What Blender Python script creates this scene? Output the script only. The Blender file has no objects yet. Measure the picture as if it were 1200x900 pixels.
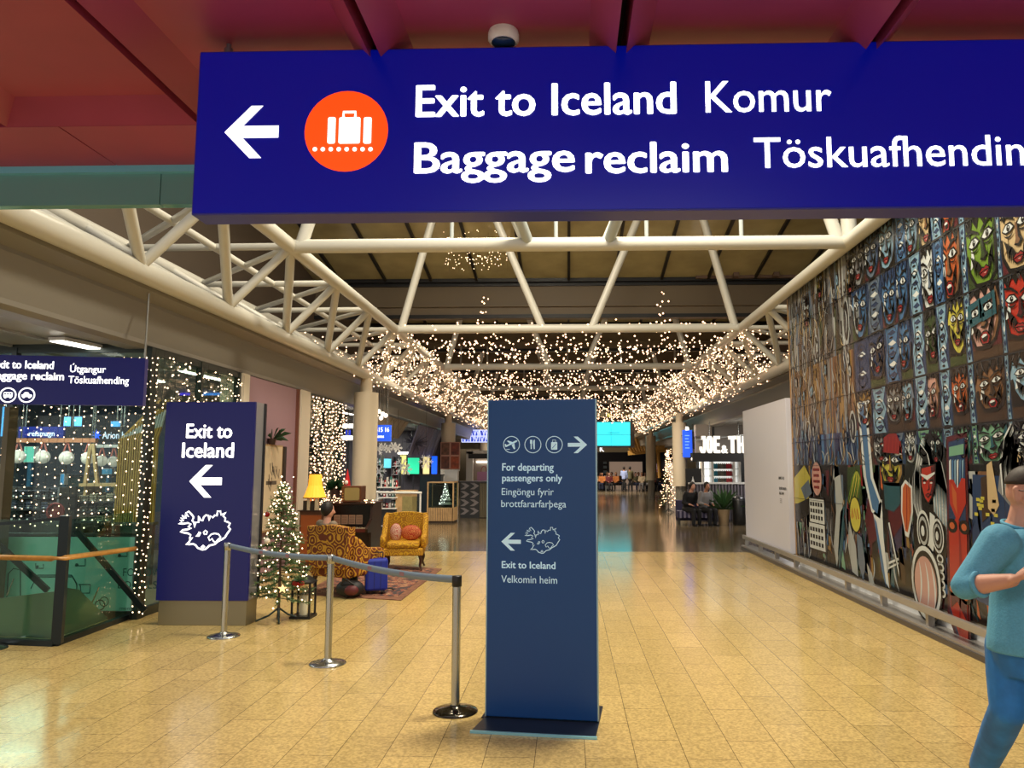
import bpy, bmesh, math, random
from mathutils import Vector, Matrix, Euler
from mathutils.geometry import tessellate_polygon
C = bpy.context.scene.collection
S = bpy.context.scene
R = random.Random(7)
PI = math.pi

# ------------------------------------------------------------------ camera
FOC, CX, CY = 880.0, 640.0, 450.0
CAM = Vector((0, 0, 1.72))
ROT = Euler((PI/2 + math.atan(97/880), 0, math.atan(25/880)))
cd = bpy.data.cameras.new('camera'); co = bpy.data.objects.new('camera', cd); C.objects.link(co)
co.location = CAM; co.rotation_euler = ROT
cd.sensor_width = 36; cd.lens = FOC/1200*36; cd.shift_x = (600-CX)/1200; cd.clip_end = 300
S.camera = co
RM = ROT.to_matrix()
def ray(px, py): return RM @ Vector(((px-CX)/FOC, -(py-CY)/FOC, -1))
def PY(px, py, y): d = ray(px, py); return CAM + d*((y-CAM.y)/d.y)      # pixel -> transverse plane at depth y
def PX(px, py, x): d = ray(px, py); return CAM + d*((x-CAM.x)/d.x)      # pixel -> side wall plane at x
def PZ(px, py, z=0): d = ray(px, py); return CAM + d*((z-CAM.z)/d.z)    # pixel -> level plane at z

# ------------------------------------------------------------------ exposure, world, lights
S.view_settings.view_transform = 'Standard'; S.view_settings.look = 'None'
S.view_settings.gamma = 1; S.view_settings.use_curve_mapping = False
S.view_settings.exposure = 0.0
w = bpy.data.worlds.new('world'); S.world = w; w.use_nodes = True
w.node_tree.nodes['Background'].inputs[0].default_value = (1.0, 0.95, 0.88, 1)
w.node_tree.nodes['Background'].inputs[1].default_value = 0.95
def area(name, loc, size, power, col=(1, .80, .50), rot=(0, 0, 0), sy=None):
    l = bpy.data.lights.new(name, 'AREA'); l.energy = power; l.color = col; l.size = size
    if name == 'hall_fill_light': l.spread = math.radians(120)      # spread narrowed to keep these added lamps out of floor reflections
    if sy: l.shape = 'RECTANGLE'; l.size_y = sy
    o = bpy.data.objects.new(name, l); C.objects.link(o); o.location = loc; o.rotation_euler = rot
    return o
area('roof_floodlight', (1.0, 6.9, 8.2), 1.0, 720, (1, .89, .68))
area('roof_floodlight', (-1.6, 11.5, 8.3), 2.0, 520, (1, .89, .70))
area('front_fill_light', (0.4, -0.6, 3.36), 2.4, 90, (1, .95, .90), sy=1.2)  # unseen fill added to brighten the camera side
area('side_fill_light', (-7.6, 7.0, 3.10), 1.2, 70, (1, .97, .92))  # added fills that brighten the stair zone and side shops
area('side_fill_light', (-8.2, 10.4, 3.10), 1.5, 120, (1, .97, .94))
area('side_fill_light', (-9.8, 13.6, 3.10), 1.5, 120, (.92, .96, 1))
area('side_fill_light', (-8.0, 21.0, 3.10), 1.5, 130, (1, .96, .92))
area('side_fill_light', (-7.5, 27.5, 3.10), 1.5, 130, (1, .96, .92))
area('side_fill_light', (6.8, 22.0, 3.10), 1.2, 90, (1, .96, .92))
area('hall_fill_light', (-2.2, 19.0, 5.7), .5, 260, (1, .84, .62))  # added fills that light the far hall
area('hall_fill_light', (2.2, 26.0, 5.7), .5, 300, (1, .84, .62))
area('hall_fill_light', (-1.5, 38.0, 5.7), .6, 420, (1, .86, .66))
area('hall_fill_light', (1.5, 50.0, 5.7), .6, 600, (1, .88, .7))

# ------------------------------------------------------------------ materials
def lin(c): return tuple(((v/255)/12.92 if v/255 <= .04045 else ((v/255+.055)/1.055)**2.4) for v in c)
MATS = {}
def mat(name, rgb, rough=.5, metal=0, emit=0, ergb=None, spec=.5, noise=0, nscale=8, alpha=None, bump=0):
    if name in MATS: return MATS[name]
    m = bpy.data.materials.new(name); m.use_nodes = True; MATS[name] = m
    nt = m.node_tree; b = nt.nodes['Principled BSDF']
    col = (*lin(rgb), 1)
    b.inputs['Base Color'].default_value = col; b.inputs['Roughness'].default_value = rough
    b.inputs['Metallic'].default_value = metal; b.inputs['Specular IOR Level'].default_value = spec
    if emit:
        b.inputs['Emission Color'].default_value = (*lin(ergb or rgb), 1); b.inputs['Emission Strength'].default_value = emit
    if noise or bump:
        tc = nt.nodes.new('ShaderNodeTexCoord'); n = nt.nodes.new('ShaderNodeTexNoise'); n.inputs['Scale'].default_value = nscale
        n.inputs['Detail'].default_value = 4; nt.links.new(tc.outputs['Object'], n.inputs['Vector'])
        if noise:
            mx = nt.nodes.new('ShaderNodeMixRGB'); mx.blend_type = 'MULTIPLY'; mx.inputs[0].default_value = 1
            mx.inputs[1].default_value = col; rp = nt.nodes.new('ShaderNodeValToRGB')
            rp.color_ramp.elements[0].position = .3; rp.color_ramp.elements[1].position = .7
            rp.color_ramp.elements[0].color = (1-noise,)*3+(1,); rp.color_ramp.elements[1].color = (1+noise*.3,)*3+(1,)
            nt.links.new(n.outputs['Fac'], rp.inputs[0]); nt.links.new(rp.outputs[0], mx.inputs[2]); nt.links.new(mx.outputs[0], b.inputs['Base Color'])
        if bump:
            bp = nt.nodes.new('ShaderNodeBump'); bp.inputs['Strength'].default_value = bump; bp.inputs['Distance'].default_value = .01
            nt.links.new(n.outputs['Fac'], bp.inputs['Height']); nt.links.new(bp.outputs[0], b.inputs['Normal'])
    return m
def glass(name, tint=(225, 240, 235), refl=.9, ior=1.45):
    if name in MATS: return MATS[name]
    m = bpy.data.materials.new(name); m.use_nodes = True; MATS[name] = m
    nt = m.node_tree; nt.nodes.clear(); o = nt.nodes.new('ShaderNodeOutputMaterial')
    t = nt.nodes.new('ShaderNodeBsdfTransparent'); t.inputs[0].default_value = (*lin(tint), 1)
    g = nt.nodes.new('ShaderNodeBsdfGlossy'); g.inputs['Roughness'].default_value = .03; g.inputs[0].default_value = (refl,)*3+(1,)
    f = nt.nodes.new('ShaderNodeLayerWeight'); f.inputs[0].default_value = .5; pw = nt.nodes.new('ShaderNodeMath'); pw.operation = 'POWER'; pw.inputs[1].default_value = 4; nt.links.new(f.outputs['Facing'], pw.inputs[0])
    ma = nt.nodes.new('ShaderNodeMath'); ma.operation = 'MULTIPLY_ADD'; ma.inputs[1].default_value = .30; ma.inputs[2].default_value = .025; nt.links.new(pw.outputs[0], ma.inputs[0])
    mx = nt.nodes.new('ShaderNodeMixShader'); nt.links.new(ma.outputs[0], mx.inputs[0]); nt.links.new(t.outputs[0], mx.inputs[1])
    nt.links.new(g.outputs[0], mx.inputs[2]); nt.links.new(mx.outputs[0], o.inputs[0])
    return m

# ------------------------------------------------------------------ mesh builder
class MB:
    def __init__(s): s.v = []; s.f = []; s.m = []; s.s = []
    def add(s, vs, fs, mi=0, sm=False):
        o = len(s.v); s.v += [Vector(v) for v in vs]
        for f in fs: s.f.append([o+i for i in f]); s.m.append(mi); s.s.append(sm)
        return s
    def box(s, a, b, mi=0):
        x0, y0, z0 = a; x1, y1, z1 = b
        return s.add([(x0,y0,z0),(x1,y0,z0),(x1,y1,z0),(x0,y1,z0),(x0,y0,z1),(x1,y0,z1),(x1,y1,z1),(x0,y1,z1)],
                     [(0,3,2,1),(4,5,6,7),(0,1,5,4),(1,2,6,5),(2,3,7,6),(3,0,4,7)], mi)
    def cbox(s, c, d, mi=0, rz=0):
        o = len(s.v); s.box([-v/2 for v in d], [v/2 for v in d], mi); m = Matrix.Rotation(rz, 3, 'Z'); c = Vector(c)
        for i in range(o, len(s.v)): s.v[i] = m @ s.v[i] + c
        return s
    def bar(s, p, q, w, h, mi=0):                       # rectangular bar from p to q
        p, q = Vector(p), Vector(q); d = (q-p).normalized()
        up = Vector((0,0,1)) if abs(d.z) < .95 else Vector((0,1,0))
        a = d.cross(up).normalized()*w/2; b = a.cross(d).normalized()*h/2
        vs = [e+a*i+b*j for e in (p, q) for i, j in ((-1,-1),(1,-1),(1,1),(-1,1))]
        return s.add(vs, [(3,2,1,0),(4,5,6,7),(0,1,5,4),(1,2,6,5),(2,3,7,6),(3,0,4,7)], mi)
    def tube(s, p, q, r, r2=None, n=10, mi=0, caps=True):
        return s.path([p, q], [r, r if r2 is None else r2], n, mi, caps)
    def path(s, pts, r, n=8, mi=0, caps=True, closed=False, sq=None):
        pts = [Vector(p) for p in pts]; k = len(pts); rs = r if isinstance(r, (list, tuple)) else [r]*k
        vs = []; prev = None
        for i, p in enumerate(pts):
            a = pts[i-1] if (i > 0 or closed) else p; b = pts[(i+1) % k] if (i < k-1 or closed) else p
            d = (b-a)
            d = d.normalized() if d.length > 1e-9 else Vector((0,0,1))
            if prev is None:
                up = Vector((0,0,1)) if abs(d.z) < .9 else Vector((1,0,0)); u = d.cross(up).normalized()
            else:
                u = (prev - d*prev.dot(d)); u = u.normalized() if u.length > 1e-6 else d.orthogonal().normalized()
            prev = u; v = d.cross(u)
            for j in range(n):
                t = 2*PI*j/n; vs.append(p + (u*math.cos(t)+v*math.sin(t)*(sq or 1))*rs[i])
        fs = []
        for i in range(k if closed else k-1):
            for j in range(n):
                fs.append((i*n+j, i*n+(j+1)%n, ((i+1)%k)*n+(j+1)%n, ((i+1)%k)*n+j))
        s.add(vs, fs, mi, True)
        if caps and not closed:
            s.add(vs[:n], [tuple(range(n))[::-1]], mi); s.add(vs[-n:], [tuple(range(n))], mi)
        return s
    def lathe(s, prof, c=(0,0,0), n=20, mi=0, sx=1, sy=1):
        c = Vector(c); vs = []; k = len(prof)
        for r, z in prof:
            for j in range(n):
                t = 2*PI*j/n; vs.append(c+Vector((r*math.cos(t)*sx, r*math.sin(t)*sy, z)))
        fs = [(i*n+j, i*n+(j+1)%n, (i+1)*n+(j+1)%n, (i+1)*n+j) for i in range(k-1) for j in range(n)]
        s.add(vs, fs, mi, True)
        if prof[0][0] > 1e-5: s.add(vs[:n], [tuple(range(n))[::-1]], mi)
        if prof[-1][0] > 1e-5: s.add(vs[-n:], [tuple(range(n))], mi)
        return s
    def ball(s, c, r, nu=12, nv=8, mi=0):
        if not isinstance(r, (tuple, list)): r = (r, r, r)
        pr = [(math.sin(PI*i/nv), -math.cos(PI*i/nv)) for i in range(nv+1)]; pr[0] = (1e-4, -1); pr[-1] = (1e-4, 1)
        o = len(s.v); s.lathe(pr, (0,0,0), nu, mi); c = Vector(c)
        for i in range(o, len(s.v)): v = s.v[i]; s.v[i] = Vector((v.x*r[0], v.y*r[1], v.z*r[2]))+c
        return s
    def octa(s, c, r, mi=0):
        x, y, z = c
        return s.add([(x+r,y,z),(x-r,y,z),(x,y+r,z),(x,y-r,z),(x,y,z+r),(x,y,z-r)],
                     [(0,2,4),(2,1,4),(1,3,4),(3,0,4),(2,0,5),(1,2,5),(3,1,5),(0,3,5)], mi, True)
    def poly(s, pts, fr, w=0, mi=0):                    # flat polygon on a frame
        t = tessellate_polygon([[Vector((p[0], p[1], 0)) for p in pts]])
        return s.add([fr(p[0], p[1], w) for p in pts], t, mi)
    def prism(s, pts, fr, w0, w1, mi=0):                # polygon extruded between two depths of a frame
        k = len(pts); t = [tuple(x) for x in tessellate_polygon([[Vector((p[0], p[1], 0)) for p in pts]])]
        vs = [fr(p[0], p[1], w0) for p in pts]+[fr(p[0], p[1], w1) for p in pts]
        return s.add(vs, [x[::-1] for x in t]+[tuple(i+k for i in x) for x in t]+[(i, (i+1)%k, (i+1)%k+k, i+k) for i in range(k)], mi)
    def ribbon(s, pts, wd, fr, w=0, mi=0, taper=False, closed=False):
        k = len(pts); L = []; Rr = []
        for i, p in enumerate(pts):
            a = pts[i-1] if (i or closed) else p; b = pts[(i+1) % k] if (i < k-1 or closed) else p
            dx, dy = b[0]-a[0], b[1]-a[1]; l = math.hypot(dx, dy) or 1
            h = wd/2*(1 if not taper else max(.12, math.sin(PI*(i+.3)/(k-.4))))
            L.append(fr(p[0]-dy/l*h, p[1]+dx/l*h, w)); Rr.append(fr(p[0]+dy/l*h, p[1]-dx/l*h, w))
        vs = L+Rr; m = k if closed else k-1
        return s.add(vs, [(i, (i+1)%k, (i+1)%k+k, i+k) for i in range(m)], mi)
    def build(s, name, mats, parent=None, org=None, bevel=0, fix=True):
        return build(s, name, mats, parent, org, bevel, fix)
ORG = {}
def build(s, name, mats, parent=None, org=None, bevel=0, fix=True):
    me = bpy.data.meshes.new(name)
    if parent is not None: o0 = ORG[parent.name]
    elif org is not None: o0 = Vector(org)
    else:
        xs = [v.x for v in s.v]; ys = [v.y for v in s.v]; zs = [v.z for v in s.v]
        o0 = Vector(((min(xs)+max(xs))/2, (min(ys)+max(ys))/2, min(zs)))
    me.from_pydata([v-o0 for v in s.v], [], s.f)
    for m in (mats if isinstance(mats, (list, tuple)) else [mats]): me.materials.append(m)
    me.polygons.foreach_set('material_index', s.m); me.polygons.foreach_set('use_smooth', s.s)
    if fix:
        bm = bmesh.new(); bm.from_mesh(me); bmesh.ops.recalc_face_normals(bm, faces=bm.faces); bm.to_mesh(me); bm.free()
    me.update()
    o = bpy.data.objects.new(name, me); C.objects.link(o)
    if parent is not None: o.parent = parent
    else: o.location = o0
    ORG[o.name] = o0
    if bevel:
        b = o.modifiers.new('bevel', 'BEVEL'); b.width = bevel; b.segments = 2; b.limit_method = 'ANGLE'
    return o
def tag(o, label, cat, group=None, kind=None):
    o['label'] = label; o['category'] = cat
    if group: o['group'] = group
    if kind: o['kind'] = kind
    return o
def T(name, label, cat, loc, group=None):
    o = bpy.data.objects.new(name, None); C.objects.link(o); o.location = loc; o.empty_display_size = .1
    ORG[o.name] = Vector(loc); return tag(o, label, cat, group)
def struct(mb, name, mats, label=None, fix=True, bevel=0):
    o = mb.build(name, mats, fix=fix, bevel=bevel); o['kind'] = 'structure'
    if label: o['label'] = label
    return o
def dup(root, loc, rz=None, label=None):
    r = root.copy(); C.objects.link(r); r.location = loc; ORG[r.name] = Vector(loc)
    if rz is not None: r.rotation_euler = (0, 0, rz)
    if label: r['label'] = label
    for ch in list(root.children):
        c = ch.copy(); C.objects.link(c); c.parent = r
        for g in list(ch.children):
            d = g.copy(); C.objects.link(d); d.parent = c
    return r
class Frame:                                            # u right, v up, w towards the viewer of that face
    def __init__(s, o, ux, uz=(0,0,1)): s.o = Vector(o); s.u = Vector(ux).normalized(); s.z = Vector(uz).normalized(); s.n = s.u.cross(s.z)
    def __call__(s, u, v, w=0): return s.o+s.u*u+s.z*v+s.n*w
def circ(cx, cy, r, n=28, ry=None): return [(cx+r*math.cos(2*PI*i/n), cy+(ry or r)*math.sin(2*PI*i/n)) for i in range(n)]
def rect(x0, y0, x1, y1): return [(x0,y0),(x1,y0),(x1,y1),(x0,y1)]
def rrect(x0, y0, x1, y1, r):
    o = []
    for cx, cy, a in ((x1-r,y0+r,-90),(x1-r,y1-r,0),(x0+r,y1-r,90),(x0+r,y0+r,180)):
        for k in range(5): t = math.radians(a+k*22.5); o.append((cx+r*math.cos(t), cy+r*math.sin(t)))
    return o
def arrow_left(x0, y0, x1, y1):                         # heavy way-finding arrow in a box
    w, h = x1-x0, y1-y0; m = (y0+y1)/2; t = h*.115
    return [(x0,m),(x0+w*.48,y1),(x0+w*.70,y1),(x0+w*.34,m+t),(x1,m+t),(x1,m-t),(x0+w*.34,m-t),(x0+w*.70,y0),(x0+w*.48,y0)]
def mirror(pts, x0, x1): return [(x0+x1-p[0], p[1]) for p in pts][::-1]

# lettering: a text is turned into a thin mesh on a frame, fitted to a width and a cap height
def glyphs(text, bold=.0):
    cu = bpy.data.curves.new('t', 'FONT'); cu.body = text; cu.size = 1; cu.offset = bold; cu.resolution_u = 3
    o = bpy.data.objects.new('t', cu); C.objects.link(o); dg = bpy.context.evaluated_depsgraph_get()
    me = bpy.data.meshes.new_from_object(o.evaluated_get(dg)); bpy.data.objects.remove(o); bpy.data.curves.remove(cu)
    vs = [v.co.copy() for v in me.vertices]; fs = [tuple(p.vertices) for p in me.polygons]; bpy.data.meshes.remove(me)
    return vs, fs
CAPH = .0
def text_into(mb, text, fr, u0, v0, width, cap, w=.003, bold=.012, mi=0, depth=0):
    global CAPH
    vs, fs = glyphs(text)
    if not CAPH: CAPH = max(v.y for v in glyphs('E')[0])
    x0 = min(v.x for v in vs)-bold; x1 = max(v.x for v in vs)+bold; sx = width/(x1-x0); sy = cap/CAPH
    for k, (a, b) in enumerate(((0, 0),) if bold < .004 else ((-bold, 0), (bold, 0), (0, -bold*.6), (0, bold*.6), (-bold*.7, bold*.4), (bold*.7, -bold*.4))):
        mb.add([fr(u0+(v.x-x0+a)*sx, v0+(v.y+b)*sy, w+k*.0002) for v in vs], fs, mi)
    if depth:
        ed = {}
        for f in fs:
            for i in range(len(f)):
                e = tuple(sorted((f[i], f[(i+1) % len(f)]))); ed[e] = ed.get(e, 0)+1
        for (a, b), n in ed.items():
            if n == 1:
                A, B2 = vs[a], vs[b]; q = [(u0+(p.x-x0)*sx, v0+p.y*sy) for p in (A, B2)]
                mb.add([fr(*q[0], w), fr(*q[1], w), fr(*q[1], w-depth), fr(*q[0], w-depth)], [(0,1,2,3)], mi)
_LL = [(-22.7,63.82),(-22.05,64.05),(-21.95,64.17),(-21.45,64.38),(-22.05,64.33),(-21.85,64.58),(-22.4,64.72),(-23.3,64.77),(-24.05,64.85),(-23.6,64.98),(-22.4,65.05),(-21.8,65.12),(-22.45,65.25),(-21.9,65.45),(-22.6,65.55),(-23.6,65.48),(-24.5,65.5),(-23.8,65.6),(-24.3,65.76),(-23.5,65.72),(-24.1,65.97),(-23.4,65.9),(-23.85,66.12),(-22.9,65.95),(-23.3,66.2),(-22.5,66.05),(-23.1,66.35),(-22.5,66.47),(-21.9,66.25),(-21.4,66.02),(-21.65,65.72),(-21.3,65.6),(-21.1,65.2),(-20.9,65.6),(-20.3,65.6),(-20.35,66.08),(-19.95,65.8),(-19.5,65.73),(-19.25,66.03),(-18.8,66.18),(-18.3,66.15),(-18.1,65.75),(-17.85,66.12),(-17.4,65.98),(-16.9,66.18),(-16.5,66.12),(-16.4,66.5),(-15.8,66.5),(-15.65,66.2),(-14.6,66.38),(-15.2,66.1),(-14.7,65.95),(-14.75,65.7),(-14.25,65.65),(-13.65,65.52),(-14.0,65.25),(-13.55,65.05),(-13.9,64.85),(-14.2,64.68),(-14.6,64.4),(-15.2,64.25),(-16.0,64.1),(-16.7,63.85),(-17.8,63.75),(-18.6,63.45),(-19.2,63.42),(-20.2,63.55),(-20.7,63.78),(-21.2,63.88),(-22.0,63.84)]
_LI = [[(-18.1,64.4),(-17.5,64.65),(-16.8,64.72),(-16.0,64.66),(-15.5,64.42),(-16.0,64.25),(-16.5,64.0),(-17.0,64.1),(-17.3,64.3),(-17.8,64.15)],[(-19.15,64.8),(-18.8,64.95),(-18.4,64.85),(-18.5,64.66),(-18.95,64.64)],[(-20.7,64.5),(-20.3,64.62),(-20.1,64.82),(-19.75,64.78),(-20.1,64.5)],[(-19.5,63.62),(-19.1,63.76),(-18.75,63.65),(-19.1,63.56)]]
_n = lambda p: ((p[0]+24.5)/10.95, (p[1]-63.42)/3.08)
ICE = [_n(p) for p in _LL]; ICE_IN = [[_n(p) for p in q] for q in _LI]
def iceland(mb, fr, u0, v0, w, h, lw, dw=.003, mi=0):
    f = lambda pts: [(u0+p[0]*w, v0+p[1]*h) for p in pts]
    mb.ribbon(f(ICE), lw, fr, dw, mi, closed=True)
    for q in ICE_IN: mb.ribbon(f(q), lw*.8, fr, dw, mi, closed=True)
# ================================================================== THE SETTING
def tile_mat(name, a, b, mortar, rough, bw, rh, var=.1, coat=0, speck=True, spec=.5):
    m = bpy.data.materials.new(name); m.use_nodes = True; nt = m.node_tree; L = nt.links.new; pb = nt.nodes['Principled BSDF']
    tc = nt.nodes.new('ShaderNodeTexCoord'); mp = nt.nodes.new('ShaderNodeMapping'); mp.inputs['Rotation'].default_value = (0, 0, PI/2)
    L(tc.outputs['Object'], mp.inputs[0])
    br = nt.nodes.new('ShaderNodeTexBrick'); L(mp.outputs[0], br.inputs[0])
    br.inputs['Color1'].default_value = (*lin(a), 1); br.inputs['Color2'].default_value = (*lin(b), 1); br.inputs['Mortar'].default_value = (*lin(mortar), 1)
    br.inputs['Scale'].default_value = 1; br.inputs['Mortar Size'].default_value = .0025; br.inputs['Brick Width'].default_value = bw; br.inputs['Row Height'].default_value = rh
    br.inputs['Mortar Smooth'].default_value = .2
    n = nt.nodes.new('ShaderNodeTexNoise'); n.inputs['Scale'].default_value = 55; n.inputs['Detail'].default_value = 3; L(tc.outputs['Object'], n.inputs[0])
    rp = nt.nodes.new('ShaderNodeValToRGB'); L(n.outputs['Fac'], rp.inputs[0])
    rp.color_ramp.elements[0].position = .36; rp.color_ramp.elements[0].color = (.62,)*3+(1,); rp.color_ramp.elements[1].position = .62; rp.color_ramp.elements[1].color = (1.08,)*3+(1,)
    mx = nt.nodes.new('ShaderNodeMixRGB'); mx.blend_type = 'MULTIPLY'; mx.inputs[0].default_value = .8; L(br.outputs[0], mx.inputs[1]); L(rp.outputs[0], mx.inputs[2])
    L(mx.outputs[0], pb.inputs['Base Color']); pb.inputs['Roughness'].default_value = rough; pb.inputs['Specular IOR Level'].default_value = spec
    return m
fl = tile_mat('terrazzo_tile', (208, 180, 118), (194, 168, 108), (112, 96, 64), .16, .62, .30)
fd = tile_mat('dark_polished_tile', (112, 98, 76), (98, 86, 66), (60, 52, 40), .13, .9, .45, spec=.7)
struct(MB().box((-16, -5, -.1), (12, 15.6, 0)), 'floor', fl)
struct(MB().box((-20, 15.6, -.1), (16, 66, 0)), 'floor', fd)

# --- red coffered soffit overhead, teal glass fascia on its edge
red = mat('red_soffit_paint', (164, 62, 92), .42, noise=.12, nscale=2); redd = mat('dark_slot', (22, 4, 6), .8)
ZS = 3.45
xs = [PZ(p, 0, ZS).x for p in (-245, 88, 425, 742, 1066, 1390)]
ce = MB()
ce.box((-9, -5, 3.66), (9, 4.12, 3.74), 1)
fr_y = 3.60
for i in range(-4, 10):
    pitch = (xs[-1]-xs[0])/(len(xs)-1); x0 = xs[0]+i*pitch+.022; x1 = x0+pitch-.044
    if x0 < -9 or x1 > 9: continue
    for y0, y1 in ((-3.2, -.02), (.02, fr_y)):
        b = .11; z1 = 3.56
        o = [(x0,y0,ZS),(x1,y0,ZS),(x1,y1,ZS),(x0,y1,ZS)]; n = [(x0+b,y0+b,z1),(x1-b,y0+b,z1),(x1-b,y1-.10,z1),(x0+b,y1-.10,z1)]
        ce.add(o+n, [(0,1,5,4),(1,2,6,5),(2,3,7,6),(3,0,4,7),(4,5,6,7)])
        ce.add(o+[(a, bb, 3.66) for a, bb, _ in o], [(0,1,5,4),(1,2,6,5),(2,3,7,6),(3,0,4,7)])
    xm = x0-.022+pitch*.28
    ce.box((xm+.004, fr_y+.004, ZS), (xm+pitch-.004, 4.11, 3.66))
struct(ce, 'ceiling', [red, redd], fix=False)
teal = mat('teal_glass_fascia', (104, 164, 164), .12, spec=.8); tealt = mat('pale_blue_trim', (120, 200, 226), .25)
tf = MB()
for k in range(-6, 7): tf.box((k*1.5-.85+.003, 4.13, 3.225), (k*1.5+.65-.003, 4.19, 3.41))
struct(tf, 'trim_1', teal)
struct(MB().box((-9, 4.10, 3.41), (9, 4.20, 3.462)), 'trim_2', tealt)

# --- bulkheads, side ceilings, side and end walls
beige = mat('beige_bulkhead', (128, 123, 114), .4); grey = mat('grey_soffit', (150, 148, 144), .3, spec=.6)
def bulkhead(sg, y0, y1, name):
    pr = [(4.62, 3.80), (4.98, 3.80), (5.2, 3.8), (5.2, 3.10), (4.98, 3.10), (4.93, 3.14), (4.93, 3.19), (4.80, 3.56), (4.80, 3.60), (4.62, 3.66)]
    vs = [(sg*a, y, z) for y in (y0, y1) for a, z in pr]; n = len(pr)
    mb = MB().add(vs, [tuple(range(n)), tuple(range(n, 2*n))]+[(i, (i+1)%n, (i+1)%n+n, i+n) for i in range(n)])
    struct(mb, name, beige)
bulkhead(-1, 4.3, 60, 'trim_3'); bulkhead(1, 13.4, 60, 'trim_4')
struct(MB().box((-20, 4.3, 3.16), (-5.2, 62, 3.24)).box((-6.6, 4.3, 3.13), (-6.56, 30, 3.16)).box((-5.9, 4.3, 3.13), (-5.86, 30, 3.16)), 'ceiling', grey)
struct(MB().box((5.2, 13.3, 3.16), (16, 62, 3.24)), 'ceiling', grey)
dark = mat('dark_upper_wall', (92, 80, 68), .7); shopdark = mat('dark_shop_wall', (92, 96, 106), .6)
struct(MB().box((-20.1, 4.3, 0), (-20, 66, 9)), 'wall_left', shopdark)
struct(MB().box((16, 13, 0), (16.1, 66, 9)), 'wall_right', shopdark)
struct(MB().box((-7.3, 4.2, 3.8), (-7.2, 62, 9.5)), 'wall_left', dark)
struct(MB().box((7.2, 4.2, 3.24), (7.3, 62, 9.5)), 'wall_right', dark)
farw = mat('far_wall_beige', (170, 150, 118), .6)
struct(MB().box((-20, 63, 0), (16, 63.2, 9.5)), 'wall_back', farw)
wallw = mat('pale_grey_wall', (205, 208, 212), .5)
struct(MB().box((3.98, -5, 0), (4.3, 13.0, 4.56)), 'wall_right', wallw)
struct(MB().box((3.90, -5, .0), (3.98, 13.0, .24)), 'baseboard_right', wallw)

# --- roof: sloping roof lights between brown gutter beams
glassr = mat('dark_roof_glass', (190, 180, 132), .18, spec=.8, noise=.25, nscale=1.2); beam = mat('brown_gutter_beam', (120, 106, 84), .5); blk = mat('black_metal', (16, 15, 15), .45)
pinkp = mat('brown_roof_lining', (120, 98, 84), .6)
def roof_light(n, y1, z1, y0, z0):
    f = MB(); g = MB()
    g.add([(-7.2,y1,z1),(7.2,y1,z1),(7.2,y0,z0),(-7.2,y0,z0),(-7.2,y1,z1+.04),(7.2,y1,z1+.04),(7.2,y0,z0+.04),(-7.2,y0,z0+.04)],
          [(0,1,2,3),(7,6,5,4),(0,1,5,4),(1,2,6,5),(2,3,7,6),(3,0,4,7)])
    o = struct(g, 'window_%d' % n, glassr)
    for k in range(-5, 6):
        x = k*1.3+.05; f.bar((x, y1, z1-.03), (x, y0, z0-.03), .07, .10)
    for t in (.0, 1): f.bar((-7.2, y1+(y0-y1)*t, z1+(z0-z1)*t-.03), (7.2, y1+(y0-y1)*t, z1+(z0-z1)*t-.03), .1, .12)
    f.build('frame', blk, o)
roof_light(11, 20.75, 7.0, 7.6, 9.3)
bb = MB()
for k in range(7):
    y = 20.9+k*6.2
    bb.box((-7.2, y, 5.95), (7.2, y+.5, 6.85)); bb.box((-7.2, y-.06, 5.90), (7.2, y+.02, 6.0), 1); bb.box((-7.2, y-.06, 6.82), (7.2, y+.02, 6.95), 1)
    bb.box((-7.2, y-.10, 6.22), (7.2, y, 6.26), 0)
    for i in range(-7, 8): bb.box((i*.95-.02, y+5.5, 5.4), (i*.95+.03, y+5.56, 6.0), 2)
struct(bb, 'trim_5', [beam, blk, mat('grey_tube', (150, 148, 140), .4)])
for k in range(6): roof_light(12+k, 20.9+6.2*(k+1)-.1, 6.95, 21.5+6.2*k, 7.35)
struct(MB().box((3.6, 20.6, 6.95), (7.2, 20.7, 9.2)).box((4.6, 20.4, 6.95), (4.75, 20.6, 9)).box((5.7, 20.4, 6.95), (5.85, 20.6, 9)), 'trim_6', pinkp)

# --- shopfront glazing on the left, pillars and pink wall between
clear = glass('clear_shop_glass', (226, 240, 234), ior=1.22); steel = mat('brushed_steel', (170, 168, 160), .3, metal=.9)
frm = mat('dark_green_grey_frame', (52, 60, 58), .35, metal=.5); pale_green = mat('pale_green_panel', (168, 190, 168), .4)
GY = 8.62
def window(n, frame_bars, pane, extra=None):
    o = struct(pane, 'window_%d' % n, clear)
    for nm, mb, m in frame_bars: mb.build(nm, m, o)
    return o
fb = MB()
for px in (-190, 12, 172): p = PY(px, 500, GY); fb.box((p.x-.03, GY-.03, 0), (p.x+.03, GY+.05, 3.12))
fb.box((-9.5, GY-.02, 3.06), (-4.95, GY+.04, 3.16)); fb.box((-9.5, GY-.02, 0), (-4.95, GY+.04, .09))
fb.box((-9.5, GY-.01, .93), (-4.95, GY+.02, .96))
window(1, [('frame', fb, frm)], MB().box((-9.5, GY, .09), (-4.95, GY+.012, 3.06)))
fb2 = MB()
for y in (8.72, 9.85, 11.0): fb2.box((-4.96, y-.03, 0), (-4.88, y+.03, 3.12))
fb2.box((-4.95, 8.7, 2.42), (-4.89, 11.0, 2.47)); fb2.box((-4.95, 8.7, 0), (-4.89, 11.0, .1)); fb2.box((-4.95, 8.7, 3.04), (-4.89, 11.0, 3.12))
window(2, [('frame', fb2, frm)], MB().box((-4.93, 8.75, .1), (-4.918, 10.97, 3.05)))
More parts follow.
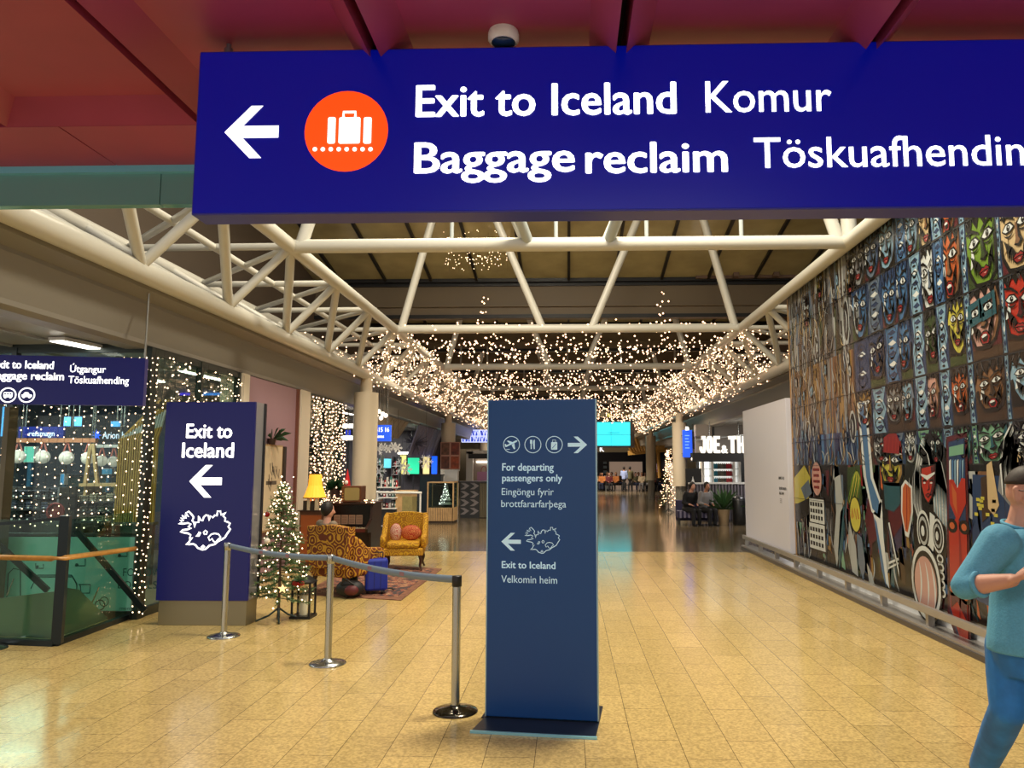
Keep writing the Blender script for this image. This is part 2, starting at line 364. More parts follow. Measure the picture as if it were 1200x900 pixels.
pillar = mat('cream_pillar', (214, 204, 186), .5); pink = mat('dusty_pink_wall', (160, 128, 138), .6)
struct(MB().box((-5.2, 11.05, 0), (-4.86, 11.3, 3.12)).box((-5.2, 13.5, 0), (-4.84, 13.98, 3.12)), 'trim_7', pillar)
struct(MB().box((-5.2, 11.3, 0), (-4.92, 13.5, 3.12)), 'wall_left', pink)
struct(MB().box((-4.92, 13.44, 0), (-4.87, 13.5, 3.12)), 'trim_8', mat('brown_edge_strip', (110, 66, 52), .5))
fb3 = MB()
for y in (14.0, 15.0, 16.15): fb3.box((-4.95, y-.03, 0), (-4.88, y+.03, 3.12))
fb3.box((-4.94, 14, 0), (-4.89, 16.15, .1)); fb3.box((-4.94, 14, 1.75), (-4.89, 16.15, 1.79)); fb3.box((-4.94, 14, 3.04), (-4.89, 16.15, 3.12))
window(3, [('frame', fb3, frm)], MB().box((-4.93, 14.03, .1), (-4.918, 16.12, 3.05)))
pg = PY(-40, 540, 8.4)
struct(MB().box((PY(-60,500,8.45).x, 8.40, 0), (PY(9,500,8.45).x, 8.5, 1.75)).box((PY(9,500,8.45).x, 8.38, 0), (PY(15,500,8.45).x, 8.52, 2.4), 1), 'door_1', [pale_green, mat('bronze_post', (92, 84, 66), .4, metal=.4)])

# ================================================================== TUBE TRUSSES
tubem = mat('cream_painted_tube', (200, 198, 188), .36)
nodes = [16+2.06*k for k in range(-6, 20)]
def side_truss(sg, label, y0, ylow, where):
    t = T('roof_truss', label, 'roof truss', (sg*4.55, y0, 3.8), 'tubular trusses along the hall sides')
    Lc = (sg*4.55, 3.8); I = (sg*3.74, 4.69); O = (sg*6.0, 4.69); M = (sg*4.8, 4.69)
    y1 = nodes[-1]+.4; ni = [n for n in nodes if n >= max(ylow, y0)]
    P3 = lambda c, y: (c[0], y, c[1])
    MB().tube(P3(Lc, ylow), P3(Lc, y1), .118, n=14).build('lower_chord', tubem, t)
    MB().tube(P3(I, y0), P3(I, y1), .098, n=12).build('upper_chord', tubem, t)
    MB().tube(P3(O, y0), P3(O, y1), .10, n=10).build('upper_chord', tubem, t)
    MB().tube(P3(M, y0), P3(M, y1), .05, n=8).build('upper_chord', tubem, t)
    for k, y in enumerate(ni):
        b = MB()
        b.tube(P3(Lc, y-.12), P3(I, y), .062, n=8); b.build('brace', tubem, t)
        if k: MB().tube(P3(Lc, y-.02), P3(I, ni[k-1]), .062, n=8).build('brace', tubem, t)
        if k: MB().tube(P3(Lc, y-.08), P3(O, y-1.0), .062, n=8).build('brace', tubem, t)
        MB().tube(P3(I, y), P3(O, y), .05, n=8).build('brace', tubem, t)
        if k: MB().tube(P3(I, ni[k-1]), P3(O, y), .045, n=8).build('brace', tubem, t)
    return t
side_truss(-1, 'cream tube lattice truss running along the left bulkhead', 4.25, 4.25, 'left')
side_truss(1, 'cream tube lattice truss on the right, its near tube edging the comic mural', 4.3, 13.6, 'right')
ords = ['nearest cream cross truss, just under the big blue sign', 'second cream cross truss, the first one wrapped in fairy lights', 'third cream cross truss from the front, wrapped in fairy lights',
        'fourth cream cross truss from the front, wrapped in fairy lights', 'fifth cream cross truss from the front, wrapped in fairy lights', 'sixth cream cross truss from the front, deep in the hall', 'farthest cream cross truss, deep in the hall']
CT = [9.82+6.18*k for k in range(7)]
for k, y in enumerate(CT):
    t = T('cross_truss', ords[k], 'roof truss', (0, y, 4.69), 'cross trusses over the hall')
    MB().tube((-3.74, y, 4.69), (3.74, y, 4.69), .093, n=14).build('bottom_tube', tubem, t)
    zt = 8.6 if k < 2 else 6.3; s = .42*(zt-4.69)
    for a in (-3.6, -.54, .54, 3.6):
        d = {-3.6: .26, -.54: -.42, .54: .42, 3.6: -.26}[a]*(zt-4.69)
        MB().tube((a, y, 4.72), (a+d, y+(.0 if k else .3), zt), .085, n=10).build('diagonal', tubem, t)
    if k == 0:
        for a, d in ((-.52, -.62), (.56, .62)): MB().tube((a, y-.02, 4.72), (a+d*1.2, y-2.4, 6.4), .075, n=10).build('strut', mat('grey_painted_tube', (176, 184, 184), .4), t)
        for a in (-1.6, -.15, 1.1, 2.4): MB().tube((a, y+.3, 4.8), (a, y+.3, 6.4), .03, n=6).build('hanger', mat('grey_painted_tube', (176, 184, 184), .4), t)
        MB().tube((3.75, y, 4.69), (3.75, y, 6.0), .1, n=10).build('post', tubem, t)
# round columns that carry the trusses
colm = mat('cream_column_sleeve', (204, 192, 170), .45); core = mat('fluted_steel', (150, 146, 136), .35, metal=.5)
def column(x, y, label, flute=True):
    t = T('column', label, 'column', (x, y, 0), 'round columns along the hall')
    MB().lathe([(.27, 1.0), (.27, 3.38)], (x, y, 0), 28).build('sleeve', colm, t)
    m = MB()
    for j in range(18): a = 2*PI*j/18; m.tube((x+.165*math.cos(a), y+.165*math.sin(a), .0), (x+.165*math.cos(a), y+.165*math.sin(a), 1.0), .022, n=6)
    m.tube((x, y, 0), (x, y, 1.0), .16, n=18); m.build('fluted_core', core, t)
    MB().tube((x, y, 3.38), (x, y, 3.72), .13, n=14).build('neck', colm, t)
    return t
LX = -4.55
column(LX, 16.8, 'round cream column behind the old television and piano')
column(LX, 28.6, 'round cream column behind the brown poster board')
column(LX, 40.9, 'round cream column deep in the hall on the left')
column(4.22, 28.5, 'round column on the right beside the blue hanging banner')
column(4.5, 40.9, 'round column deep in the hall on the right')
# ================================================================== SIGNS
navy = mat('lit_navy_sign_face', (0, 8, 92), .3, emit=.55, ergb=(0, 12, 140)); navyb = mat('navy_sign_body', (46, 46, 150), .4)
navyd = mat('navy_totem_face', (2, 6, 62), .35, emit=.35, ergb=(0, 4, 96))
white = mat('lit_white_lettering', (255, 255, 255), .5, emit=1.6); orange = mat('lit_orange_disc', (255, 84, 14), .5, emit=1.0, ergb=(255, 70, 10))
paint_w = mat('white_paint', (240, 240, 238), .5); chrome = mat('chrome', (200, 200, 200), .16, metal=1)

# --- large overhead sign
Y = 3.0
tl = PY(235, 62, Y); bl = PY(228, 249, Y); rr = PY(1262, 140, Y)
x0 = tl.x-.004; x1 = rr.x; zt = PY(700, 53, Y).z; zb = PY(700, 247.5, Y).z
sg = T('overhead_sign', 'large lit blue overhead sign with orange suitcase disc and Exit to Iceland lettering', 'sign', ((x0+x1)/2, Y+.09, zb))
MB().box((x0, Y, zb), (x1, Y+.13, zt)).build('sign_box', [navyb], sg, bevel=.006)
MB().box((x0+.008, Y-.004, zb+.008), (x1-.008, Y, zt-.008)).build('sign_face', navy, sg)
sf = bpy.data.objects['sign_face']
F = Frame((0, Y-.004, 0), (1, 0, 0)); U = lambda px, py: (lambda p: (p.x, p.z))(PY(px, py, Y-.004))
def txt(mb, s, pl, pr, base, top, **k):
    a = U(pl, base); b = U(pr, base); text_into(mb, s, F, a[0], a[1], b[0]-a[0], U(pl, top)[1]-a[1], **k)
m = MB(); txt(m, 'Exit to Iceland', 487, 793, 137, 101, bold=.02); m.build('lettering', white, sf)
m = MB(); txt(m, 'Komur', 827, 975, 132, 96, bold=.006); m.build('lettering', white, sf)
for w_, a_, b_ in (('Baggage', 485, 674), ('reclaim', 686, 853)): m = MB(); txt(m, w_, a_, b_, 203, 168, bold=.02); m.build('lettering', white, sf)
m = MB(); txt(m, 'Töskuafhending', 884, 1228, 197, 162, bold=.006); m.build('lettering', white, sf)
a = U(262, 186); b = U(328, 124); MB().poly(arrow_left(a[0], a[1], b[0], b[1]), F, .003).build('arrow', white, sf)
c = U(406, 154); r = U(455, 154)[0]-c[0]
MB().poly(circ(*c, r, 40), F, .003).build('disc', orange, sf)
m = MB(); q = lambda px, py: U(px, py)
for l, t_, rt, bt in ((384, 138, 394, 169), (397, 138, 423, 169), (426, 138, 436, 169)):
    p = q(l, bt); s_ = q(rt, t_); m.poly(rrect(p[0], p[1], s_[0], s_[1], .008), F, .006)
p = q(403, 139); s_ = q(417, 132); m.ribbon([(p[0], p[1]), (p[0], s_[1]), (s_[0], s_[1]), (s_[0], p[1])], .012, F, .006)
for k in range(8): p = q(369.5+k*9.3, 175.5); m.poly(circ(p[0], p[1], .0095, 10), F, .006)
m.build('suitcase_symbol', white, sf)
m = MB()
for px in (268, 1235): p = PY(px, 60, Y+.07); m.tube((p.x, Y+.07, zt), (p.x, Y+.07, 3.56), .011, n=8); m.tube((p.x, Y+.07, zt), (p.x, Y+.07, zt+.05), .02, n=8)
m.build('hanger', mat('grey_rod', (150, 156, 166), .3, metal=.8), sg)
# ceiling detector above the sign
p = PZ(590, 49, 3.515)
t = T('ceiling_detector', 'round white ceiling detector on the red soffit above the sign', 'detector', (p.x, p.y, 3.51))
MB().lathe([(.062, .05), (.066, .035), (.066, .012), (.055, 0)], (p.x, p.y, 3.51), 24).build('housing', paint_w, t)
MB().lathe([(.052, .001), (.04, -.010), (.001, -.013)], (p.x, p.y, 3.51), 20).build('lens', mat('dark_blue_lens', (24, 52, 84), .1), t)

# --- free-standing navy kiosk sign in the middle
pl = PZ(569.5, 839, .012); pr = PZ(700.5, 845.5, .012); ux = (pr-pl); wk = ux.length; ux.normalize()
K = Frame(pl, ux); zk = 2.185
kface = mat('kiosk_navy_blue', (0, 70, 140), .38); kpale = mat('pale_blue_lettering', (196, 232, 250), .5, emit=.25); kedge = mat('pale_aluminium_edge', (150, 186, 205), .3, metal=.4)
kb = mat('dark_base_steel', (34, 42, 58), .3, metal=.4)
ks = T('standing_sign', 'tall navy free-standing sign for departing passengers, in the middle of the floor', 'sign', K(wk/2, 0, 0))
MB().prism(rect(0, 0, wk, zk), K, -.05, 0).build('panel', kface, ks, bevel=.003)
kp = bpy.data.objects['panel']
MB().prism(rect(wk-.002, 0, wk+.006, zk), K, -.052, .004).prism(rect(-.006, 0, .002, zk), K, -.052, .004).build('edge_strip', kedge, ks)
bm_ = MB(); bm_.add([K(-.01, -.006, 0), K(wk+.01, -.006, 0), K(wk+.01, .0, .30), K(-.03, .0, .30), K(-.01, -.012, 0), K(wk+.01, -.012, 0), K(wk+.01, -.012, .30), K(-.03, -.012, .30)],
    [(0,1,2,3),(7,6,5,4),(0,1,5,4),(1,2,6,5),(2,3,7,6),(3,0,4,7)]); bm_.prism(rect(-.03, -.012, wk+.01, -.004), K, -.35, .01); bm_.build('base_plate', kb, ks)
MB().prism(rect(-.035, -.012, wk+.02, .004), K, .295, .31).build('base_edge', mat('bright_base_edge', (150, 215, 235), .25, metal=.2), ks)
def KU(px, py):
    d = ray(px, py); n = K.n; t_ = (K.o-CAM).dot(n)/d.dot(n); p = CAM+d*t_; return ((p-K.o).dot(K.u), p.z-K.o.z)
def kt(s, pl_, pr_, base, top, bold):
    m = MB(); a = KU(pl_, base); b = KU(pr_, base); text_into(m, s, K, a[0], a[1], b[0]-a[0], KU(pl_, top)[1]-a[1], bold=bold); m.build('lettering', kpale, kp)
kt('For departing', 588.5, 649, 551.5, 543, .02); kt('passengers only', 588.5, 659, 564, 556, .02); kt('Eingöngu fyrir', 588, 649, 580, 572, .002)
kt('brottfararfarþega', 587.5, 663.5, 594, 586, .002); kt('Exit to Iceland', 588, 651, 665.5, 657.5, .02); kt('Velkomin heim', 587.5, 653, 682.5, 674, .002)
a = KU(587.5, 645); b = KU(610.5, 624.5); MB().poly(arrow_left(*a, *b), K, .002).build('arrow', kpale, kp)
a = KU(665.5, 531); b = KU(688, 511.5); MB().poly(mirror(arrow_left(*a, *b), a[0], b[0]), K, .002).build('arrow', kpale, kp)
a = KU(615, 648); b = KU(656, 618); m = MB(); iceland(m, K, a[0], a[1], b[0]-a[0], b[1]-a[1], .0055, .002); m.build('island_outline', kpale, kp)
for px, kind in ((599.5, 'plane'), (624.5, 'cutlery'), (649.5, 'bag')):
    c = KU(px, 521); r = .058; m = MB(); m.ribbon(circ(*c, r, 36), .005, K, .002, closed=True); cx, cz = c
    if kind == 'plane':
        m.poly([(cx-.04,cz-.018),(cx+.036,cz+.018),(cx+.044,cz+.027),(cx+.032,cz+.030),(cx-.040,cz-.006)], K, .002)
        m.poly([(cx-.006,cz+.002),(cx-.034,cz+.026),(cx-.022,cz+.028),(cx+.018,cz+.014)], K, .002); m.poly([(cx+.0,cz-.004),(cx+.018,cz-.034),(cx+.027,cz-.030),(cx+.02,cz+.010)], K, .002)
        m.poly([(cx-.046,cz-.018),(cx-.05,cz+.004),(cx-.042,cz+.004),(cx-.032,cz-.010)], K, .002); m.poly(rect(cx-.038, cz-.036, cx-.012, cz-.032), K, .002)
    elif kind == 'cutlery':
        m.poly(rrect(cx-.016, cz-.032, cx-.008, cz+.034, .003), K, .002); m.poly(rect(cx-.020, cz+.006, cx-.004, cz+.034), K, .0025)
        m.poly([(cx+.006,cz-.032),(cx+.014,cz-.032),(cx+.014,cz+.034),(cx+.008,cz+.034),(cx+.002,cz+.02),(cx+.002,cz+.0)], K, .002)
    else:
        m.poly(rrect(cx-.022, cz-.036, cx+.022, cz+.018, .005), K, .002); m.ribbon([(cx-.012,cz+.018),(cx-.012,cz+.032),(cx+.010,cz+.032),(cx+.010,cz+.018)], .004, K, .002)
        m.ribbon([(cx-.014,cz-.026),(cx+.014,cz+.006)], .004, K, .003, 1)
    m.build('symbol', [kpale, kface], kp)

# --- navy totem on steel plinth, left
Y = 8.30; TFr = Frame((0, Y, 0), (1, 0, 0)); TU = lambda px, py: (lambda p: (p.x, p.z))(PY(px, py, Y))
xl = TU(188, 600)[0]; xr = TU(294, 600)[0]; zt = TU(245, 471)[1]; zp = TU(240, 704)[1]
tt = T('totem_sign', 'navy totem sign with Exit to Iceland, arrow and island outline beside the Christmas tree', 'sign', ((xl+xr)/2, Y+.15, 0))
MB().box((xl, Y, zp), (xr, Y+.04, zt)).build('face_panel', navyd, tt, bevel=.004)
fp = bpy.data.objects['face_panel']
MB().box((xl, Y+.04, zp), (xr+.0, Y+.25, zt)).build('side_body', mat('silver_side', (150, 152, 158), .3, metal=.6), tt)
MB().box((xl, Y+.25, zp), (xr+.012, Y+.30, zt)).build('back_panel', mat('black_back', (10, 12, 22), .4), tt)
MB().box((xl+.03, Y+.01, 0), (xr-.01, Y+.29, zp)).build('plinth', mat('warm_steel_plinth', (140, 132, 108), .34, metal=.6), tt, bevel=.004)
def tx(s, pl_, pr_, base, top):
    m = MB(); a = TU(pl_, base); b = TU(pr_, base); text_into(m, s, TFr, a[0], a[1], b[0]-a[0], TU(pl_, top)[1]-a[1], bold=.026, w=.004); m.build('lettering', white, fp)
tx('Exit to', 218, 272, 513, 497); tx('Iceland', 213, 274, 536, 519)
a = TU(221, 583); b = TU(261, 545); MB().poly(arrow_left(*a, *b), TFr, .004).build('arrow', white, fp)
a = TU(208, 644); b = TU(271, 599); m = MB(); iceland(m, TFr, a[0], a[1], b[0]-a[0], b[1]-a[1], .019, .004); m.build('island_outline', white, fp)

# --- hanging sign at far left
yr = 8.05; e = PY(169, 450, yr); el = PY(0, 441, yr-.28); ux = Vector((e.x-el.x, .28, 0)); H = Frame((el.x, yr-.28, 0), ux)
def HU(px, py):
    d = ray(px, py); t_ = (H.o-CAM).dot(H.n)/d.dot(H.n); p = CAM+d*t_; return ((p-H.o).dot(H.u), p.z)
xr = HU(168.5, 450)[0]; zt = HU(100, 418)[1]; zb = HU(100, 474.5)[1]; xl = -1.15
hs = T('hanging_sign', 'navy hanging sign with bus and taxi circles above the stair balustrade', 'sign', H((xl+xr)/2, zb, 0))
MB().prism(rect(xl, zb, xr, zt), H, -.1, 0).build('sign_box', navyd, hs, bevel=.004)
def hx(s, pl_, pr_, base, top, bold=.024):
    m = MB(); a = HU(pl_, base); b = HU(pr_, base); text_into(m, s, H, a[0], a[1], b[0]-a[0], HU(pl_, top)[1]-a[1], bold=bold, w=.003); m.build('lettering', white, hs)
hx('Exit to Iceland', -8, 63, 431, 422); hx('Baggage reclaim', -11, 75, 444, 435); hx('Útgangur', 82, 124, 436, 428, .01); hx('Töskuafhending', 80, 151, 449, 440.5, .01)
for px, k in ((9.5, 0), (31.5, 1)):
    c = HU(px, 463); m = MB(); m.ribbon(circ(*c, .075, 28), .014, H, .003, closed=True); cx, cz = c
    if k == 0: m.poly(rrect(cx-.045, cz-.022, cx+.045, cz+.03, .01), H, .003); [m.poly(circ(cx+q, cz-.024, .012, 10), H, .003) for q in (-.025, .025)]; [m.poly(rect(cx-.036+q*.026, cz+.004, cx-.018+q*.026, cz+.02), H, .005, 1) for q in range(3)]
    else: m.poly([(cx-.05,cz-.02),(cx+.05,cz-.02),(cx+.05,cz+.004),(cx+.026,cz+.008),(cx+.012,cz+.03),(cx-.022,cz+.03),(cx-.034,cz+.008),(cx-.05,cz+.004)], H, .003); [m.poly(circ(cx+q, cz-.022, .012, 10), H, .003) for q in (-.028, .028)]
    m.build('symbol', [white, navyd], hs)
m = MB()
for u in (xl+.1, xr-.02): p = H(u, zt, -.05); m.tube(p, (p.x, p.y, 3.7), .012, n=8)
m.build('hanger', steel, hs)
# ================================================================== STANCHIONS AND BELTS
poles = []
bst = mat('brushed_stainless', (176, 178, 176), .22, metal=1); blkp = mat('black_plastic', (20, 20, 22), .4); darkst = mat('dark_polished_base', (70, 66, 60), .15, metal=1)
beltm = mat('grey_belt', (120, 138, 158), .6)
def stanchion(px, py, label, base):
    p = PZ(px, py, 0); t = T('stanchion', label, 'barrier post', (p.x, p.y, 0), 'barrier posts'); c = (p.x, p.y, 0)
    MB().lathe([(.158, 0), (.160, .006), (.154, .014), (.10, .026), (.04, .040), (.034, .05)], c, 32).build('base', base, t)
    MB().lathe([(.031, .03), (.031, .872)], c, 20).build('tube', bst, t)
    MB().lathe([(.034, .865), (.036, .868), (.036, .93), (.034, .94), (.001, .942)], c, 20).build('belt_head', blkp if base is darkst else bst, t)
    poles.append(Vector(c)); return t
stanchion(262, 746, 'steel barrier post in front of the navy totem sign', bst)
stanchion(384, 778, 'steel barrier post in front of the patterned armchair, second from the totem', bst)
stanchion(533.5, 834, 'steel barrier post with black head beside the tall standing sign', darkst)
stanchion(-14, 761, 'steel barrier post cut by the left edge, only its base showing', bst)
def belt(a, b, sag, label, z0=.912, z1=.912):
    d = (b-a); L = d.length; d.normalize(); n = Vector((-d.y, d.x, 0)); mb = MB(); N = 18; h = .026
    vs = []
    for i in range(N+1):
        t_ = i/N; p = a+d*(.036+(L-.072)*t_); z = z0+(z1-z0)*t_-sag*4*t_*(1-t_)
        for s_ in (-1, 1):
            vs += [p+n*.0015*s_+Vector((0,0,z-h)), p+n*.0015*s_+Vector((0,0,z+h))]
    fs = []
    for i in range(N):
        o = i*4; fs += [(o,o+4,o+5,o+1),(o+2,o+3,o+7,o+6),(o+1,o+5,o+7,o+3),(o,o+2,o+6,o+4)]
    mb.add(vs, fs, 0, True)
    o = tag(mb.build('barrier_belt', beltm), label, 'barrier belt', 'barrier belts')
    mk = MB(); p = a+d*L*.52
    for t_ in (.35, .62): p = a+d*(.036+(L-.072)*t_); mk.cbox((p.x, p.y, z0+(z1-z0)*t_-sag*4*t_*(1-t_)), (.06, .006, .03), 0, math.atan2(d.y, d.x))
    mk.build('printed_mark', mat('reddish_print', (150, 110, 120), .6), o)
belt(poles[0], poles[1], .03, 'grey barrier belt crossing in front of the Christmas tree')
belt(poles[1], poles[2], .03, 'grey barrier belt between the armchair and the tall standing sign')

# ================================================================== STAIR BALUSTRADE
c0 = PZ(64, 757, 0); c1 = PZ(148, 726, 0); cl = PZ(-60, 752, 0)
bt = T('stair_balustrade', 'glass stair balustrade with wooden handrail below the hanging sign', 'balustrade', (c0.x, c0.y, 0))
gl2 = glass('green_tinted_glass', (214, 234, 224), ior=1.22); slate = mat('dark_slate_metal', (30, 40, 44), .3, metal=.5); clad = mat('grey_green_cladding', (150, 152, 138), .3, metal=.5)
wood = mat('golden_oak_rail', (196, 140, 66), .35, noise=.2, nscale=20)
def wallseg(mb, a, b, z0, z1, th, mi=0):
    d = (b-a).normalized(); n = Vector((-d.y, d.x, 0))*th/2
    q = [a-n, b-n, b+n, a+n]; z0 = z0 if isinstance(z0, tuple) else (z0, z0); z1 = z1 if isinstance(z1, tuple) else (z1, z1); zz = [(z0[0], z1[0]), (z0[1], z1[1]), (z0[1], z1[1]), (z0[0], z1[0])]
    mb.add([(p.x, p.y, zz[i][0]) for i, p in enumerate(q)]+[(p.x, p.y, zz[i][1]) for i, p in enumerate(q)],
           [(0,3,2,1),(4,5,6,7),(0,1,5,4),(1,2,6,5),(2,3,7,6),(3,0,4,7)], mi)
for a, b in ((cl, c0), (c0, c1)):
    m = MB(); wallseg(m, a, b, .05, 1.20, .014); m.build('glass_panel', gl2, bt)
    m = MB(); wallseg(m, a, b, 0, .055, .07); m.build('base_rail', slate, bt)
m = MB(); wallseg(m, cl, c0, (1.10, 1.20), (1.13, 1.23), .03); m.build('top_trim', slate, bt)
MB().cbox((c0.x+.01, c0.y+.02, .63), (.085, .085, 1.22), 0, .3).build('corner_post', slate, bt)
inn = Vector((-.10, .10, 0))
hz = PY(78, 654, c0.y-.05).z
m = MB(); off = Vector((.04, -.06, 0)); h1 = PY(158, 643, c1.y)
m.path([(cl.x, cl.y-.06, hz), (c0.x-.05, c0.y-.06, hz-.005), (c0.x+.06, c0.y-.03, hz), (c1.x+.07, c1.y+.05, h1.z)], .026, 12); m.build('wooden_handrail', wood, bt)
m = MB(); wallseg(m, cl+inn, c0+inn, .05, (.34, .50), .03); m.build('stair_cladding', clad, bt)
q = PZ(133, 728, 0)
m = MB(); a = c0+Vector((-.08, .12, 0)); b = c1+Vector((-.10, -.05, 0)); mid = a.lerp(b, .30)
wallseg(m, a, mid, .05, (.54, .46), .03); wallseg(m, mid, a.lerp(b, .82), .05, (.46, .07), .03); m.build('stair_cladding', clad, bt)
for p0, p1, y in (((90, 622), (170, 716), 8.25), ((-4, 636), (56, 692), 7.9)):
    A = PY(*p0, y); B_ = PY(*p1, y); MB().bar(A, B_, .03, .06).build('stair_rail', slate, bt)
for p0, p1 in (((116, 688), (108, 706)), ((16, 678), (8, 698))): MB().tube(PY(*p0, 8.0), PY(*p1, 8.0), .007, n=6).build('rail_bracket', bst, bt)
# teal film with line drawing and lettering on the lower glazing behind the stairs
FY = 8.60; A = PY(-80, 633, FY); xe = -4.95
ft = T('printed_glass_film', 'teal printed film with van drawing and FOLLOW lettering on the lower glass', 'window film', ((A.x+xe)/2, FY, .1))
film = mat('teal_film', (126, 194, 186), .35); line = mat('dark_teal_print', (22, 78, 78), .5)
MB().box((A.x, FY-.012, .1), (xe, FY-.004, .92)).build('film', film, ft)
FF = Frame((0, FY-.013, 0), (1, 0, 0)); FU = lambda px, py: (lambda p: (p.x, p.z))(PY(px, py, FY-.013))
m = MB()
for s, l, r_, b, t_ in (('FOLLOW', 144, 189, 675, 666), ('LOCALS', 138, 184, 689.5, 681), ('memory', 140, 164, 714.5, 711)):
    a = FU(l, b); c = FU(r_, b); text_into(m, s, FF, a[0], a[1], c[0]-a[0], FU(l, t_)[1]-a[1], bold=.0, w=.001)
def ln(pts, wd=.012): m.ribbon([FU(*p) for p in pts], wd, FF, .0015)
ln([(8, 700), (10, 672), (16, 666), (24, 668), (24, 700)]); ln([(36, 690), (44, 674), (84, 674), (90, 685)]); ln([(40, 676), (84, 676)]); ln([(92, 685), (106, 685), (105, 695), (95, 695), (94, 685)])
ln([(84, 674), (90, 684), (90, 700)]); ln([(42, 660), (42, 666), (51, 666), (51, 661)]); ln([(88, 663), (100, 663), (100, 655)]); ln([(138, 652), (149, 652), (149, 646)])
m.poly(circ(*FU(90, 662), .02, 12), FF, .0015); m.poly(circ(*FU(140, 651), .02, 12), FF, .0015); m.poly(circ(*FU(44, 664), .016, 12), FF, .0015)
m.ribbon(circ(*FU(117, 709), .055, 20), .014, FF, .0015, closed=True); m.ribbon(circ(*FU(122, 705), .05, 20), .01, FF, .0015, closed=True)
m.build('print', line, ft)

# ================================================================== CHRISTMAS CORNER
def needle_tree(name, x, y, h, r, z0, label, cat, seed=1, nb=130, nn=26, group=None, leg=True):
    rr = random.Random(seed); t = T(name, label, cat, (x, y, 0), group); f = MB(); tk = MB()
    tk.tube((x, y, .02), (x, y, h*.97), .018, .005, n=8); bulbs = []; tips = []
    for i in range(nb):
        fr = (i+.5)/nb; z = z0+(h-z0)*(1-(1-fr)**1.25); rad = r*(1-(z-z0)/(h-z0))**.85+.035; a = i*2.399+rr.uniform(-.3, .3); rad *= rr.uniform(.75, 1.1)
        e = Vector((x+rad*math.cos(a), y+rad*math.sin(a), z-rad*.12+rr.uniform(-.02, .04))); s_ = Vector((x, y, z)); tk.path([s_, e], .004, 4)
        d = e-s_; n = max(6, int(nn*rad/r*1.3)); tips.append(e)
        for j in range(n):
            p = s_+d*(.25+.75*(j+rr.random())/n)
            for q in range(3):
                v = Vector((rr.uniform(-1, 1), rr.uniform(-1, 1), rr.uniform(-.6, .8))).normalized()*rr.uniform(.03, .055)+d.normalized()*.02
                sd = v.orthogonal().normalized()*.006
                f.add([p-sd, p+sd, p+v], [(0, 1, 2)], rr.choice((0, 0, 1)))
        if rr.random() < .95: bulbs.append(s_+d*rr.uniform(.6, 1.05)+Vector((0, 0, rr.uniform(0, .03))))
    f.build('foliage', [mat('needle_green', (62, 92, 50), .6), mat('needle_light_green', (96, 116, 62), .6)], t, fix=False); tk.build('trunk', mat('trunk_brown', (74, 52, 34), .7), t)
    if leg:
        l = MB()
        for k in range(4): a = .4+k*PI/2; l.path([(x, y, .14), (x+.10*math.cos(a), y+.10*math.sin(a), .06), (x+.24*math.cos(a), y+.24*math.sin(a), .008)], .011, 6)
        l.build('stand', mat('dark_green_stand', (28, 50, 48), .4), t)
    return bulbs, tips
warm = mat('warm_bulb', (255, 224, 176), .4, emit=4.2, ergb=(255, 202, 160)); warms = mat('small_warm_bulb', (255, 226, 180), .4, emit=5, ergb=(255, 218, 176))
def lights(name, pts, r, label, m=warm, group=None, wires=None):
    mb = MB()
    for p in pts: mb.octa(p, r*R.uniform(.75, 1.2))
    if wires:
        for wpath in wires: mb.path(wpath, .002, 3, 1, caps=False)
    return tag(mb.build(name, [m, mat('dark_wire', (40, 44, 36), .6)], fix=False), label, 'fairy lights', group, 'stuff')
tp = PZ(324, 728, 0)
bulbs, tips = needle_tree('christmas_tree', tp.x, tp.y+.05, 1.50, .36, .24, 'small lit Christmas tree on a metal stand beside the navy totem', 'Christmas tree', 3)
extra = []
for b in bulbs[:]: extra.append(Vector((b.x+R.uniform(-.05, .05), b.y+R.uniform(-.05, .05), b.z+R.uniform(-.08, .08))))
lights('fairy_light_string', bulbs+extra, .0105, 'warm fairy lights on the Christmas tree by the totem', warms)
redb = mat('red_bauble', (170, 14, 22), .2)
for i, (px, py, dy, lab) in enumerate(((301, 675, .0, 'red bauble low on the left of the Christmas tree'), (313, 603, .05, 'small red bauble high on the left of the Christmas tree'),
                                 (313, 634, -.25, 'white bauble halfway up the Christmas tree'), (331, 690, -.33, 'star ornament low on the front of the Christmas tree'))):
    p = PY(px, py, tp.y+.05+dy); r = (.042, .03, .034, .03)[i]
    t = T('bauble', lab, 'bauble', (p.x, p.y, p.z-r), 'ornaments on the Christmas tree')
    if i < 3: MB().ball(p, r).build('ball', redb if i < 2 else mat('white_bauble', (225, 215, 200), .25), t)
    else:
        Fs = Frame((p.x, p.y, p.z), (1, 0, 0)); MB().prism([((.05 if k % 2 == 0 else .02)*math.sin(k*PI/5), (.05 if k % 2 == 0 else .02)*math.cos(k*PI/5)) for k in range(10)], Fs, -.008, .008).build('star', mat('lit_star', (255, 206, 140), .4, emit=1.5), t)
    MB().tube((p.x, p.y, p.z+r*.9), (p.x, p.y, p.z+r+.025), .005, n=6).build('cap', chrome, t)
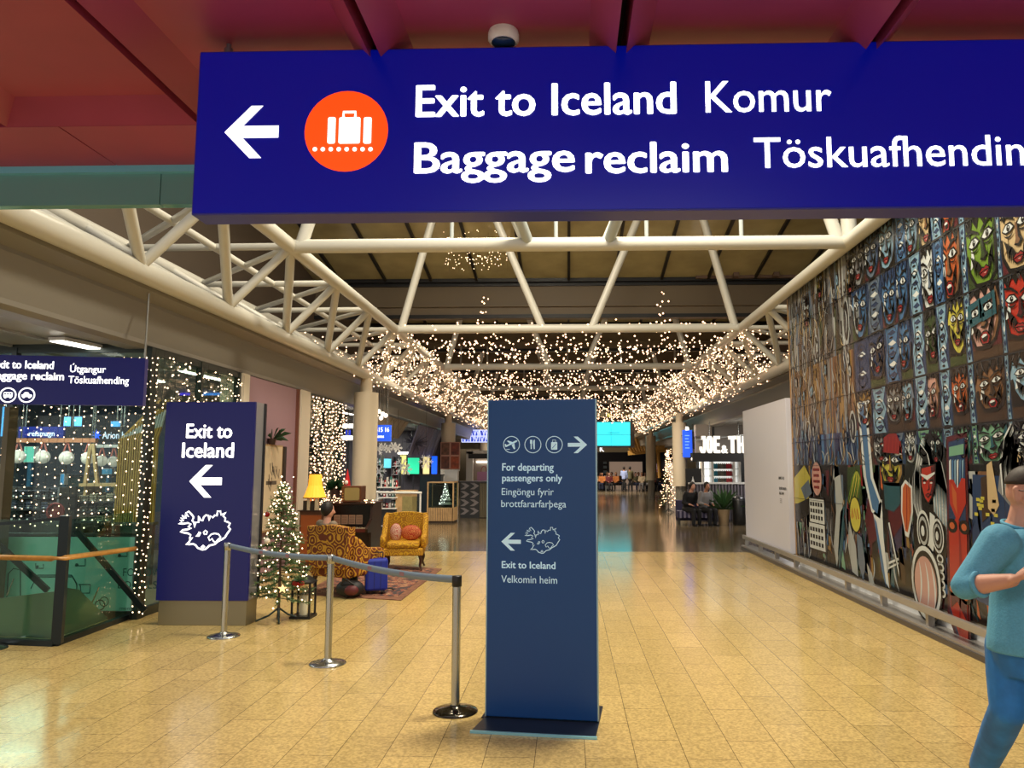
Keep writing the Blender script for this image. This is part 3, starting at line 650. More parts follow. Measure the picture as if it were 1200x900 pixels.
# lantern
lp = PZ(351, 726, 0); lx, ly = lp.x, lp.y+.12
lt = T('lantern', 'black framed lantern with white candle and red bow right of the Christmas tree', 'lantern', (lx, ly, 0))
m = MB(); a = .10
for sx in (-1, 1):
    for sy in (-1, 1): m.box((lx+sx*a-.01, ly+sy*a-.01, .02), (lx+sx*a+.01, ly+sy*a+.01, .40))
m.box((lx-a-.02, ly-a-.02, 0), (lx+a+.02, ly+a+.02, .03)); m.box((lx-a-.015, ly-a-.015, .39), (lx+a+.015, ly+a+.015, .41))
m.lathe([(.155, .41), (.07, .47), (.03, .48), (.03, .50)], (lx, ly, 0), 4); m.path([(lx+.03*math.cos(q*.4), ly, .53+.03*math.sin(q*.4)) for q in range(16)], .004, 6, closed=True)
m.build('frame', mat('black_lantern', (18, 17, 16), .4, metal=.3), lt)
g = MB()
for sx in (-1, 1): g.box((lx+sx*a-.002, ly-a, .03), (lx+sx*a+.002, ly+a, .39)); g.box((lx-a, ly+sx*a-.002, .03), (lx+a, ly+sx*a+.002, .39))
g.build('glass', glass('lantern_glass', (250, 250, 246)), lt)
MB().lathe([(.045, .03), (.045, .24), (.02, .245), (.003, .25), (.003, .27)], (lx, ly, 0), 18).build('candle', mat('white_wax', (232, 224, 204), .5), lt)
m = MB()
for s_ in (-1, 1): m.ball((lx+s_*.035-.03, ly-.12, .40), (.04, .02, .028)); m.bar((lx-.03, ly-.125, .40), (lx-.03+s_*.03, ly-.125, .33), .02, .006)
m.ball((lx-.03, ly-.125, .40), .018); m.build('bow', mat('red_ribbon', (176, 24, 28), .5), lt)
m = MB()
for k in range(90):
    v = Vector((R.uniform(-1, 1), R.uniform(-1, 1), R.uniform(-.5, .6))).normalized()*.09; p = Vector((lx-.02, ly-.10, .43)); s_ = v.orthogonal().normalized()*.008
    m.add([p+v*.2-s_, p+v*.2+s_, p+v], [(0, 1, 2)])
m.build('greenery', MATS['needle_green'], lt, fix=False)

# --- rug
pA = PZ(518, 667, 0); pB = PZ(470, 704, 0); pC = PZ(352, 697, 0); pD = PZ(420, 660, 0)
def rugmat():
    m = mat('persian_rug', (140, 90, 66), .9); nt = m.node_tree; L = nt.links.new; b = nt.nodes['Principled BSDF']; tc = nt.nodes.new('ShaderNodeTexCoord')
    v = nt.nodes.new('ShaderNodeTexVoronoi'); v.inputs['Scale'].default_value = 9; v.distance = 'MANHATTAN'; L(tc.outputs['Object'], v.inputs[0])
    r = nt.nodes.new('ShaderNodeValToRGB'); r.color_ramp.interpolation = 'CONSTANT'; cs = [(0, (120, 52, 40)), (.25, (176, 140, 104)), (.45, (96, 58, 46)), (.6, (150, 84, 62)), (.8, (60, 50, 52))]
    while len(r.color_ramp.elements) < 5: r.color_ramp.elements.new(.5)
    for e, (p, c) in zip(r.color_ramp.elements, cs): e.position = p; e.color = (*lin(c), 1)
    L(v.outputs['Distance'], r.inputs[0]); L(r.outputs[0], b.inputs['Base Color']); return m
ru = (pA-pB); rc = (pA+pB+pC+pD)/4; ang = math.atan2((pA-pB).y, (pA-pB).x)
def rugpoly(k, z0, z1, mb, mi):
    P_ = [rc+(p-rc)*k for p in (pB, pA, pD, pC)]; mb.add([(p.x, p.y, z) for z in (z0, z1) for p in P_], [(0,3,2,1),(4,5,6,7),(0,1,5,4),(1,2,6,5),(2,3,7,6),(3,0,4,7)], mi)
rt = T('rug', 'red and beige patterned rug under the yellow armchairs', 'rug', (rc.x, rc.y, 0))
m = MB(); rugpoly(1, .0, .010, m, 0); m.build('border', mat('rug_border', (128, 84, 62), .9, noise=.5, nscale=14), rt)
m = MB(); rugpoly(.86, .009, .014, m, 0); m.build('field', rugmat(), rt)

# --- armchairs
def damask(name, base, motif, sc=9):
    m = mat(name, base, .75); nt = m.node_tree; L = nt.links.new; b = nt.nodes['Principled BSDF']; tc = nt.nodes.new('ShaderNodeTexCoord')
    v = nt.nodes.new('ShaderNodeTexVoronoi'); v.inputs['Scale'].default_value = sc; v.inputs['Randomness'].default_value = .55; L(tc.outputs['Object'], v.inputs[0])
    s = nt.nodes.new('ShaderNodeMath'); s.operation = 'SINE'; k = nt.nodes.new('ShaderNodeMath'); k.operation = 'MULTIPLY'; k.inputs[1].default_value = 26
    n = nt.nodes.new('ShaderNodeTexNoise'); n.inputs['Scale'].default_value = 14; L(tc.outputs['Object'], n.inputs[0]); ad = nt.nodes.new('ShaderNodeMath'); ad.operation = 'MULTIPLY_ADD'; ad.inputs[1].default_value = .22
    L(n.outputs['Fac'], ad.inputs[0]); L(v.outputs['Distance'], ad.inputs[2]); L(ad.outputs[0], k.inputs[0]); L(k.outputs[0], s.inputs[0])
    r = nt.nodes.new('ShaderNodeValToRGB'); r.color_ramp.elements[0].position = .30; r.color_ramp.elements[1].position = .5; r.color_ramp.elements[0].color = (*lin(motif), 1); r.color_ramp.elements[1].color = (*lin(base), 1)
    L(s.outputs[0], r.inputs[0]); L(r.outputs[0], b.inputs['Base Color']); return m
dm1 = damask('gold_brown_damask', (196, 146, 40), (104, 44, 18), 7); dm2 = damask('mustard_damask', (214, 166, 30), (168, 116, 18), 9)
dwood = mat('dark_turned_wood', (58, 32, 18), .35)
def armchair(loc, rz, label, dm, wing):
    t = T('armchair', label, 'armchair', loc); o = Vector(loc); M3 = Matrix.Rotation(rz, 3, 'Z')
    def G(fn, name, m, bev=0):
        mb = MB(); fn(mb); mb.v = [o+M3 @ v for v in mb.v]; return mb.build(name, m, t, bevel=bev)
    # local: front towards -y
    G(lambda b: b.box((-.33, -.36, .24), (.33, .30, .36)), 'seat_frame', dm, .02)
    G(lambda b: b.box((-.27, -.38, .355), (.27, .22, .47)), 'seat_cushion', dm, .045)
    def back(b):
        pts = []
        for i in range(9):
            a = -1+i/4; pts.append((a*.36*(1+.0*abs(a)), .93-.05*a*a+ (.03 if abs(a) > .8 else 0)))
        poly = [(-.30, .36), (.30, .36), (.36, .62)]+pts[::-1]+[(-.36, .62)]
        b.prism(poly, Frame((0, .22, 0), (1, 0, 0)), -.14, 0)
    G(back, 'backrest', dm, .035)
    for sx in (-1, 1):
        if wing: G(lambda b: b.prism([(.26,.36),(.26,.90),(.10,.86),(.0,.70),(-.12,.58),(-.30,.56),(-.33,.50),(-.30,.36)], Frame((sx*.335, 0, 0), (0, 1, 0)), -.045, .045), 'wing', dm, .03)
        else: G(lambda b: b.prism([(.26,.26),(.26,.80),(.14,.74),(.0,.62),(-.30,.60),(-.36,.54),(-.36,.26)], Frame((sx*.36, 0, 0), (0, 1, 0)), -.06, .06), 'arm', dm, .04)
        for sy in (-1, 1):
            G(lambda b: b.path([(sx*.28, sy*.28-.03, .25), (sx*.30, sy*.30-.03, .17), (sx*.285, sy*.28-.03, .08), (sx*.31, sy*.33-.03, .015), (sx*.31, sy*.33-.03, .0)], [.034, .03, .02, .016, .018], 8), 'leg', dwood)
    return t
ch2 = PZ(470, 668, .014)
armchair((ch2.x, ch2.y+.25, .014), .12, 'mustard yellow wing chair with two cushions, facing the camera', dm2, True)
for i, (dx, lab, c1, c2, rz) in enumerate(((.10, 'round floral cushion on the mustard wing chair', (214, 150, 84), (176, 40, 30), .1), (-.17, 'red patterned cushion leaning left on the mustard wing chair', (178, 40, 42), (220, 190, 170), -.25))):
    dm = damask('cushion_fabric_%d' % i, c1, c2, 20); m = MB(); cx, cy, cz = ch2.x+dx+(.02), ch2.y+.18+(.04 if i else 0), .51
    t = T('cushion', lab, 'cushion', (cx, cy, .485)); m.ball((cx, cy, cz+.10), (.17 if i == 0 else .10, .06, .125 if i == 0 else .15), 20, 12); m.build('cushion_cover', dm, t)
    m = MB(); m.path([(cx+(.168 if i == 0 else .098)*math.cos(a*PI/12), cy, cz+.10+(.123 if i == 0 else .148)*math.sin(a*PI/12)) for a in range(24)], .006, 6, closed=True); m.build('piping', mat('red_ribbon', (176, 24, 28), .5), t)
ch1 = PZ(398, 697, .014); A1 = (ch1.x, ch1.y+.20, .014); RZ1 = 2.70
armchair(A1, RZ1, 'gold and brown patterned armchair seen from behind, a person sitting in it', dm1, False)
# suitcase, bags, blanket
sp = PZ(436, 697, .014)
st = T('suitcase', 'blue cabin suitcase standing right of the occupied armchair', 'suitcase', (sp.x+.02, sp.y+.12, .014)); x, y = sp.x+.02, sp.y+.12
blu = mat('royal_blue_case', (16, 40, 150), .4); m = MB(); m.cbox((x, y, .27), (.30, .20, .42), 0, .3); m.build('shell', blu, st, bevel=.03)
m = MB(); [m.cbox((x+dx, y-.10-dx*-.3, .27), (.012, .012, .36), 0, .3) for dx in (-.08, 0, .08)]; m.build('ribs', mat('deep_blue_rib', (10, 26, 110), .4), st)
m = MB(); m.path([(x-.08, y, .48), (x-.08, y, .56), (x+.08, y, .56), (x+.08, y, .48)], .008, 6); m.build('handle', blkp, st)
for dx in (-.1, .1): m = MB(); m.tube((x+dx-.015, y-.05, .044), (x+dx+.015, y-.05, .044), .03, n=12); m.build('wheel', blkp, st)
bp_ = PZ(410, 699, .014); bx, by = bp_.x, bp_.y
bg = T('backpack', 'dark backpack lying on the rug left of the blue suitcase', 'bag', (bx, by, .014)); m = MB(); m.ball((bx, by, .12), (.19, .13, .115), 16, 10); m.build('body', mat('black_nylon', (26, 24, 26), .6), bg)
m = MB(); m.path([(bx-.1, by-.1, .18), (bx-.02, by-.14, .26), (bx+.08, by-.1, .18)], .012, 6); m.build('strap', mat('black_nylon', (26, 24, 26), .6), bg)
m = MB(); m.ball((bx+.04, by-.09, .11), (.10, .06, .07), 12, 8); m.build('pocket', mat('dark_red_pocket', (90, 30, 34), .6), bg)
cp = PZ(454, 692, .014); m = MB(); m.path([(cp.x+.09*math.cos(a*PI/10), cp.y+.05*math.sin(a*PI/10), .024+.01*math.sin(a*PI/10)) for a in range(20)], .009, 6, closed=True); tag(m.build('bag_strap', blkp), 'loop of black strap lying on the rug right of the blue suitcase', 'strap')

# --- harmonium with keyboard, television, lamp and greenery
hp = PZ(383, 652, 0); HX, HY = PY(376, 600, 13.2).x, 13.2
hw = PY(436, 600, 13.2).x-HX; ht = PY(400, 591, 13.2).z
HF = Frame((HX, HY, 0), (1, 0, 0)); pm = mat('dark_walnut', (52, 28, 18), .35, noise=.3, nscale=6); pml = mat('reddish_walnut_side', (150, 78, 34), .4)
pt = T('harmonium', 'dark walnut harmonium under the old television set', 'piano', (HX+hw/2, HY+.2, 0))
m = MB(); m.box((HX+.05, HY+.10, 0), (HX+hw-.04, HY+.42, ht)); m.build('case', pm, pt, bevel=.006)
for sx, mm in ((0, pml), (hw-.045, pm)): MB().prism([(.42,0),(.42,ht+.01),(.10,ht+.01),(.06,ht-.12),(.02,.80),(-.22,.70),(-.26,.66),(-.24,.60),(-.02,.58),(0,.0)], Frame((HX+sx+.02, HY, 0), (0, 1, 0)), -.022, .022).build('side_panel', mm, pt)
MB().box((HX+.045, HY-.22, .60), (HX+hw-.045, HY+.12, .66)).build('key_bed', mat('red_brown_lid', (96, 34, 24), .3), pt)
m = MB(); n = 26; kw = (hw-.14)/n
for k in range(n): m.box((HX+.07+k*kw+.001, HY-.20, .66), (HX+.07+(k+1)*kw-.001, HY-.06, .675))
m.build('white_keys', mat('aged_ivory', (176, 158, 128), .4), pt)
m = MB()
for k in range(n):
    if k % 7 not in (2, 6): m.box((HX+.07+(k+.7)*kw, HY-.14, .675), (HX+.07+(k+1.25)*kw, HY-.05, .69))
m.build('black_keys', blkp, pt)
m = MB(); m.box((HX+.07, HY+.085, .70), (HX+hw-.07, HY+.105, ht-.03)); m.build('front_board', mat('black_lacquer', (20, 14, 14), .3), pt)
MB().box((HX-.0, HY+.0, ht), (HX+hw, HY+.44, ht+.025)).build('top_board', pm, pt)
MB().box((HX+.08, HY+.085, .10), (HX+hw-.08, HY+.10, .56)).build('knee_board', mat('walnut_panel', (66, 38, 24), .4), pt)
# sheet music and small cards on it
for i in range(4):
    xx = HX+.22+i*.13; t = T('sheet_music', 'printed sheet standing on the harmonium music rest', 'sheet music', (xx, HY+.05, .72), 'sheets on the harmonium')
    m = MB(); m.box((xx, HY+.05, .72), (xx+.115, HY+.056, .88)); m.build('page', mat('aged_paper', (150, 122, 100), .7), t)
    m = MB(); [m.box((xx+.012, HY+.0485, .74+k*.022), (xx+.10, HY+.0498, .746+k*.022)) for k in range(6)]; m.build('print', mat('brown_ink', (70, 46, 40), .7), t)
# television
tx0, tx1 = PY(401, 580, 13.25).x, PY(424, 580, 13.25).x; tz1 = PY(410, 569.5, 13.25).z; z0 = ht+.025
tv = T('television', 'old wooden television set standing on the harmonium', 'television', ((tx0+tx1)/2, 13.4, z0))
MB().box((tx0, 13.2, z0+.012), (tx1, 13.52, tz1)).build('cabinet', mat('tv_walnut', (96, 54, 28), .35), tv, bevel=.008)
sw = tx1-tx0
MB().prism(rrect(tx0+sw*.16, z0+.045, tx1-sw*.08, tz1-.03, .03), Frame((0, 13.2, 0), (1, 0, 0)), -.01, .008).build('screen', mat('olive_screen', (150, 134, 84), .25), tv)
[MB().tube((tx0+sw*.08, 13.2, z0+.06+k*.05), (tx0+sw*.08, 13.185, z0+.06+k*.05), .012, n=10).build('knob', mat('brass', (190, 150, 80), .3, metal=.8), tv) for k in range(3)]
[MB().lathe([(.012, 0), (.009, .013)], (xx, yy, z0), 8).build('foot', blkp, tv) for xx in (tx0+.03, tx1-.03) for yy in (13.24, 13.48)]
# lamp stand cabinet + lamp
lx = PY(365, 600, 12.6).x; ly = 12.75; lz = PY(365, 598, 12.6).z
sd = T('side_table', 'small cabinet with ornate front carrying the yellow lamp', 'table', (lx, ly, 0))
MB().box((lx-.2, ly-.15, .08), (lx+.2, ly+.15, lz-.02)).build('body', mat('side_table_wood', (90, 54, 34), .4), sd, bevel=.006); MB().box((lx-.23, ly-.18, lz-.02), (lx+.23, ly+.18, lz)).build('top', pm, sd)
[MB().lathe([(.02, 0), (.028, .05), (.02, .09)], (lx+a, ly+b, 0), 10).build('foot', pm, sd) for a in (-.17, .17) for b in (-.12, .12)]
MB().box((lx-.17, ly-.16, .15), (lx+.17, ly-.148, lz-.08)).build('door', pml, sd)
MB().ball((lx+.13, ly-.17, lz*.55), .015).build('knob', mat('brass', (190, 150, 80), .3, metal=.8), bpy.data.objects['door'])
lt = T('table_lamp', 'lit table lamp with yellow pleated shade on the small cabinet', 'lamp', (lx, ly, lz)); zs0 = PY(365, 583, 12.7).z; zs1 = PY(365, 556, 12.7).z
MB().lathe([(.07, 0), (.075, .015), (.03, .04), (.02, .08), (.035, .11), (.018, .15), (.012, zs0-lz+.1)], (lx, ly, lz), 20).build('base', mat('brass', (190, 150, 80), .3, metal=.8), lt)
n = 40; pr = [(.185, 0), (.155, .08), (.115, .20), (.10, zs1-zs0)]; vs = []
for r, z in pr:
    for j in range(n): a = 2*PI*j/n; k = r*(1+.03*(j % 2)); vs.append((lx+k*math.cos(a), ly+k*math.sin(a), zs0+z))
MB().add(vs, [(i*n+j, i*n+(j+1) % n, (i+1)*n+(j+1) % n, (i+1)*n+j) for i in range(3) for j in range(n)]).build('lamp_shade', mat('lit_yellow_shade', (255, 190, 60), .6, emit=.9, ergb=(255, 172, 50)), lt)
m = MB(); m.path([(lx+.187*math.cos(a*PI/16), ly+.187*math.sin(a*PI/16), zs0-.006) for a in range(32)], .010, 6, closed=True); m.build('fringe', mat('dark_fringe', (120, 84, 40), .7), lt)
MB().ball((lx, ly, zs0+.12), (.03, .03, .045)).build('bulb', mat('hot_bulb', (255, 220, 150), .4, emit=30, ergb=(255, 190, 100)), lt)
# books / frames before the lamp
for i in range(4):
    xx = lx-.14+i*.065; h = .16+.03*(i % 2); t = T('book', ['dark bound book first from the left under the lamp', 'pale bound book second from the left under the lamp', 'dark bound book third from the left under the lamp', 'pale bound book nearest the harmonium under the lamp'][i], 'book', (xx+.02, ly-.12, lz), 'books under the lamp')
    MB().box((xx, ly-.17, lz), (xx+.05, ly-.085, lz+h)).build('cover', mat('book_%d' % (i % 2), [(44, 36, 30), (190, 176, 150)][i % 2], .6), t, bevel=.003)
    MB().box((xx+.006, ly-.172, lz+h-.006), (xx+.044, ly-.09, lz+h+.0015)).build('pages', mat('aged_paper', (150, 122, 100), .7), t)
# small santa figure and greenery bush behind the television
zt_ = ht+.025; px_ = PY(404, 590, 13.5).x
fg = T('santa_ornament', 'red cone shaped santa ornament behind the television', 'ornament', (px_, 13.62, zt_))
z1_ = PY(404, 549, 13.62).z
MB().lathe([(.085, 0), (.08, .08), (.05, (z1_-zt_)*.6), (.001, z1_-zt_)], (px_, 13.62, zt_), 16).build('robe', mat('santa_red', (200, 22, 30), .5), fg)
MB().ball((px_, 13.56, zt_+(z1_-zt_)*.58), (.035, .03, .04)).build('beard', mat('santa_white', (236, 228, 220), .7), fg)
m = MB(); m.path([(px_+.055*math.cos(a*PI/8), 13.62+.055*math.sin(a*PI/8), zt_+(z1_-zt_)*.40) for a in range(16)], .014, 6, closed=True); m.build('fur_band', mat('santa_white', (236, 228, 220), .7), fg)
gx, gz = PY(392, 570, 13.75).x, PY(392, 566, 13.75).z
gb = T('potted_fern', 'dark green potted plant behind the old television', 'plant', (gx, 13.8, zt_)); m = MB()
for k in range(170):
    v = Vector((R.uniform(-1, 1), R.uniform(-1, 1), R.uniform(-.3, 1))).normalized()*R.uniform(.12, .24); p = Vector((gx, 13.8, gz-.10)); s_ = v.orthogonal().normalized()*.022
    m.add([p+v*.3, p+v*.7-s_, p+v, p+v*.7+s_], [(0, 1, 2, 3)])
m.build('leaves', mat('dark_leaf', (30, 66, 36), .5), gb, fix=False); MB().lathe([(.06, 0), (.09, .12), (.095, gz-.1-zt_)], (gx, 13.8, zt_), 16).build('pot', mat('dark_pot', (60, 40, 34), .5), gb)
# the harmonium's back board carries the plant: a narrow shelf behind
sb = T('wall_shelf', 'narrow dark shelf behind the harmonium carrying plant and ornament', 'shelf', (HX+hw/2, 13.75, 0)); MB().box((HX+.0, 13.64, zt_-.03), (HX+hw, 13.98, zt_)).build('board', pm, sb); MB().box((HX+.02, 13.66, 0), (HX+.06, 13.96, zt_-.03)).build('leg', pm, sb); MB().box((HX+hw-.06, 13.66, 0), (HX+hw-.02, 13.96, zt_-.03)).build('leg', pm, sb)
# garland of lights on the harmonium top
lights('fairy_light_string', [(HX+R.uniform(-.02, hw*.42), 13.18+R.uniform(-.06, .0), ht+.03+R.uniform(0, .14)) for _ in range(26)]+[(HX+hw*.86+R.uniform(0, .18), 13.15, ht+.03+R.uniform(0, .06)) for _ in range(9)], .012, 'warm fairy lights trailing over the harmonium top', warm)
# map poster leaning on the pink wall + plant on top of it
a = PX(304, 520, -4.86); b = PX(331, 523, -4.86); zt1 = a.z; zb1 = PX(318, 622, -4.86).z
pf = T('framed_map', 'cream framed map poster leaning against the pink wall', 'poster', (-4.86, (a.y+b.y)/2, zb1)); PF = Frame((-4.86, a.y, 0), (0, 1, 0))
PF = Frame((-4.85, a.y, 0), (0, 1, 0)); wd = b.y-a.y
MB().prism(rect(0, zb1, wd, zt1), PF, -.03, .0).build('frame', mat('pale_wood_frame', (176, 146, 104), .5), pf); MB().prism(rect(.03, zb1+.03, wd-.03, zt1-.03), PF, 0, .004).build('print', mat('cream_print', (206, 190, 160), .7), pf)
m = MB()
for k in range(7): x_, y_ = R.uniform(.2, wd-.25), R.uniform(zb1+.3, zt1-.2); m.ribbon([(x_, y_), (x_+.03, y_-.12), (x_+.10, y_-.2), (x_+.12, y_-.05)], .025, PF, .006)
m.prism(rect(wd*.3, (zt1+zb1)/2+.05, wd*.75, (zt1+zb1)/2+.11), PF, .004, .006); m.build('ink_drawing', mat('grey_ink', (90, 82, 74), .7), pf)
MB().prism(rect(wd, zb1, wd+.10, zt1-.02), PF, -.08, .03).build('side_board', mat('dark_side_board', (50, 38, 32), .5), pf)
pt2 = PX(322, 519, -4.8); pl_ = T('trailing_plant', 'spiky dark plant on top of the framed map', 'plant', (-4.88, pt2.y, zt1)); m = MB()
for k in range(16):
    an = k*2.4; l = R.uniform(.2, .42); d = Vector((abs(math.cos(an))*.6, math.sin(an), R.uniform(.15, 1))).normalized(); p0 = Vector((-4.84, pt2.y, zt1+.08)); p1 = p0+d*l*.6; p2 = p0+d*l+Vector((0, 0, -.10)); s_ = Vector((0, .018, .012))
    m.add([p0, p1-s_, p2, p1+s_], [(0, 1, 2), (0, 2, 3)])
m.build('leaves', mat('dark_leaf', (30, 66, 36), .5), pl_, fix=False); MB().lathe([(.05, 0), (.07, .10)], (-4.85, pt2.y, zt1), 14).build('pot', mat('dark_pot', (60, 40, 34), .5), pl_)
# ================================================================== COMIC MURAL ON THE RIGHT WALL
MXW = 3.85; YF = 12.97
MF = Frame((MXW, YF, 0), (0, -1, 0))                     # u runs from the far end towards the camera
def MU(px, py): p = PX(px, py, MXW); return (YF-p.y, p.z)
PAL = dict(black=(20,19,22), white=(214,222,222), ltblue=(120,166,194), blue=(62,112,166), dkblue=(30,58,104), orange=(206,92,40), green=(110,150,34), dkgreen=(48,70,30), yellow=(206,196,60),
  beige=(206,176,122), pink=(208,152,140), red=(196,40,26), mint=(108,168,134), brown=(128,86,54), dkbrown=(66,44,30), gold=(150,112,52), grey=(128,130,132), dkgrey=(66,66,70), lips=(150,26,30), maroon=(92,22,34), teal=(30,86,100), purple=(54,44,84), bluegrey=(92,112,136), silver=(170,176,176))
PK = list(PAL); PI_ = {k: i for i, k in enumerate(PK)}
def mute(v): g = sum(v)/3; return tuple(int((x*.80+g*.20)*.86) for x in v)
pm_ = [mat('mural_'+k, mute(v), .24, spec=.6) for k, v in PAL.items()]
mu = MB(); LW = .0016
def mp(pts, col, lay): mu.poly(pts, MF, .002+LW*lay, PI_[col])
def ms(pts, wd, col='black', lay=6, taper=True): mu.ribbon(pts, wd, MF, .002+LW*lay, PI_[col], taper)
rm = random.Random(21)
def curve(a, b, bend, n=7):
    dx, dy = b[0]-a[0], b[1]-a[1]; return [(a[0]+dx*t-dy*bend*4*t*(1-t), a[1]+dy*t+dx*bend*4*t*(1-t)) for t in [i/n for i in range(n+1)]]
def clipf(u0, v0, u1, v1): return lambda a, b: (u0+(u1-u0)*min(1, max(0, a)), v0+(v1-v0)*min(1, max(0, b)))
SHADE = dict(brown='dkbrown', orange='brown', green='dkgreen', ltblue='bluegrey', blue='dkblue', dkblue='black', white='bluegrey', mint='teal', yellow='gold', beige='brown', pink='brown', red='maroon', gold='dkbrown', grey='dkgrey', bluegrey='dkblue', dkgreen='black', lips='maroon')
def face(u0, v0, u1, v1, skin, bg='black', glasses=None, hair=None, mouth=0, turn=.0):
    W_, H_ = u1-u0, v1-v0; an = rm.uniform(-.16, .16)+turn*.6; zm = rm.uniform(1.06, 1.26); ox, oy = rm.uniform(-.07, .07), rm.uniform(-.06, .05); asp = H_/max(W_, .01)
    Wf = max(W_, .60*H_); zm = zm if asp < 1.6 else zm*1.02; ox = ox if asp < 1.6 else rm.choice((-.16, .12))*Wf/W_
    def f(a, b):
        x, y = (a-.5)*Wf, (b-.5)*H_
        x, y = x*zm*math.cos(an)-y*zm*math.sin(an)*.5, x*zm*math.sin(an)*.8+y*zm*math.cos(an)
        return (min(u1, max(u0, u0+W_*(.5+ox)+x)), min(v1, max(v0, v0+H_*(.5+oy)+y)))
    g = lambda pts: [f(*p) for p in pts]; lw = .013+.012*min(1, W_/.45); sh = SHADE.get(skin, 'dkbrown')
    mp(rect(u0, v0, u1, v1), skin, 0)
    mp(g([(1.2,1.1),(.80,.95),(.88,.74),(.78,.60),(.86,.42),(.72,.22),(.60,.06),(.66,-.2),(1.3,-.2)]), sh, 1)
    mp(g([(-.3,-.2),(.34,-.2),(.42,.02),(.22,.12),(.08,.30),(.03,.50),(-.3,.5)]), bg, 2); mp(g([(1.3,-.2),(.62,-.2),(.60,.01),(.80,.14),(.95,.34),(1.0,.55),(1.3,.5)]), bg, 2)
    ms(g([(.03,.52),(.08,.30),(.22,.12),(.42,.02),(.60,.01),(.80,.14),(.95,.34),(.99,.55)]), lw*1.6, 'black', 3, False)
    hc_ = hair or 'black'; top = [(-.3,1.3),(-.3,.55)]+[(-.02+k*.105, (.92 if k % 2 else .78)-.10*abs(k-5)/5*(1 if k % 2 else 1.6)) for k in range(11)]+[(1.3,.55),(1.3,1.3)]
    mp(g(top), 'black', 3); mp(g([(p[0], p[1]+.05) for p in top]), hc_, 4)
    for k in range(8): x = .0+k*.14; ms(g(curve((x, 1.1), (x+rm.uniform(-.12, .12), .84), rm.uniform(-.3, .3))), lw*.8, 'dkgrey' if hc_ == 'black' else 'black', 5)
    for ex, sg_ in ((.29, 1), (.68, -1)):
        t = [(ex-.14,.605),(ex-.05,.655),(ex+.06,.655),(ex+.14,.60),(ex+.04,.570),(ex-.07,.572)]
        mp(g([(ex+(p[0]-ex)*1.25, .612+(p[1]-.61)*1.5) for p in t]), 'black', 5); mp(g(t), 'white', 6); mp(g(circ(ex+.01, .612, .045, 10, .040)), 'black', 7); mp(g(circ(ex+.025, .622, .014, 6, .012)), 'white', 8)
        mp(g([(ex-.19*sg_,.70+.05),(ex-.02*sg_,.735),(ex+.17*sg_,.665),(ex+.17*sg_,.695),(ex,.775),(ex-.19*sg_,.78)]), 'black', 6)
        ms(g(curve((ex-.12, .545), (ex+.13, .54), -.15)), lw*.8, 'black', 6)
    if glasses:
        for ex in (.28, .70): ms(g([(ex-.19,.50),(ex-.19,.72),(ex+.18,.74),(ex+.17,.50),(ex-.19,.50)]), lw*3.2, glasses, 9, False)
        ms(g([(.46,.64),(.52,.64)]), lw*3, glasses, 9, False)
    mp(g([(.47,.64),(.52,.62),(.55,.46),(.60,.40),(.52,.36),(.42,.385),(.46,.44)]), sh, 5); ms(g([(.53,.64),(.56,.46),(.61,.40),(.53,.355),(.42,.38)]), lw*1.6, 'black', 6); mp(g(circ(.45, .378, .03, 8, .012)), 'black', 7); mp(g(circ(.57, .382, .025, 8, .012)), 'black', 7)
    mx = .50
    if mouth == 0:
        mp(g([(mx-.17,.225),(mx-.06,.285),(mx,.268),(mx+.07,.285),(mx+.17,.22),(mx+.07,.145),(mx-.07,.145)]), 'black', 6); mp(g([(mx-.14,.225),(mx-.05,.268),(mx,.252),(mx+.06,.268),(mx+.14,.222),(mx,.232)]), 'lips', 7); mp(g([(mx-.12,.212),(mx,.218),(mx+.12,.21),(mx+.05,.162),(mx-.05,.162)]), 'lips', 7); mp(g([(mx-.02,.20),(mx+.06,.20),(mx+.04,.182)]), 'pink', 8)
    else:
        mp(g([(mx-.15,.24),(mx-.03,.315),(mx+.10,.30),(mx+.20,.20),(mx+.12,.10),(mx-.08,.12)]), 'black', 6); mp(g([(mx-.12,.24),(mx-.02,.295),(mx+.09,.28),(mx+.16,.20),(mx+.10,.12),(mx-.06,.14)]), 'lips', 7); mp(g([(mx-.08,.235),(mx,.262),(mx+.08,.25),(mx+.12,.20),(mx+.06,.15),(mx-.03,.16)]), 'black', 8); mp(g([(mx-.07,.24),(mx,.262),(mx+.08,.25),(mx+.10,.225),(mx-.04,.215)]), 'white', 9)
    for k in range(5): x = .14+.05*k; ms(g(curve((x, .50-.03*k), (x+.07, .22-.02*k), .16)), lw*.9, 'black', 6)
    for k in range(4): x = .84-.04*k; ms(g(curve((x, .52-.04*k), (x-.07, .24-.03*k), -.16)), lw*.9, 'black', 6)
    ms(g(curve((.36, .37), (.27, .22), -.2)), lw, 'black', 6); ms(g(curve((.66, .37), (.76, .22), .2)), lw, 'black', 6)
    ms(g(curve((.20, .56), (.12, .34), .2)), lw*2.2, 'white' if skin not in ('white', 'beige', 'yellow') else skin, 4)
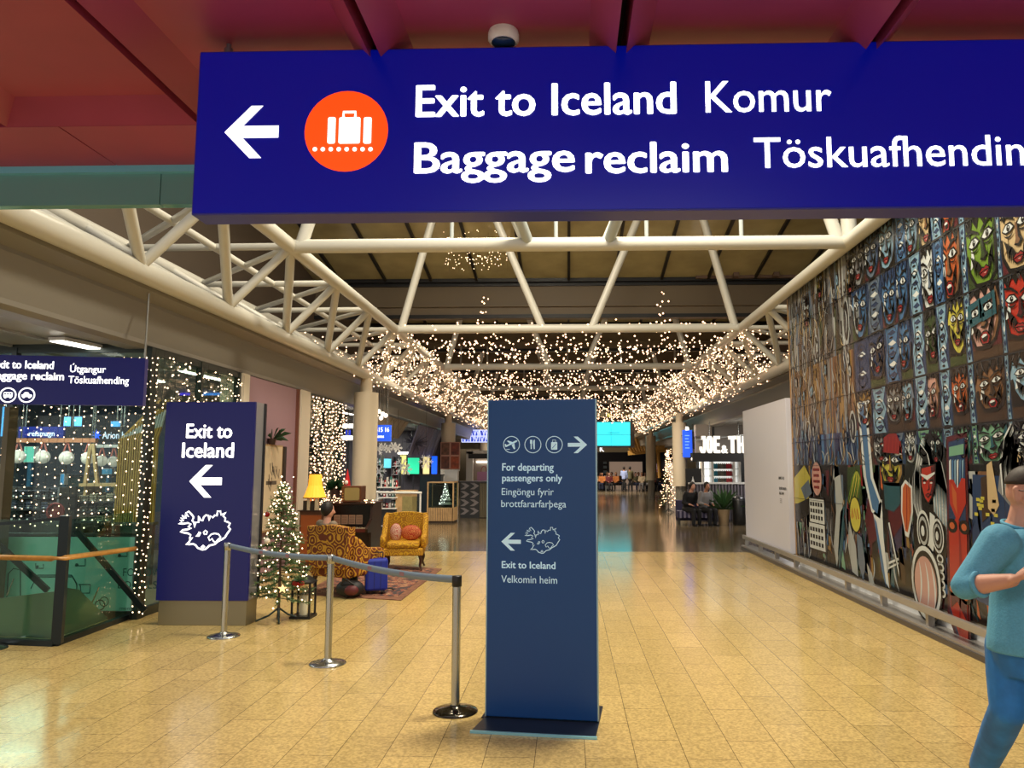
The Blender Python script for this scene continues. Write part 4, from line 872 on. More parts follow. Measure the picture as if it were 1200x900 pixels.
def sliver(u0, v0, u1, v1, col, dark='dkblue'):
    f = clipf(u0, v0, u1, v1); g = lambda pts: [f(*p) for p in pts]; mp(g(rect(0, 0, 1, 1)), dark, 0)
    mp(g([(.1,1),(.95,1),(.8,.7),(.98,.5),(.7,.25),(.9,0),(.15,0),(.05,.4),(.2,.7)]), col, 1); wd = min(.018, (u1-u0)*.10)
    for k in range(5):
        y = .9-.19*k; mp(g([(.25,y),(.6,y+.05),(.8,y-.02),(.5,y-.05)]), 'white' if k % 2 else dark, 2); ms(g(curve((.1, y), (.9, y-.07), rm.choice((-.3, .3)))), wd, 'black', 3); mp(g(circ(.5, y-.09, .13, 8, .02)), 'black', 3)
    ms(g(curve((.3, 1), (.25, 0), rm.uniform(-.1, .1))), wd, 'black', 3)
ZR = [4.67, 4.07, 3.38, 2.70, 2.12, 1.74]
cols = [1005, 1023, 1041, 1060, 1074, 1090, 1104, 1118, 1138, 1146, 1182, 1188, 1232, 1242, 1300, 1316, 1390]
rows = [
 ['grey','bluegrey','ltblue','~blue','ltblue','pinkw','~ltblue','orange','~ltblue','green','~ltblue','beige','~blue','pink','~ltblue','yellow'],
 ['blue','~bluegrey','blue','blue','~ltblue','white','~blue','orange','~ltblue','green','~ltblue','beige','~blue','red','~ltblue','mint'],
 ['~dkblue','dkblue','~blue','blue','~ltblue','dkgreen','~ltblue','yellow','~ltblue','pink*','~ltblue','red','~blue','mint','~ltblue','orange'],
 ['orangeg','~ltblue','grey','ltblue','~ltblue','pink','~ltblue','orange','~ltblue','brown','~ltblue','ltblue','~blue','yellow','~ltblue','pink'],
 ['~brown','grey','~bluegrey','white','~mint','mint','~ltblue','mint','~mint','mint','~ltblue','orange','~mint','beige','~ltblue','blue']]
mp(rect(0, .26, 9, 4.67), 'dkgrey', -1)
for r, row in enumerate(rows):
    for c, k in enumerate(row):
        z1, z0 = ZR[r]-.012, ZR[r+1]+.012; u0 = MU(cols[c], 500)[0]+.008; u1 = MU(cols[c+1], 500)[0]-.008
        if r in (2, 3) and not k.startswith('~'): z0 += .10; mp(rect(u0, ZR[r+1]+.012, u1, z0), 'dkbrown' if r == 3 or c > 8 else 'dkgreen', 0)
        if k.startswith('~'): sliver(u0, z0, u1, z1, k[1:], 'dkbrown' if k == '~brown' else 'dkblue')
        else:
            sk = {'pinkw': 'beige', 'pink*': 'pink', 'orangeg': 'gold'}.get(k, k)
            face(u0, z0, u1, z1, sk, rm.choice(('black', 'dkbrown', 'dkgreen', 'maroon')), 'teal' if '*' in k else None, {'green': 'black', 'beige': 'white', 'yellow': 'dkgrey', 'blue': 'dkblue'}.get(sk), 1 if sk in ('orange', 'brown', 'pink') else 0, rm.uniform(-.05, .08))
# --- far third: streaked abstract art, with reflected golden light painted into the strip colours
U3 = MU(1005, 500)[0]; N3 = 52
for k in range(N3):
    u0 = k*U3/N3; u1 = u0+U3/N3
    for z0, z1, cs in ((3.3, 4.66, ('grey','dkgrey','dkgrey','dkgreen','silver','dkbrown','bluegrey','black')), (2.2, 3.3, ('brown','dkbrown','grey','dkgrey','bluegrey','dkbrown','gold')), (1.75, 2.2, ('bluegrey','blue','dkblue','purple','dkblue'))):
        z = z1
        while z > z0:
            h = min(rm.uniform(.25, .9), z-z0); j_ = rm.uniform(-.08, .08); mp([(u0, z-h), (u1, max(z0, z-h+j_)), (u1, z), (u0, z)], rm.choice(cs), 0); z -= h
for k in range(330):
    u = rm.uniform(.04, U3-.04); z = rm.uniform(1.8, 4.6); ms(curve((u, z), (min(U3, max(0, u+rm.uniform(-.16, .16))), max(1.75, z-rm.uniform(.12, .5))), rm.uniform(-.35, .35)), rm.uniform(.010, .026), rm.choice(('black','black','black','silver','white','beige','gold')), 2+k % 3)
for k in range(26):
    u = rm.uniform(.15, U3-.15); z = rm.uniform(2.0, 4.4); mp(circ(u, z, .05, 10, .10), 'black', 5); mp(circ(u, z, .035, 10, .075), rm.choice(('silver','gold','grey','ltblue')), 6); mp(circ(u, z-.01, .015, 8, .03), 'black', 7)
for px, py, rx, rz in ((943, 425, .10, .22), (957, 408, .09, .22), (992, 376, .12, .34), (1004, 366, .09, .30), (1000, 500, .12, .22), (955, 470, .08, .16)):
    c = MU(px, py); mp(circ(*c, rx, 18, rz), 'silver', 3); mp(circ(*c, rx*.75, 18, rz*.82), 'black', 4); mp(circ(c[0], c[1]-.03, rx*.5, 14, rz*.55), 'dkgrey', 5); ms(curve((c[0]-rx*.3, c[1]+rz*.5), (c[0]-rx*.2, c[1]-rz*.5), .2), .02, 'white', 6)
for px, py, col in ((945, 362, 'red'), (962, 330, 'yellow'), (998, 320, 'gold')):
    c = MU(px, py); face(c[0]-.14, c[1]-.30, c[0]+.14, c[1]+.22, {'red': 'orange', 'yellow': 'yellow', 'gold': 'gold'}[col], 'dkgrey')
# --- lower band of large figures
mp(rect(0, .26, 9, 1.74), 'black', -.5)
for k in range(300):
    u = rm.uniform(0, 7.4); z = rm.uniform(.3, 1.55); w_ = rm.uniform(.05, .16); h_ = rm.uniform(.12, .4); zz = min(1.74, z+h_); mp([(u, z), (u+w_, max(.27, z-.03)), (u+w_+rm.uniform(-.08, .08), zz), (u+rm.uniform(-.05, .08), zz)], rm.choice(('dkblue','silver','gold','purple','maroon','dkbrown','dkgrey','teal','dkgreen','bluegrey','brown','lips','black','orange','mint','blue')), 0)
def mpp(pts, col, lay): mp([MU(*p) for p in pts], col, lay)
def msp(pts, wd, col='black', lay=6, taper=True): ms([MU(*p) for p in pts], wd, col, lay, taper)
for k in range(170):
    u = rm.uniform(0, 7.6); z = rm.uniform(.4, 1.7); ms(curve((u, z), (u+rm.uniform(-.15, .15), max(.28, z-rm.uniform(.2, .6))), rm.uniform(-.2, .2)), rm.uniform(.02, .05), rm.choice(('dkgrey','purple','dkblue','maroon','grey','dkbrown','teal','bluegrey','silver')), 1)
mpp([(931,560),(943,545),(950,560),(948,590),(932,590)], 'yellow', 2); mpp([(939,572),(948,562),(952,578),(944,586)], 'bluegrey', 3); mpp([(931,592),(952,582),(953,600),(933,612)], 'black', 3)
for px in (934, 940, 945): msp([(px, 600), (px+2, 630), (px+4, 660)], .035, 'silver', 3)
c = MU(957.5, 561); mp(circ(*c, .25, 24, .28), 'black', 3); mp(circ(*c, .225, 24, .255), 'pink', 4)
for k in range(4): mp(rect(c[0]-.15+.02*(k % 2), c[1]+.12-.09*k, c[0]+.15-.03*(k % 2), c[1]+.16-.09*k), 'lips', 5)
for (a, b) in (((950, 611), (966, 586)), ((950, 641), (967, 616))):
    a = MU(*a); b = MU(*b); mp(rect(a[0]-.03, a[1]-.03, b[0]+.03, b[1]+.03), 'black', 3); mp(rect(a[0], a[1], b[0], b[1]), 'white', 4)
    for r_ in range(3):
        for q in range(5): mp(rect(a[0]+.04+(b[0]-a[0]-.08)*q/5, a[1]+.05+r_*(b[1]-a[1]-.06)/3, a[0]+.02+(b[0]-a[0]-.08)*(q+.85)/5, a[1]+.11+r_*(b[1]-a[1]-.06)/3), 'black', 5)
mpp([(993,548),(1008,545),(1011,590),(1004,600),(994,590)], 'dkgreen', 2)
for k in range(7): msp([(994+k*2, 590-k), (1000+k*1.5, 560), (1004, 550)], .03, 'yellow' if k % 2 else 'green', 3)
c = MU(1003, 603); mp(circ(*c, .20, 24, .245), 'black', 3); mp(circ(*c, .18, 24, .225), 'yellow', 4)
ms([(c[0]-.12,c[1]-.06),(c[0]-.10,c[1]+.08),(c[0]-.05,c[1]-.04),(c[0]-.01,c[1]+.08),(c[0]+.03,c[1]-.06),(c[0]+.08,c[1]+.08),(c[0]+.12,c[1]-.05)], .03, 'red', 5, False)
for pts, col in (([(978,560),(985,556),(988,600),(984,640),(981,665),(977,640),(980,600)], 'silver'), ([(985,600),(990,590),(988,640),(984,668),(982,650)], 'teal'), ([(995,610),(1003,640),(1006,676),(999,670),(994,640)], 'silver'),
                 ([(1004,625),(1010,630),(1014,660),(1012,682),(1006,660)], 'bluegrey'), ([(1016,660),(1022,672),(1026,690),(1019,686)], 'silver')):
    mpp(pts, 'black', 2); mpp([(p[0]+.5, p[1]) for p in pts], col, 3)
mpp([(1005,470),(1016,470),(1024,560),(1034,590),(1032,608),(1022,600),(1013,560)], 'white', 3); mpp([(1007,472),(1014,472),(1021,560),(1031,588),(1029,602),(1023,596),(1016,560)], 'blue', 4)
mpp([(1024,602),(1034,585),(1036,630),(1040,665),(1043,690),(1037,680),(1030,640)], 'white', 3); mpp([(1025,606),(1028,612),(1036,660),(1040,690),(1034,668)], 'blue', 4)
mpp([(1020,570),(1028,575),(1030,630),(1020,640),(1014,610)], 'maroon', 2)
# yellow face with red hair
a = MU(1034, 565); b = MU(1057, 520); face(a[0], a[1]-.02, b[0], b[1]+.03, 'yellow', 'black', None, 'red')
mpp([(1036,530),(1037,513),(1044,507),(1052,508),(1056,518),(1055,532)], 'lips', 8)
for k in range(4): msp([(1039+k*4, 529), (1040+k*4, 512)], .02, 'red', 9)
mpp([(1036,566),(1055,566),(1056,590),(1048,600),(1038,596)], 'teal', 3); mpp([(1041,590),(1058,580),(1060,610),(1048,630),(1042,618)], 'maroon', 2); mpp([(1044,600),(1058,600),(1057,640),(1046,650)], 'purple', 1)
mpp([(1041,612),(1043,610),(1055,668),(1056,682),(1053,672)], 'black', 5); mpp([(1042,613),(1043.5,612),(1054.5,668),(1055,676)], 'white', 6); msp([(1042,660),(1054,655)], .05, 'white', 5); msp([(1042,666),(1054,660)], .04, 'white', 5)
# red blade with pale outline
mpp([(1057,600),(1057,570),(1062,562),(1070,570),(1071,600),(1066,630),(1062,628)], 'white', 5); mpp([(1058.5,600),(1059,572),(1062,566),(1068.5,572),(1069,600),(1065,624),(1062,622)], 'orange', 6); msp([(1064,570),(1064,620)], .03, 'lips', 7)
# white haired figure with red face and swirling eyes
mpp([(1074,560),(1078,525),(1086,508),(1098,508),(1112,530),(1113,640),(1100,690),(1080,690),(1072,640),(1070,590)], 'black', 3)
for k in range(15):
    t = k/14; msp([(1079+t*8, 520-6*math.sin(t*PI)), (1088+t*16, 530+t*14), (1094+t*17, 560+t*18), (1096+t*16, 600+t*22)][: 4], .045, ('white', 'ltblue', 'silver')[k % 3], 4)
for k in range(9): t = k/8; msp([(1076+t*6, 530+8*t), (1073+t*5, 555+4*t), (1072+t*8, 590), (1078+t*5, 612)], .034, ('silver', 'white', 'grey')[k % 3], 4)
a = MU(1081.5, 588); b = MU(1098, 546); face(a[0], a[1], b[0], b[1], 'red', 'black', None, None)
mpp([(1081,548),(1099,543),(1098.5,568),(1095,583),(1090,592),(1085,584),(1081.5,570)], 'black', 10); mpp([(1082,549),(1098,545),(1097.5,568),(1094,582),(1090,589),(1086,583),(1082.5,570)], 'red', 11); mpp([(1093,547),(1098,545),(1097.5,568),(1094,582),(1092,580),(1095,566)], 'maroon', 12); msp([(1081.5, 556), (1089, 560), (1098, 554)], .05, 'white', 13)
for ex in (1086, 1094): msp([(ex-2.6, 564), (ex, 562), (ex+2.6, 564)], .03, 'black', 13); mpp([(ex-1.8,566),(ex,564.6),(ex+1.8,566),(ex,567)], 'white', 14)
msp([(1090, 564), (1091.5, 573), (1089, 574.5)], .02, 'black', 13); mpp([(1086.5,580),(1090,577.5),(1093.5,579.5),(1090,583.5)], 'black', 13); mpp([(1087.5,580),(1090,578.6),(1092.6,579.8),(1090,582)], 'lips', 14)
for px, py, rz in ((1083.5, 622, .21), (1100.5, 628, .17)):
    c = MU(px, py)
    for q, col in ((1, 'white'), (.84, 'black'), (.70, 'silver'), (.52, 'black'), (.26, 'white')): mp(circ(*c, rz*.72*q, 22, rz*1.05*q), col, 6+int((1-q)*8))
mpp([(1091,600),(1097,605),(1096,640),(1092,668),(1088,664),(1091,636)], 'white', 7)
for k in range(10): msp([(1100+k*1.2, 585+k*4), (1106+k*.6, 590+k*5), (1112, 600+k*7)], .012, 'silver', 5)
c = MU(1086.5, 683); mp(circ(*c, .36, 26, .42), 'black', 7); mp(circ(*c, .33, 26, .39), 'white', 8); mp(circ(*c, .28, 26, .34), 'black', 9); mp(circ(c[0], c[1]-.02, .25, 26, .30), 'pink', 10)
for q in (-.12, .02, .14): ms(curve((c[0]+q, c[1]+.22), (c[0]+q*1.3, c[1]-.25), .1), .035, 'white', 11)
for k in range(5): c = MU(1103+k*.7, 655+k*10); mp(circ(*c, .07, 10, .05), 'white', 6); mp(circ(*c, .045, 10, .025), 'black', 7)
# framed red column
mpp([(1110.5,512),(1134.5,506),(1140,800),(1112,720)], 'maroon', 6); mpp([(1113,518),(1132,513),(1136,790),(1115,715)], 'dkblue', 7); mpp([(1114,524),(1131,520),(1131,532),(1114,535)], 'mint', 8)
for k in range(6): mpp([(1114+k*3, 540), (1116+k*3, 538), (1116.5+k*2.6, 575), (1114+k*3.1, 570)], ('white', 'blue', 'ltblue')[k % 3], 8)
mpp([(1114,562),(1119,562),(1124,572),(1129,560),(1133,561),(1134,590),(1127,606),(1125,610),(1135,625),(1137,780),(1116,712),(1114,620),(1122,607),(1115,590)], 'red', 9); mpp([(1117,566),(1123,578),(1124,604),(1119,590)], 'orange', 10); msp([(1126,610),(1128,660),(1127,740)], .05, 'lips', 10)
for px, py in ((1118, 616), (1132, 618), (1118, 690), (1134, 700)): c = MU(px, py); mp(circ(*c, .10, 14, .07), 'black', 10); mp(circ(*c, .05, 12, .035), 'orange', 11)
mpp([(1116,690),(1124,672),(1135,690),(1136,730),(1124,705),(1117,712)], 'maroon', 10)
# right end: dark figures and white haired woman above the passer-by
mpp([(1140,556),(1215,560),(1215,740),(1140,700)], 'dkblue', 1); mpp([(1150,560),(1160,556),(1164,600),(1152,612)], 'dkbrown', 3); mpp([(1157,545),(1163,540),(1172,592),(1166,604),(1159,596)], 'beige', 4)
for k in range(12): c = MU(1143+rm.uniform(0, 24), 585+rm.uniform(0, 34)); mp(rect(c[0], c[1], c[0]+.06, c[1]+.03), 'yellow', 4)
mpp([(1170,575),(1172,556),(1178,520),(1188,500),(1215,488),(1230,520),(1230,590),(1190,600)], 'grey', 2)
for k in range(13): t = k/12; msp([(1186+t*26, 496-4*t), (1178+t*22, 515+4*t), (1174+t*22, 545+6*t), (1176+t*20, 580)], .05, ('white', 'black', 'silver')[k % 3], 3)
a = MU(1192, 556); b = MU(1212, 508); face(a[0], a[1], b[0], b[1], 'beige', 'black', None, None)
for pxx in (1242, 1300, 1380): a = MU(pxx, 640); face(a[0]-.3, .5, a[0]+.15, 1.4, rm.choice(('orange', 'mint', 'blue')), 'maroon', None, 'white')
# panel seams
for z in ZR[1:-1]: ms([(0, z), (8.6, z)], .012, 'black', 12, False)
for z in (1.74, 1.2): ms([(0, z), (2.4, z)], .006, 'black', 12, False)
for k in range(14): ms([(k*.62, .26), (k*.62, 4.66)], .006, 'black', 12, False)
mm = T('mural', 'wall-sized comic-style mural of faces in many colours on the right wall', 'mural', (MXW+.04, 8.6, .26))
mu.build('painted_panels', pm_, mm, fix=False)
MB().box((MXW, YF-8.7, .26), (MXW+.10, YF, 4.67)).build('backing_board', mat('backing_board', (70, 66, 62), .5), mm)
MB().box((MXW-.01, YF, .24), (MXW+.10, YF+.035, 4.62)).build('end_trim', mat('brass_trim', (200, 160, 110), .3, metal=.5), mm)
# white board with caption at the far end of the mural
wb = T('white_board', 'tall blank white board standing beyond the mural, small caption at its edge', 'board', (3.80, 14.6, .26)); y0, y1 = 13.03, 16.2
MB().box((3.76, y0, .26), (3.88, y1, 2.9)).build('board', mat('white_laminate', (206, 207, 220), .4), wb, bevel=.004)
CF = Frame((3.758, 13.75, 0), (0, -1, 0)); m = MB()
for s, z, wd_, h in (('ERRÓ 1932', 1.50, .34, .045), ('SILVER SABLER', 1.32, .44, .045), ('FRÁ 1999', 1.23, .28, .045)):
    text_into(m, s, CF, .17, z, wd_, h, bold=.02, w=.001)
for z in (1.15, 1.12, 1.09): m.poly(rect(.19, z, .32, z+.008), CF, .001)
m.build('caption', mat('black_print', (30, 30, 32), .6), wb)
# bumper rail along the wall
br_ = T('bumper_rail', 'low steel bumper rail along the foot of the mural wall', 'rail', (3.74, 8.6, 0)); alu = mat('brushed_aluminium_rail', (168, 164, 160), .32, metal=.6)
MB().box((3.70, -2, .205), (3.745, 16.3, .285)).build('top_rail', alu, br_, bevel=.008)
MB().box((3.66, -2, .0), (3.76, 16.3, .05)).build('foot_rail', mat('dark_foot_rail', (90, 84, 82), .35, metal=.5), br_); MB().box((3.68, -2, .05), (3.90, 16.3, .075)).build('ledge', alu, br_)
y = 16.2
while y > 4: MB().box((3.735, y-.03, .07), (3.80, y+.03, .24)).box((3.745, y-.02, .19), (3.9, y+.02, .235)).build('bracket', alu, br_); y -= 1.15
# ================================================================== PEOPLE
def cap(mb, a, b, ra, rb, sx=1, n=12):                   # closed tapered capsule
    a, b = Vector(a), Vector(b); d = (b-a); L = d.length; d.normalize(); pts = []; rs = []
    for k in range(5): t = PI/2*(1-k/4); pts.append(a-d*ra*math.sin(t)); rs.append(max(1e-3, ra*math.cos(t)))
    for k in range(5): t = PI/2*k/4; pts.append(b+d*rb*math.sin(t)); rs.append(max(1e-3, rb*math.cos(t)))
    mb.path(pts, rs, n); return mb
def chain(mb, pts, rs):
    for i in range(len(pts)-1): cap(mb, pts[i], pts[i+1], rs[i], rs[i+1])
def loft(mb, rings, ux=(1,0,0), n=20):                    # rings: centre, half width, half depth ; ux = across axis
    ux = Vector(ux).normalized(); uy = Vector((0,0,1)).cross(ux); vs = []
    for c, a, b in rings:
        for j in range(n):
            t = 2*PI*j/n; ct, st = math.cos(t), math.sin(t); ct = math.copysign(abs(ct)**.8, ct); st = math.copysign(abs(st)**.8, st); vs.append(Vector(c)+ux*a*ct+uy*b*st)
    k = len(rings); mb.add(vs, [(i*n+j, i*n+(j+1) % n, (i+1)*n+(j+1) % n, (i+1)*n+j) for i in range(k-1) for j in range(n)], 0, True)
    mb.add(vs[:n], [tuple(range(n))[::-1]]); mb.add(vs[-n:], [tuple(range(n))])
def fuse(mb, name, mats, parent, vox, smooth=4, fac=.5):   # union of overlapping closed shapes into one continuous skin
    o = build(mb, name, mats, parent); r = o.modifiers.new('fuse', 'REMESH'); r.mode = 'VOXEL'; r.voxel_size = vox; r.use_smooth_shade = True
    s = o.modifiers.new('smooth', 'SMOOTH'); s.iterations = smooth; s.factor = fac
    dg = bpy.context.evaluated_depsgraph_get(); me = bpy.data.meshes.new_from_object(o.evaluated_get(dg)); o.modifiers.clear(); old = o.data; o.data = me; me.name = name
    if not me.materials:
        for m in (mats if isinstance(mats, (list, tuple)) else [mats]): me.materials.append(m)
    for p in me.polygons: p.use_smooth = True
    bpy.data.meshes.remove(old); return o
skin = mat('skin', (204, 150, 128), .5); skin2 = mat('skin_tan', (176, 124, 98), .5); hairb = mat('dark_brown_hair', (46, 34, 28), .6, noise=.5, nscale=60); denim = mat('blue_denim', (40, 122, 196), .7, noise=.35, nscale=9, bump=.25)
sweat = mat('teal_blue_knit', (92, 164, 196), .8, noise=.12, nscale=120, bump=.2)

# --- man walking past at the right edge
D0 = 3.56
hd = Vector((.57, -.82, 0)); rt_ = Vector((-.82, -.57, 0))        # heading and his own right-hand side
base = PY(1196, 560, D0); bx, by = base.x, base.y
man = T('person', 'man in teal-blue jumper and blue jeans walking past at the right edge', 'person', (bx, by, 0))
V3 = lambda f, r, z: Vector((bx, by, 0))+hd*f+rt_*r+Vector((0, 0, z))
lk = Vector((.45, -.893, 0)); lr = Vector((-.893, -.45, 0))          # where the head looks
hc = V3(.03, 0, 1.60); HV = lambda f, r, z: hc+lk*f+lr*r+Vector((0, 0, z))
b = MB()
o0 = len(b.v); b.ball((0,0,0), (.076, .098, .118), 24, 18)
for i in range(o0, len(b.v)):
    v = b.v[i]; x, y, z = v
    if z < -.02: x *= 1-.28*min(1, (-z-.02)/.1); y = y*(1-.16*min(1, (-z-.02)/.1)) if y > 0 else y*(1-.5*min(1, (-z-.02)/.1))
    b.v[i] = hc+lk*y+lr*x+Vector((0, 0, z))
cap(b, HV(.055, 0, -.075), HV(.078, 0, -.098), .046, .028); cap(b, HV(.088, 0, .012), HV(.113, 0, -.026), .011, .017)              # jaw, nose
for s in (-1, 1):
    cap(b, HV(.10, s*.012, -.030), HV(.10, s*.016, -.031), .010, .009); cap(b, HV(.084, s*.030, .030), HV(.066, s*.060, .026), .012, .012)   # nostril, brow
    cap(b, HV(.058, s*.046, -.030), HV(.03, s*.062, -.03), .026, .022)                                                          # cheek
    cap(b, HV(-.005, s*.078, .018), HV(-.008, s*.076, -.03), .017, .012)                                                         # ear
cap(b, HV(.095, -.02, -.062), HV(.095, .02, -.062), .010, .010); cap(b, HV(.092, -.017, -.073), HV(.092, .017, -.073), .010, .010)   # lips
cap(b, HV(-.02, 0, -.07), V3(-.02, 0, 1.40), .060, .066); cap(b, V3(-.02, 0, 1.42), V3(-.02, 0, 1.34), .075, .10)
# arms (forearms bare), hands holding a phone
shR = V3(-.01, .205, 1.385); elR = PY(1131, 687, D0-.10); wrR = PY(1186, 680, D0-.30)
shL = V3(-.01, -.205, 1.385); elL = V3(-.06, -.29, 1.10); wrL = V3(.26, -.13, 1.15)
for sh, el, wr in ((shR, elR, wrR), (shL, elL, wrL)): chain(b, [sh, el], [.055, .043]); chain(b, [el, el.lerp(wr, .35), wr], [.043, .043, .028])
def hand(b, wr, fwd, side, up, sgn):
    fwd, side, up = fwd.normalized(), side.normalized(), up.normalized(); P_ = lambda f, s, u: wr+fwd*f+side*s*sgn+up*u
    for q in (-.028, -.010, .010, .028): cap(b, P_(.012, q*.7, 0), P_(.085, q, .004), .015, .0135)
    for i, (q, l) in enumerate(((-.033, .060), (-.011, .072), (.011, .068), (.032, .052))):
        a = P_(.088, q, .004); c = a+fwd*l*.42+up*.018; e = c+fwd*l*.12+up*l*.45; chain(b, [a, c, e], [.0098, .0090, .0078])
        d2 = e-fwd*.012+up*.012; cap(b, e, d2, .0078, .0068)
    t0 = P_(.02, -.030, .006); t1 = P_(.055, -.058, .022); t2 = P_(.085, -.058, .042); chain(b, [t0, t1, t2], [.015, .0115, .009])
fR = (wrR-elR).normalized(); hand(b, wrR, fR*.9+Vector((0,0,.2)), Vector((0,0,-1))*.3+lr, Vector((0, .15, .9)), 1)
fL = (wrL-elL).normalized(); hand(b, wrL, fL, lr*-1, Vector((0, 0, 1)), 1)
# legs and feet inside the clothes
hipR = PY(1181, 756, D0+.02); knR = PY(1181, 832, D0-.02); anR = PY(1151, 900, D0+.36)
hipL = V3(.0, -.095, .90); knL = V3(.24, -.10, .50); anL = V3(.36, -.09, .09)
for h_, k_, a_ in ((hipR, knR, anR), (hipL, knL, anL)): chain(b, [h_, k_, k_.lerp(a_, .3), a_], [.078, .052, .052, .036])
loft(b, [(V3(0,0,.84), .14, .09), (V3(0,0,.95), .155, .105), (V3(0,0,1.10), .15, .10), (V3(0,0,1.28), .165, .105), (V3(-.01,0,1.38), .15, .085)], rt_)
tipR = Vector((anR.x+hd.x*.15, anR.y+hd.y*.15, .035)); cap(b, anR, tipR, .034, .026); cap(b, anL, anL+hd*.17-Vector((0,0,.05)), .034, .026)
fuse(b, 'body', skin, man, .0055, 3)
# hair, eyes, glasses
h = MB(); o0 = len(h.v); h.ball((0,0,0), (.0805, .1015, .1215), 28, 20)
keep = []
for i in range(o0, len(h.v)): x, y, z = h.v[i]; h.v[i] = hc+lk*(y-.006)+lr*x+Vector((0, 0, z+.004))
def is_hair(p): d = p-hc; f_, z_ = d.dot(lk), d.z; return z_ > .042+.40*max(0, f_)+.006*math.sin(d.dot(lr)*160) and z_ > .042-.8*max(0, -f_-.02)
fs = [f for f in h.f if len(f) == 4 and is_hair(sum((h.v[i] for i in f), Vector())/4)]
h2 = MB(); h2.add(h.v, fs, 0, True); ho = h2.build('hair', hairb, man, fix=False); sd_ = ho.modifiers.new('thick', 'SOLIDIFY'); sd_.thickness = .004; sd_.offset = -.6
e = MB()
for s in (-1, 1): e.ball(HV(.079, s*.032, .008), .0125, 12, 8); e.ball(HV(.089, s*.032, .008), .0055, 10, 6, 1)
e.build('eyes', [mat('eye_white', (226, 220, 214), .2), mat('iris_dark', (40, 34, 30), .2)], man)
g = MB()
for s in (-1, 1):
    g.path([HV(.104+.004*math.cos(a*PI/10), s*.036+.026*math.cos(a*PI/10), .004+.018*math.sin(a*PI/10)) for a in range(20)], .0018, 6, closed=True); g.path([HV(.102, s*.062, .010), HV(.05, s*.082, .012), HV(-.012, s*.084, .014)], .0020, 6)
g.path([HV(.106, -.010, .008), HV(.110, 0, .011), HV(.106, .010, .008)], .0018, 6); go = g.build('glasses', mat('black_spectacle', (24, 24, 28), .3), man)
# jumper
j = MB(); loft(j, [(V3(0,.035,.905), .205, .140), (V3(0.01,.035,.95), .208, .148), (V3(.015,.025,1.08), .194, .142), (V3(.01,0,1.22), .192, .135), (V3(0,0,1.34), .195, .115), (V3(-.01,0,1.41), .15, .085), (V3(-.015,0,1.44), .092, .075)], rt_)
for sh, el, wr in ((shR, elR, wrR), (shL, elL, wrL)): chain(j, [sh, sh.lerp(el, .5), el], [.085, .070, .060]); chain(j, [el, el.lerp(wr, .16)], [.060, .055])
jo = fuse(j, 'jumper', sweat, man, .009, 5)
cf = MB()
for el, wr in ((elR, wrR), (elL, wrL)):
    d = (wr-el).normalized(); p = el+d*.075; u_ = d.orthogonal().normalized(); v_ = d.cross(u_); cf.path([p+(u_*math.cos(a*PI/10)+v_*math.sin(a*PI/10))*.048 for a in range(20)], .011, 8, closed=True)
cf.build('rolled_cuff', sweat, jo)
tw = MB(); p = V3(-.018, 0, 1.452); tw.path([p+rt_*.080*math.cos(a*PI/14)+hd*.068*math.sin(a*PI/14)+Vector((0,0,-.018*math.sin(a*PI/14))) for a in range(28)], .008, 8, closed=True); tw.build('neckband', sweat, jo)
jn = MB(); loft(jn, [(V3(0,.02,.80), .165, .115), (V3(0,.03,.90), .186, .125), (V3(0,.03,.96), .186, .128)], rt_)
for h_, k_, a_ in ((hipR, knR, anR), (hipL, knL, anL)):
    q = a_+(k_-a_)*.03; chain(jn, [h_, h_.lerp(k_, .5), k_, k_.lerp(a_, .35), q], [.094, .088, .074, .072, .060])
fuse(jn, 'jeans', denim, man, .009, 4)
for a_, tp_ in ((anR, tipR), (anL, anL+hd*.18-Vector((0, 0, .045)))):
    s = MB(); dd = (tp_-a_).normalized(); chain(s, [a_-Vector((0,0,.03))-dd*.03, a_.lerp(tp_, .5)-Vector((0,0,.012)), tp_], [.045, .042, .036]); fuse(s, 'shoe', mat('black_leather', (20, 18, 18), .4), man, .008, 3)
# phone in his hand
fc = wrR+fR*.10+Vector((.02, -.02, .055)); ph = T('phone', 'dark phone held in the hand of the man in the blue jumper', 'phone', fc)
MB().cbox(fc, (.072, .010, .14), 0, .9).build('case', blkp, ph, bevel=.004); MB().cbox(fc+Vector((.004, .005, 0)), (.064, .003, .128), 0, .9).build('screen', mat('dark_screen', (14, 16, 22), .05), ph)

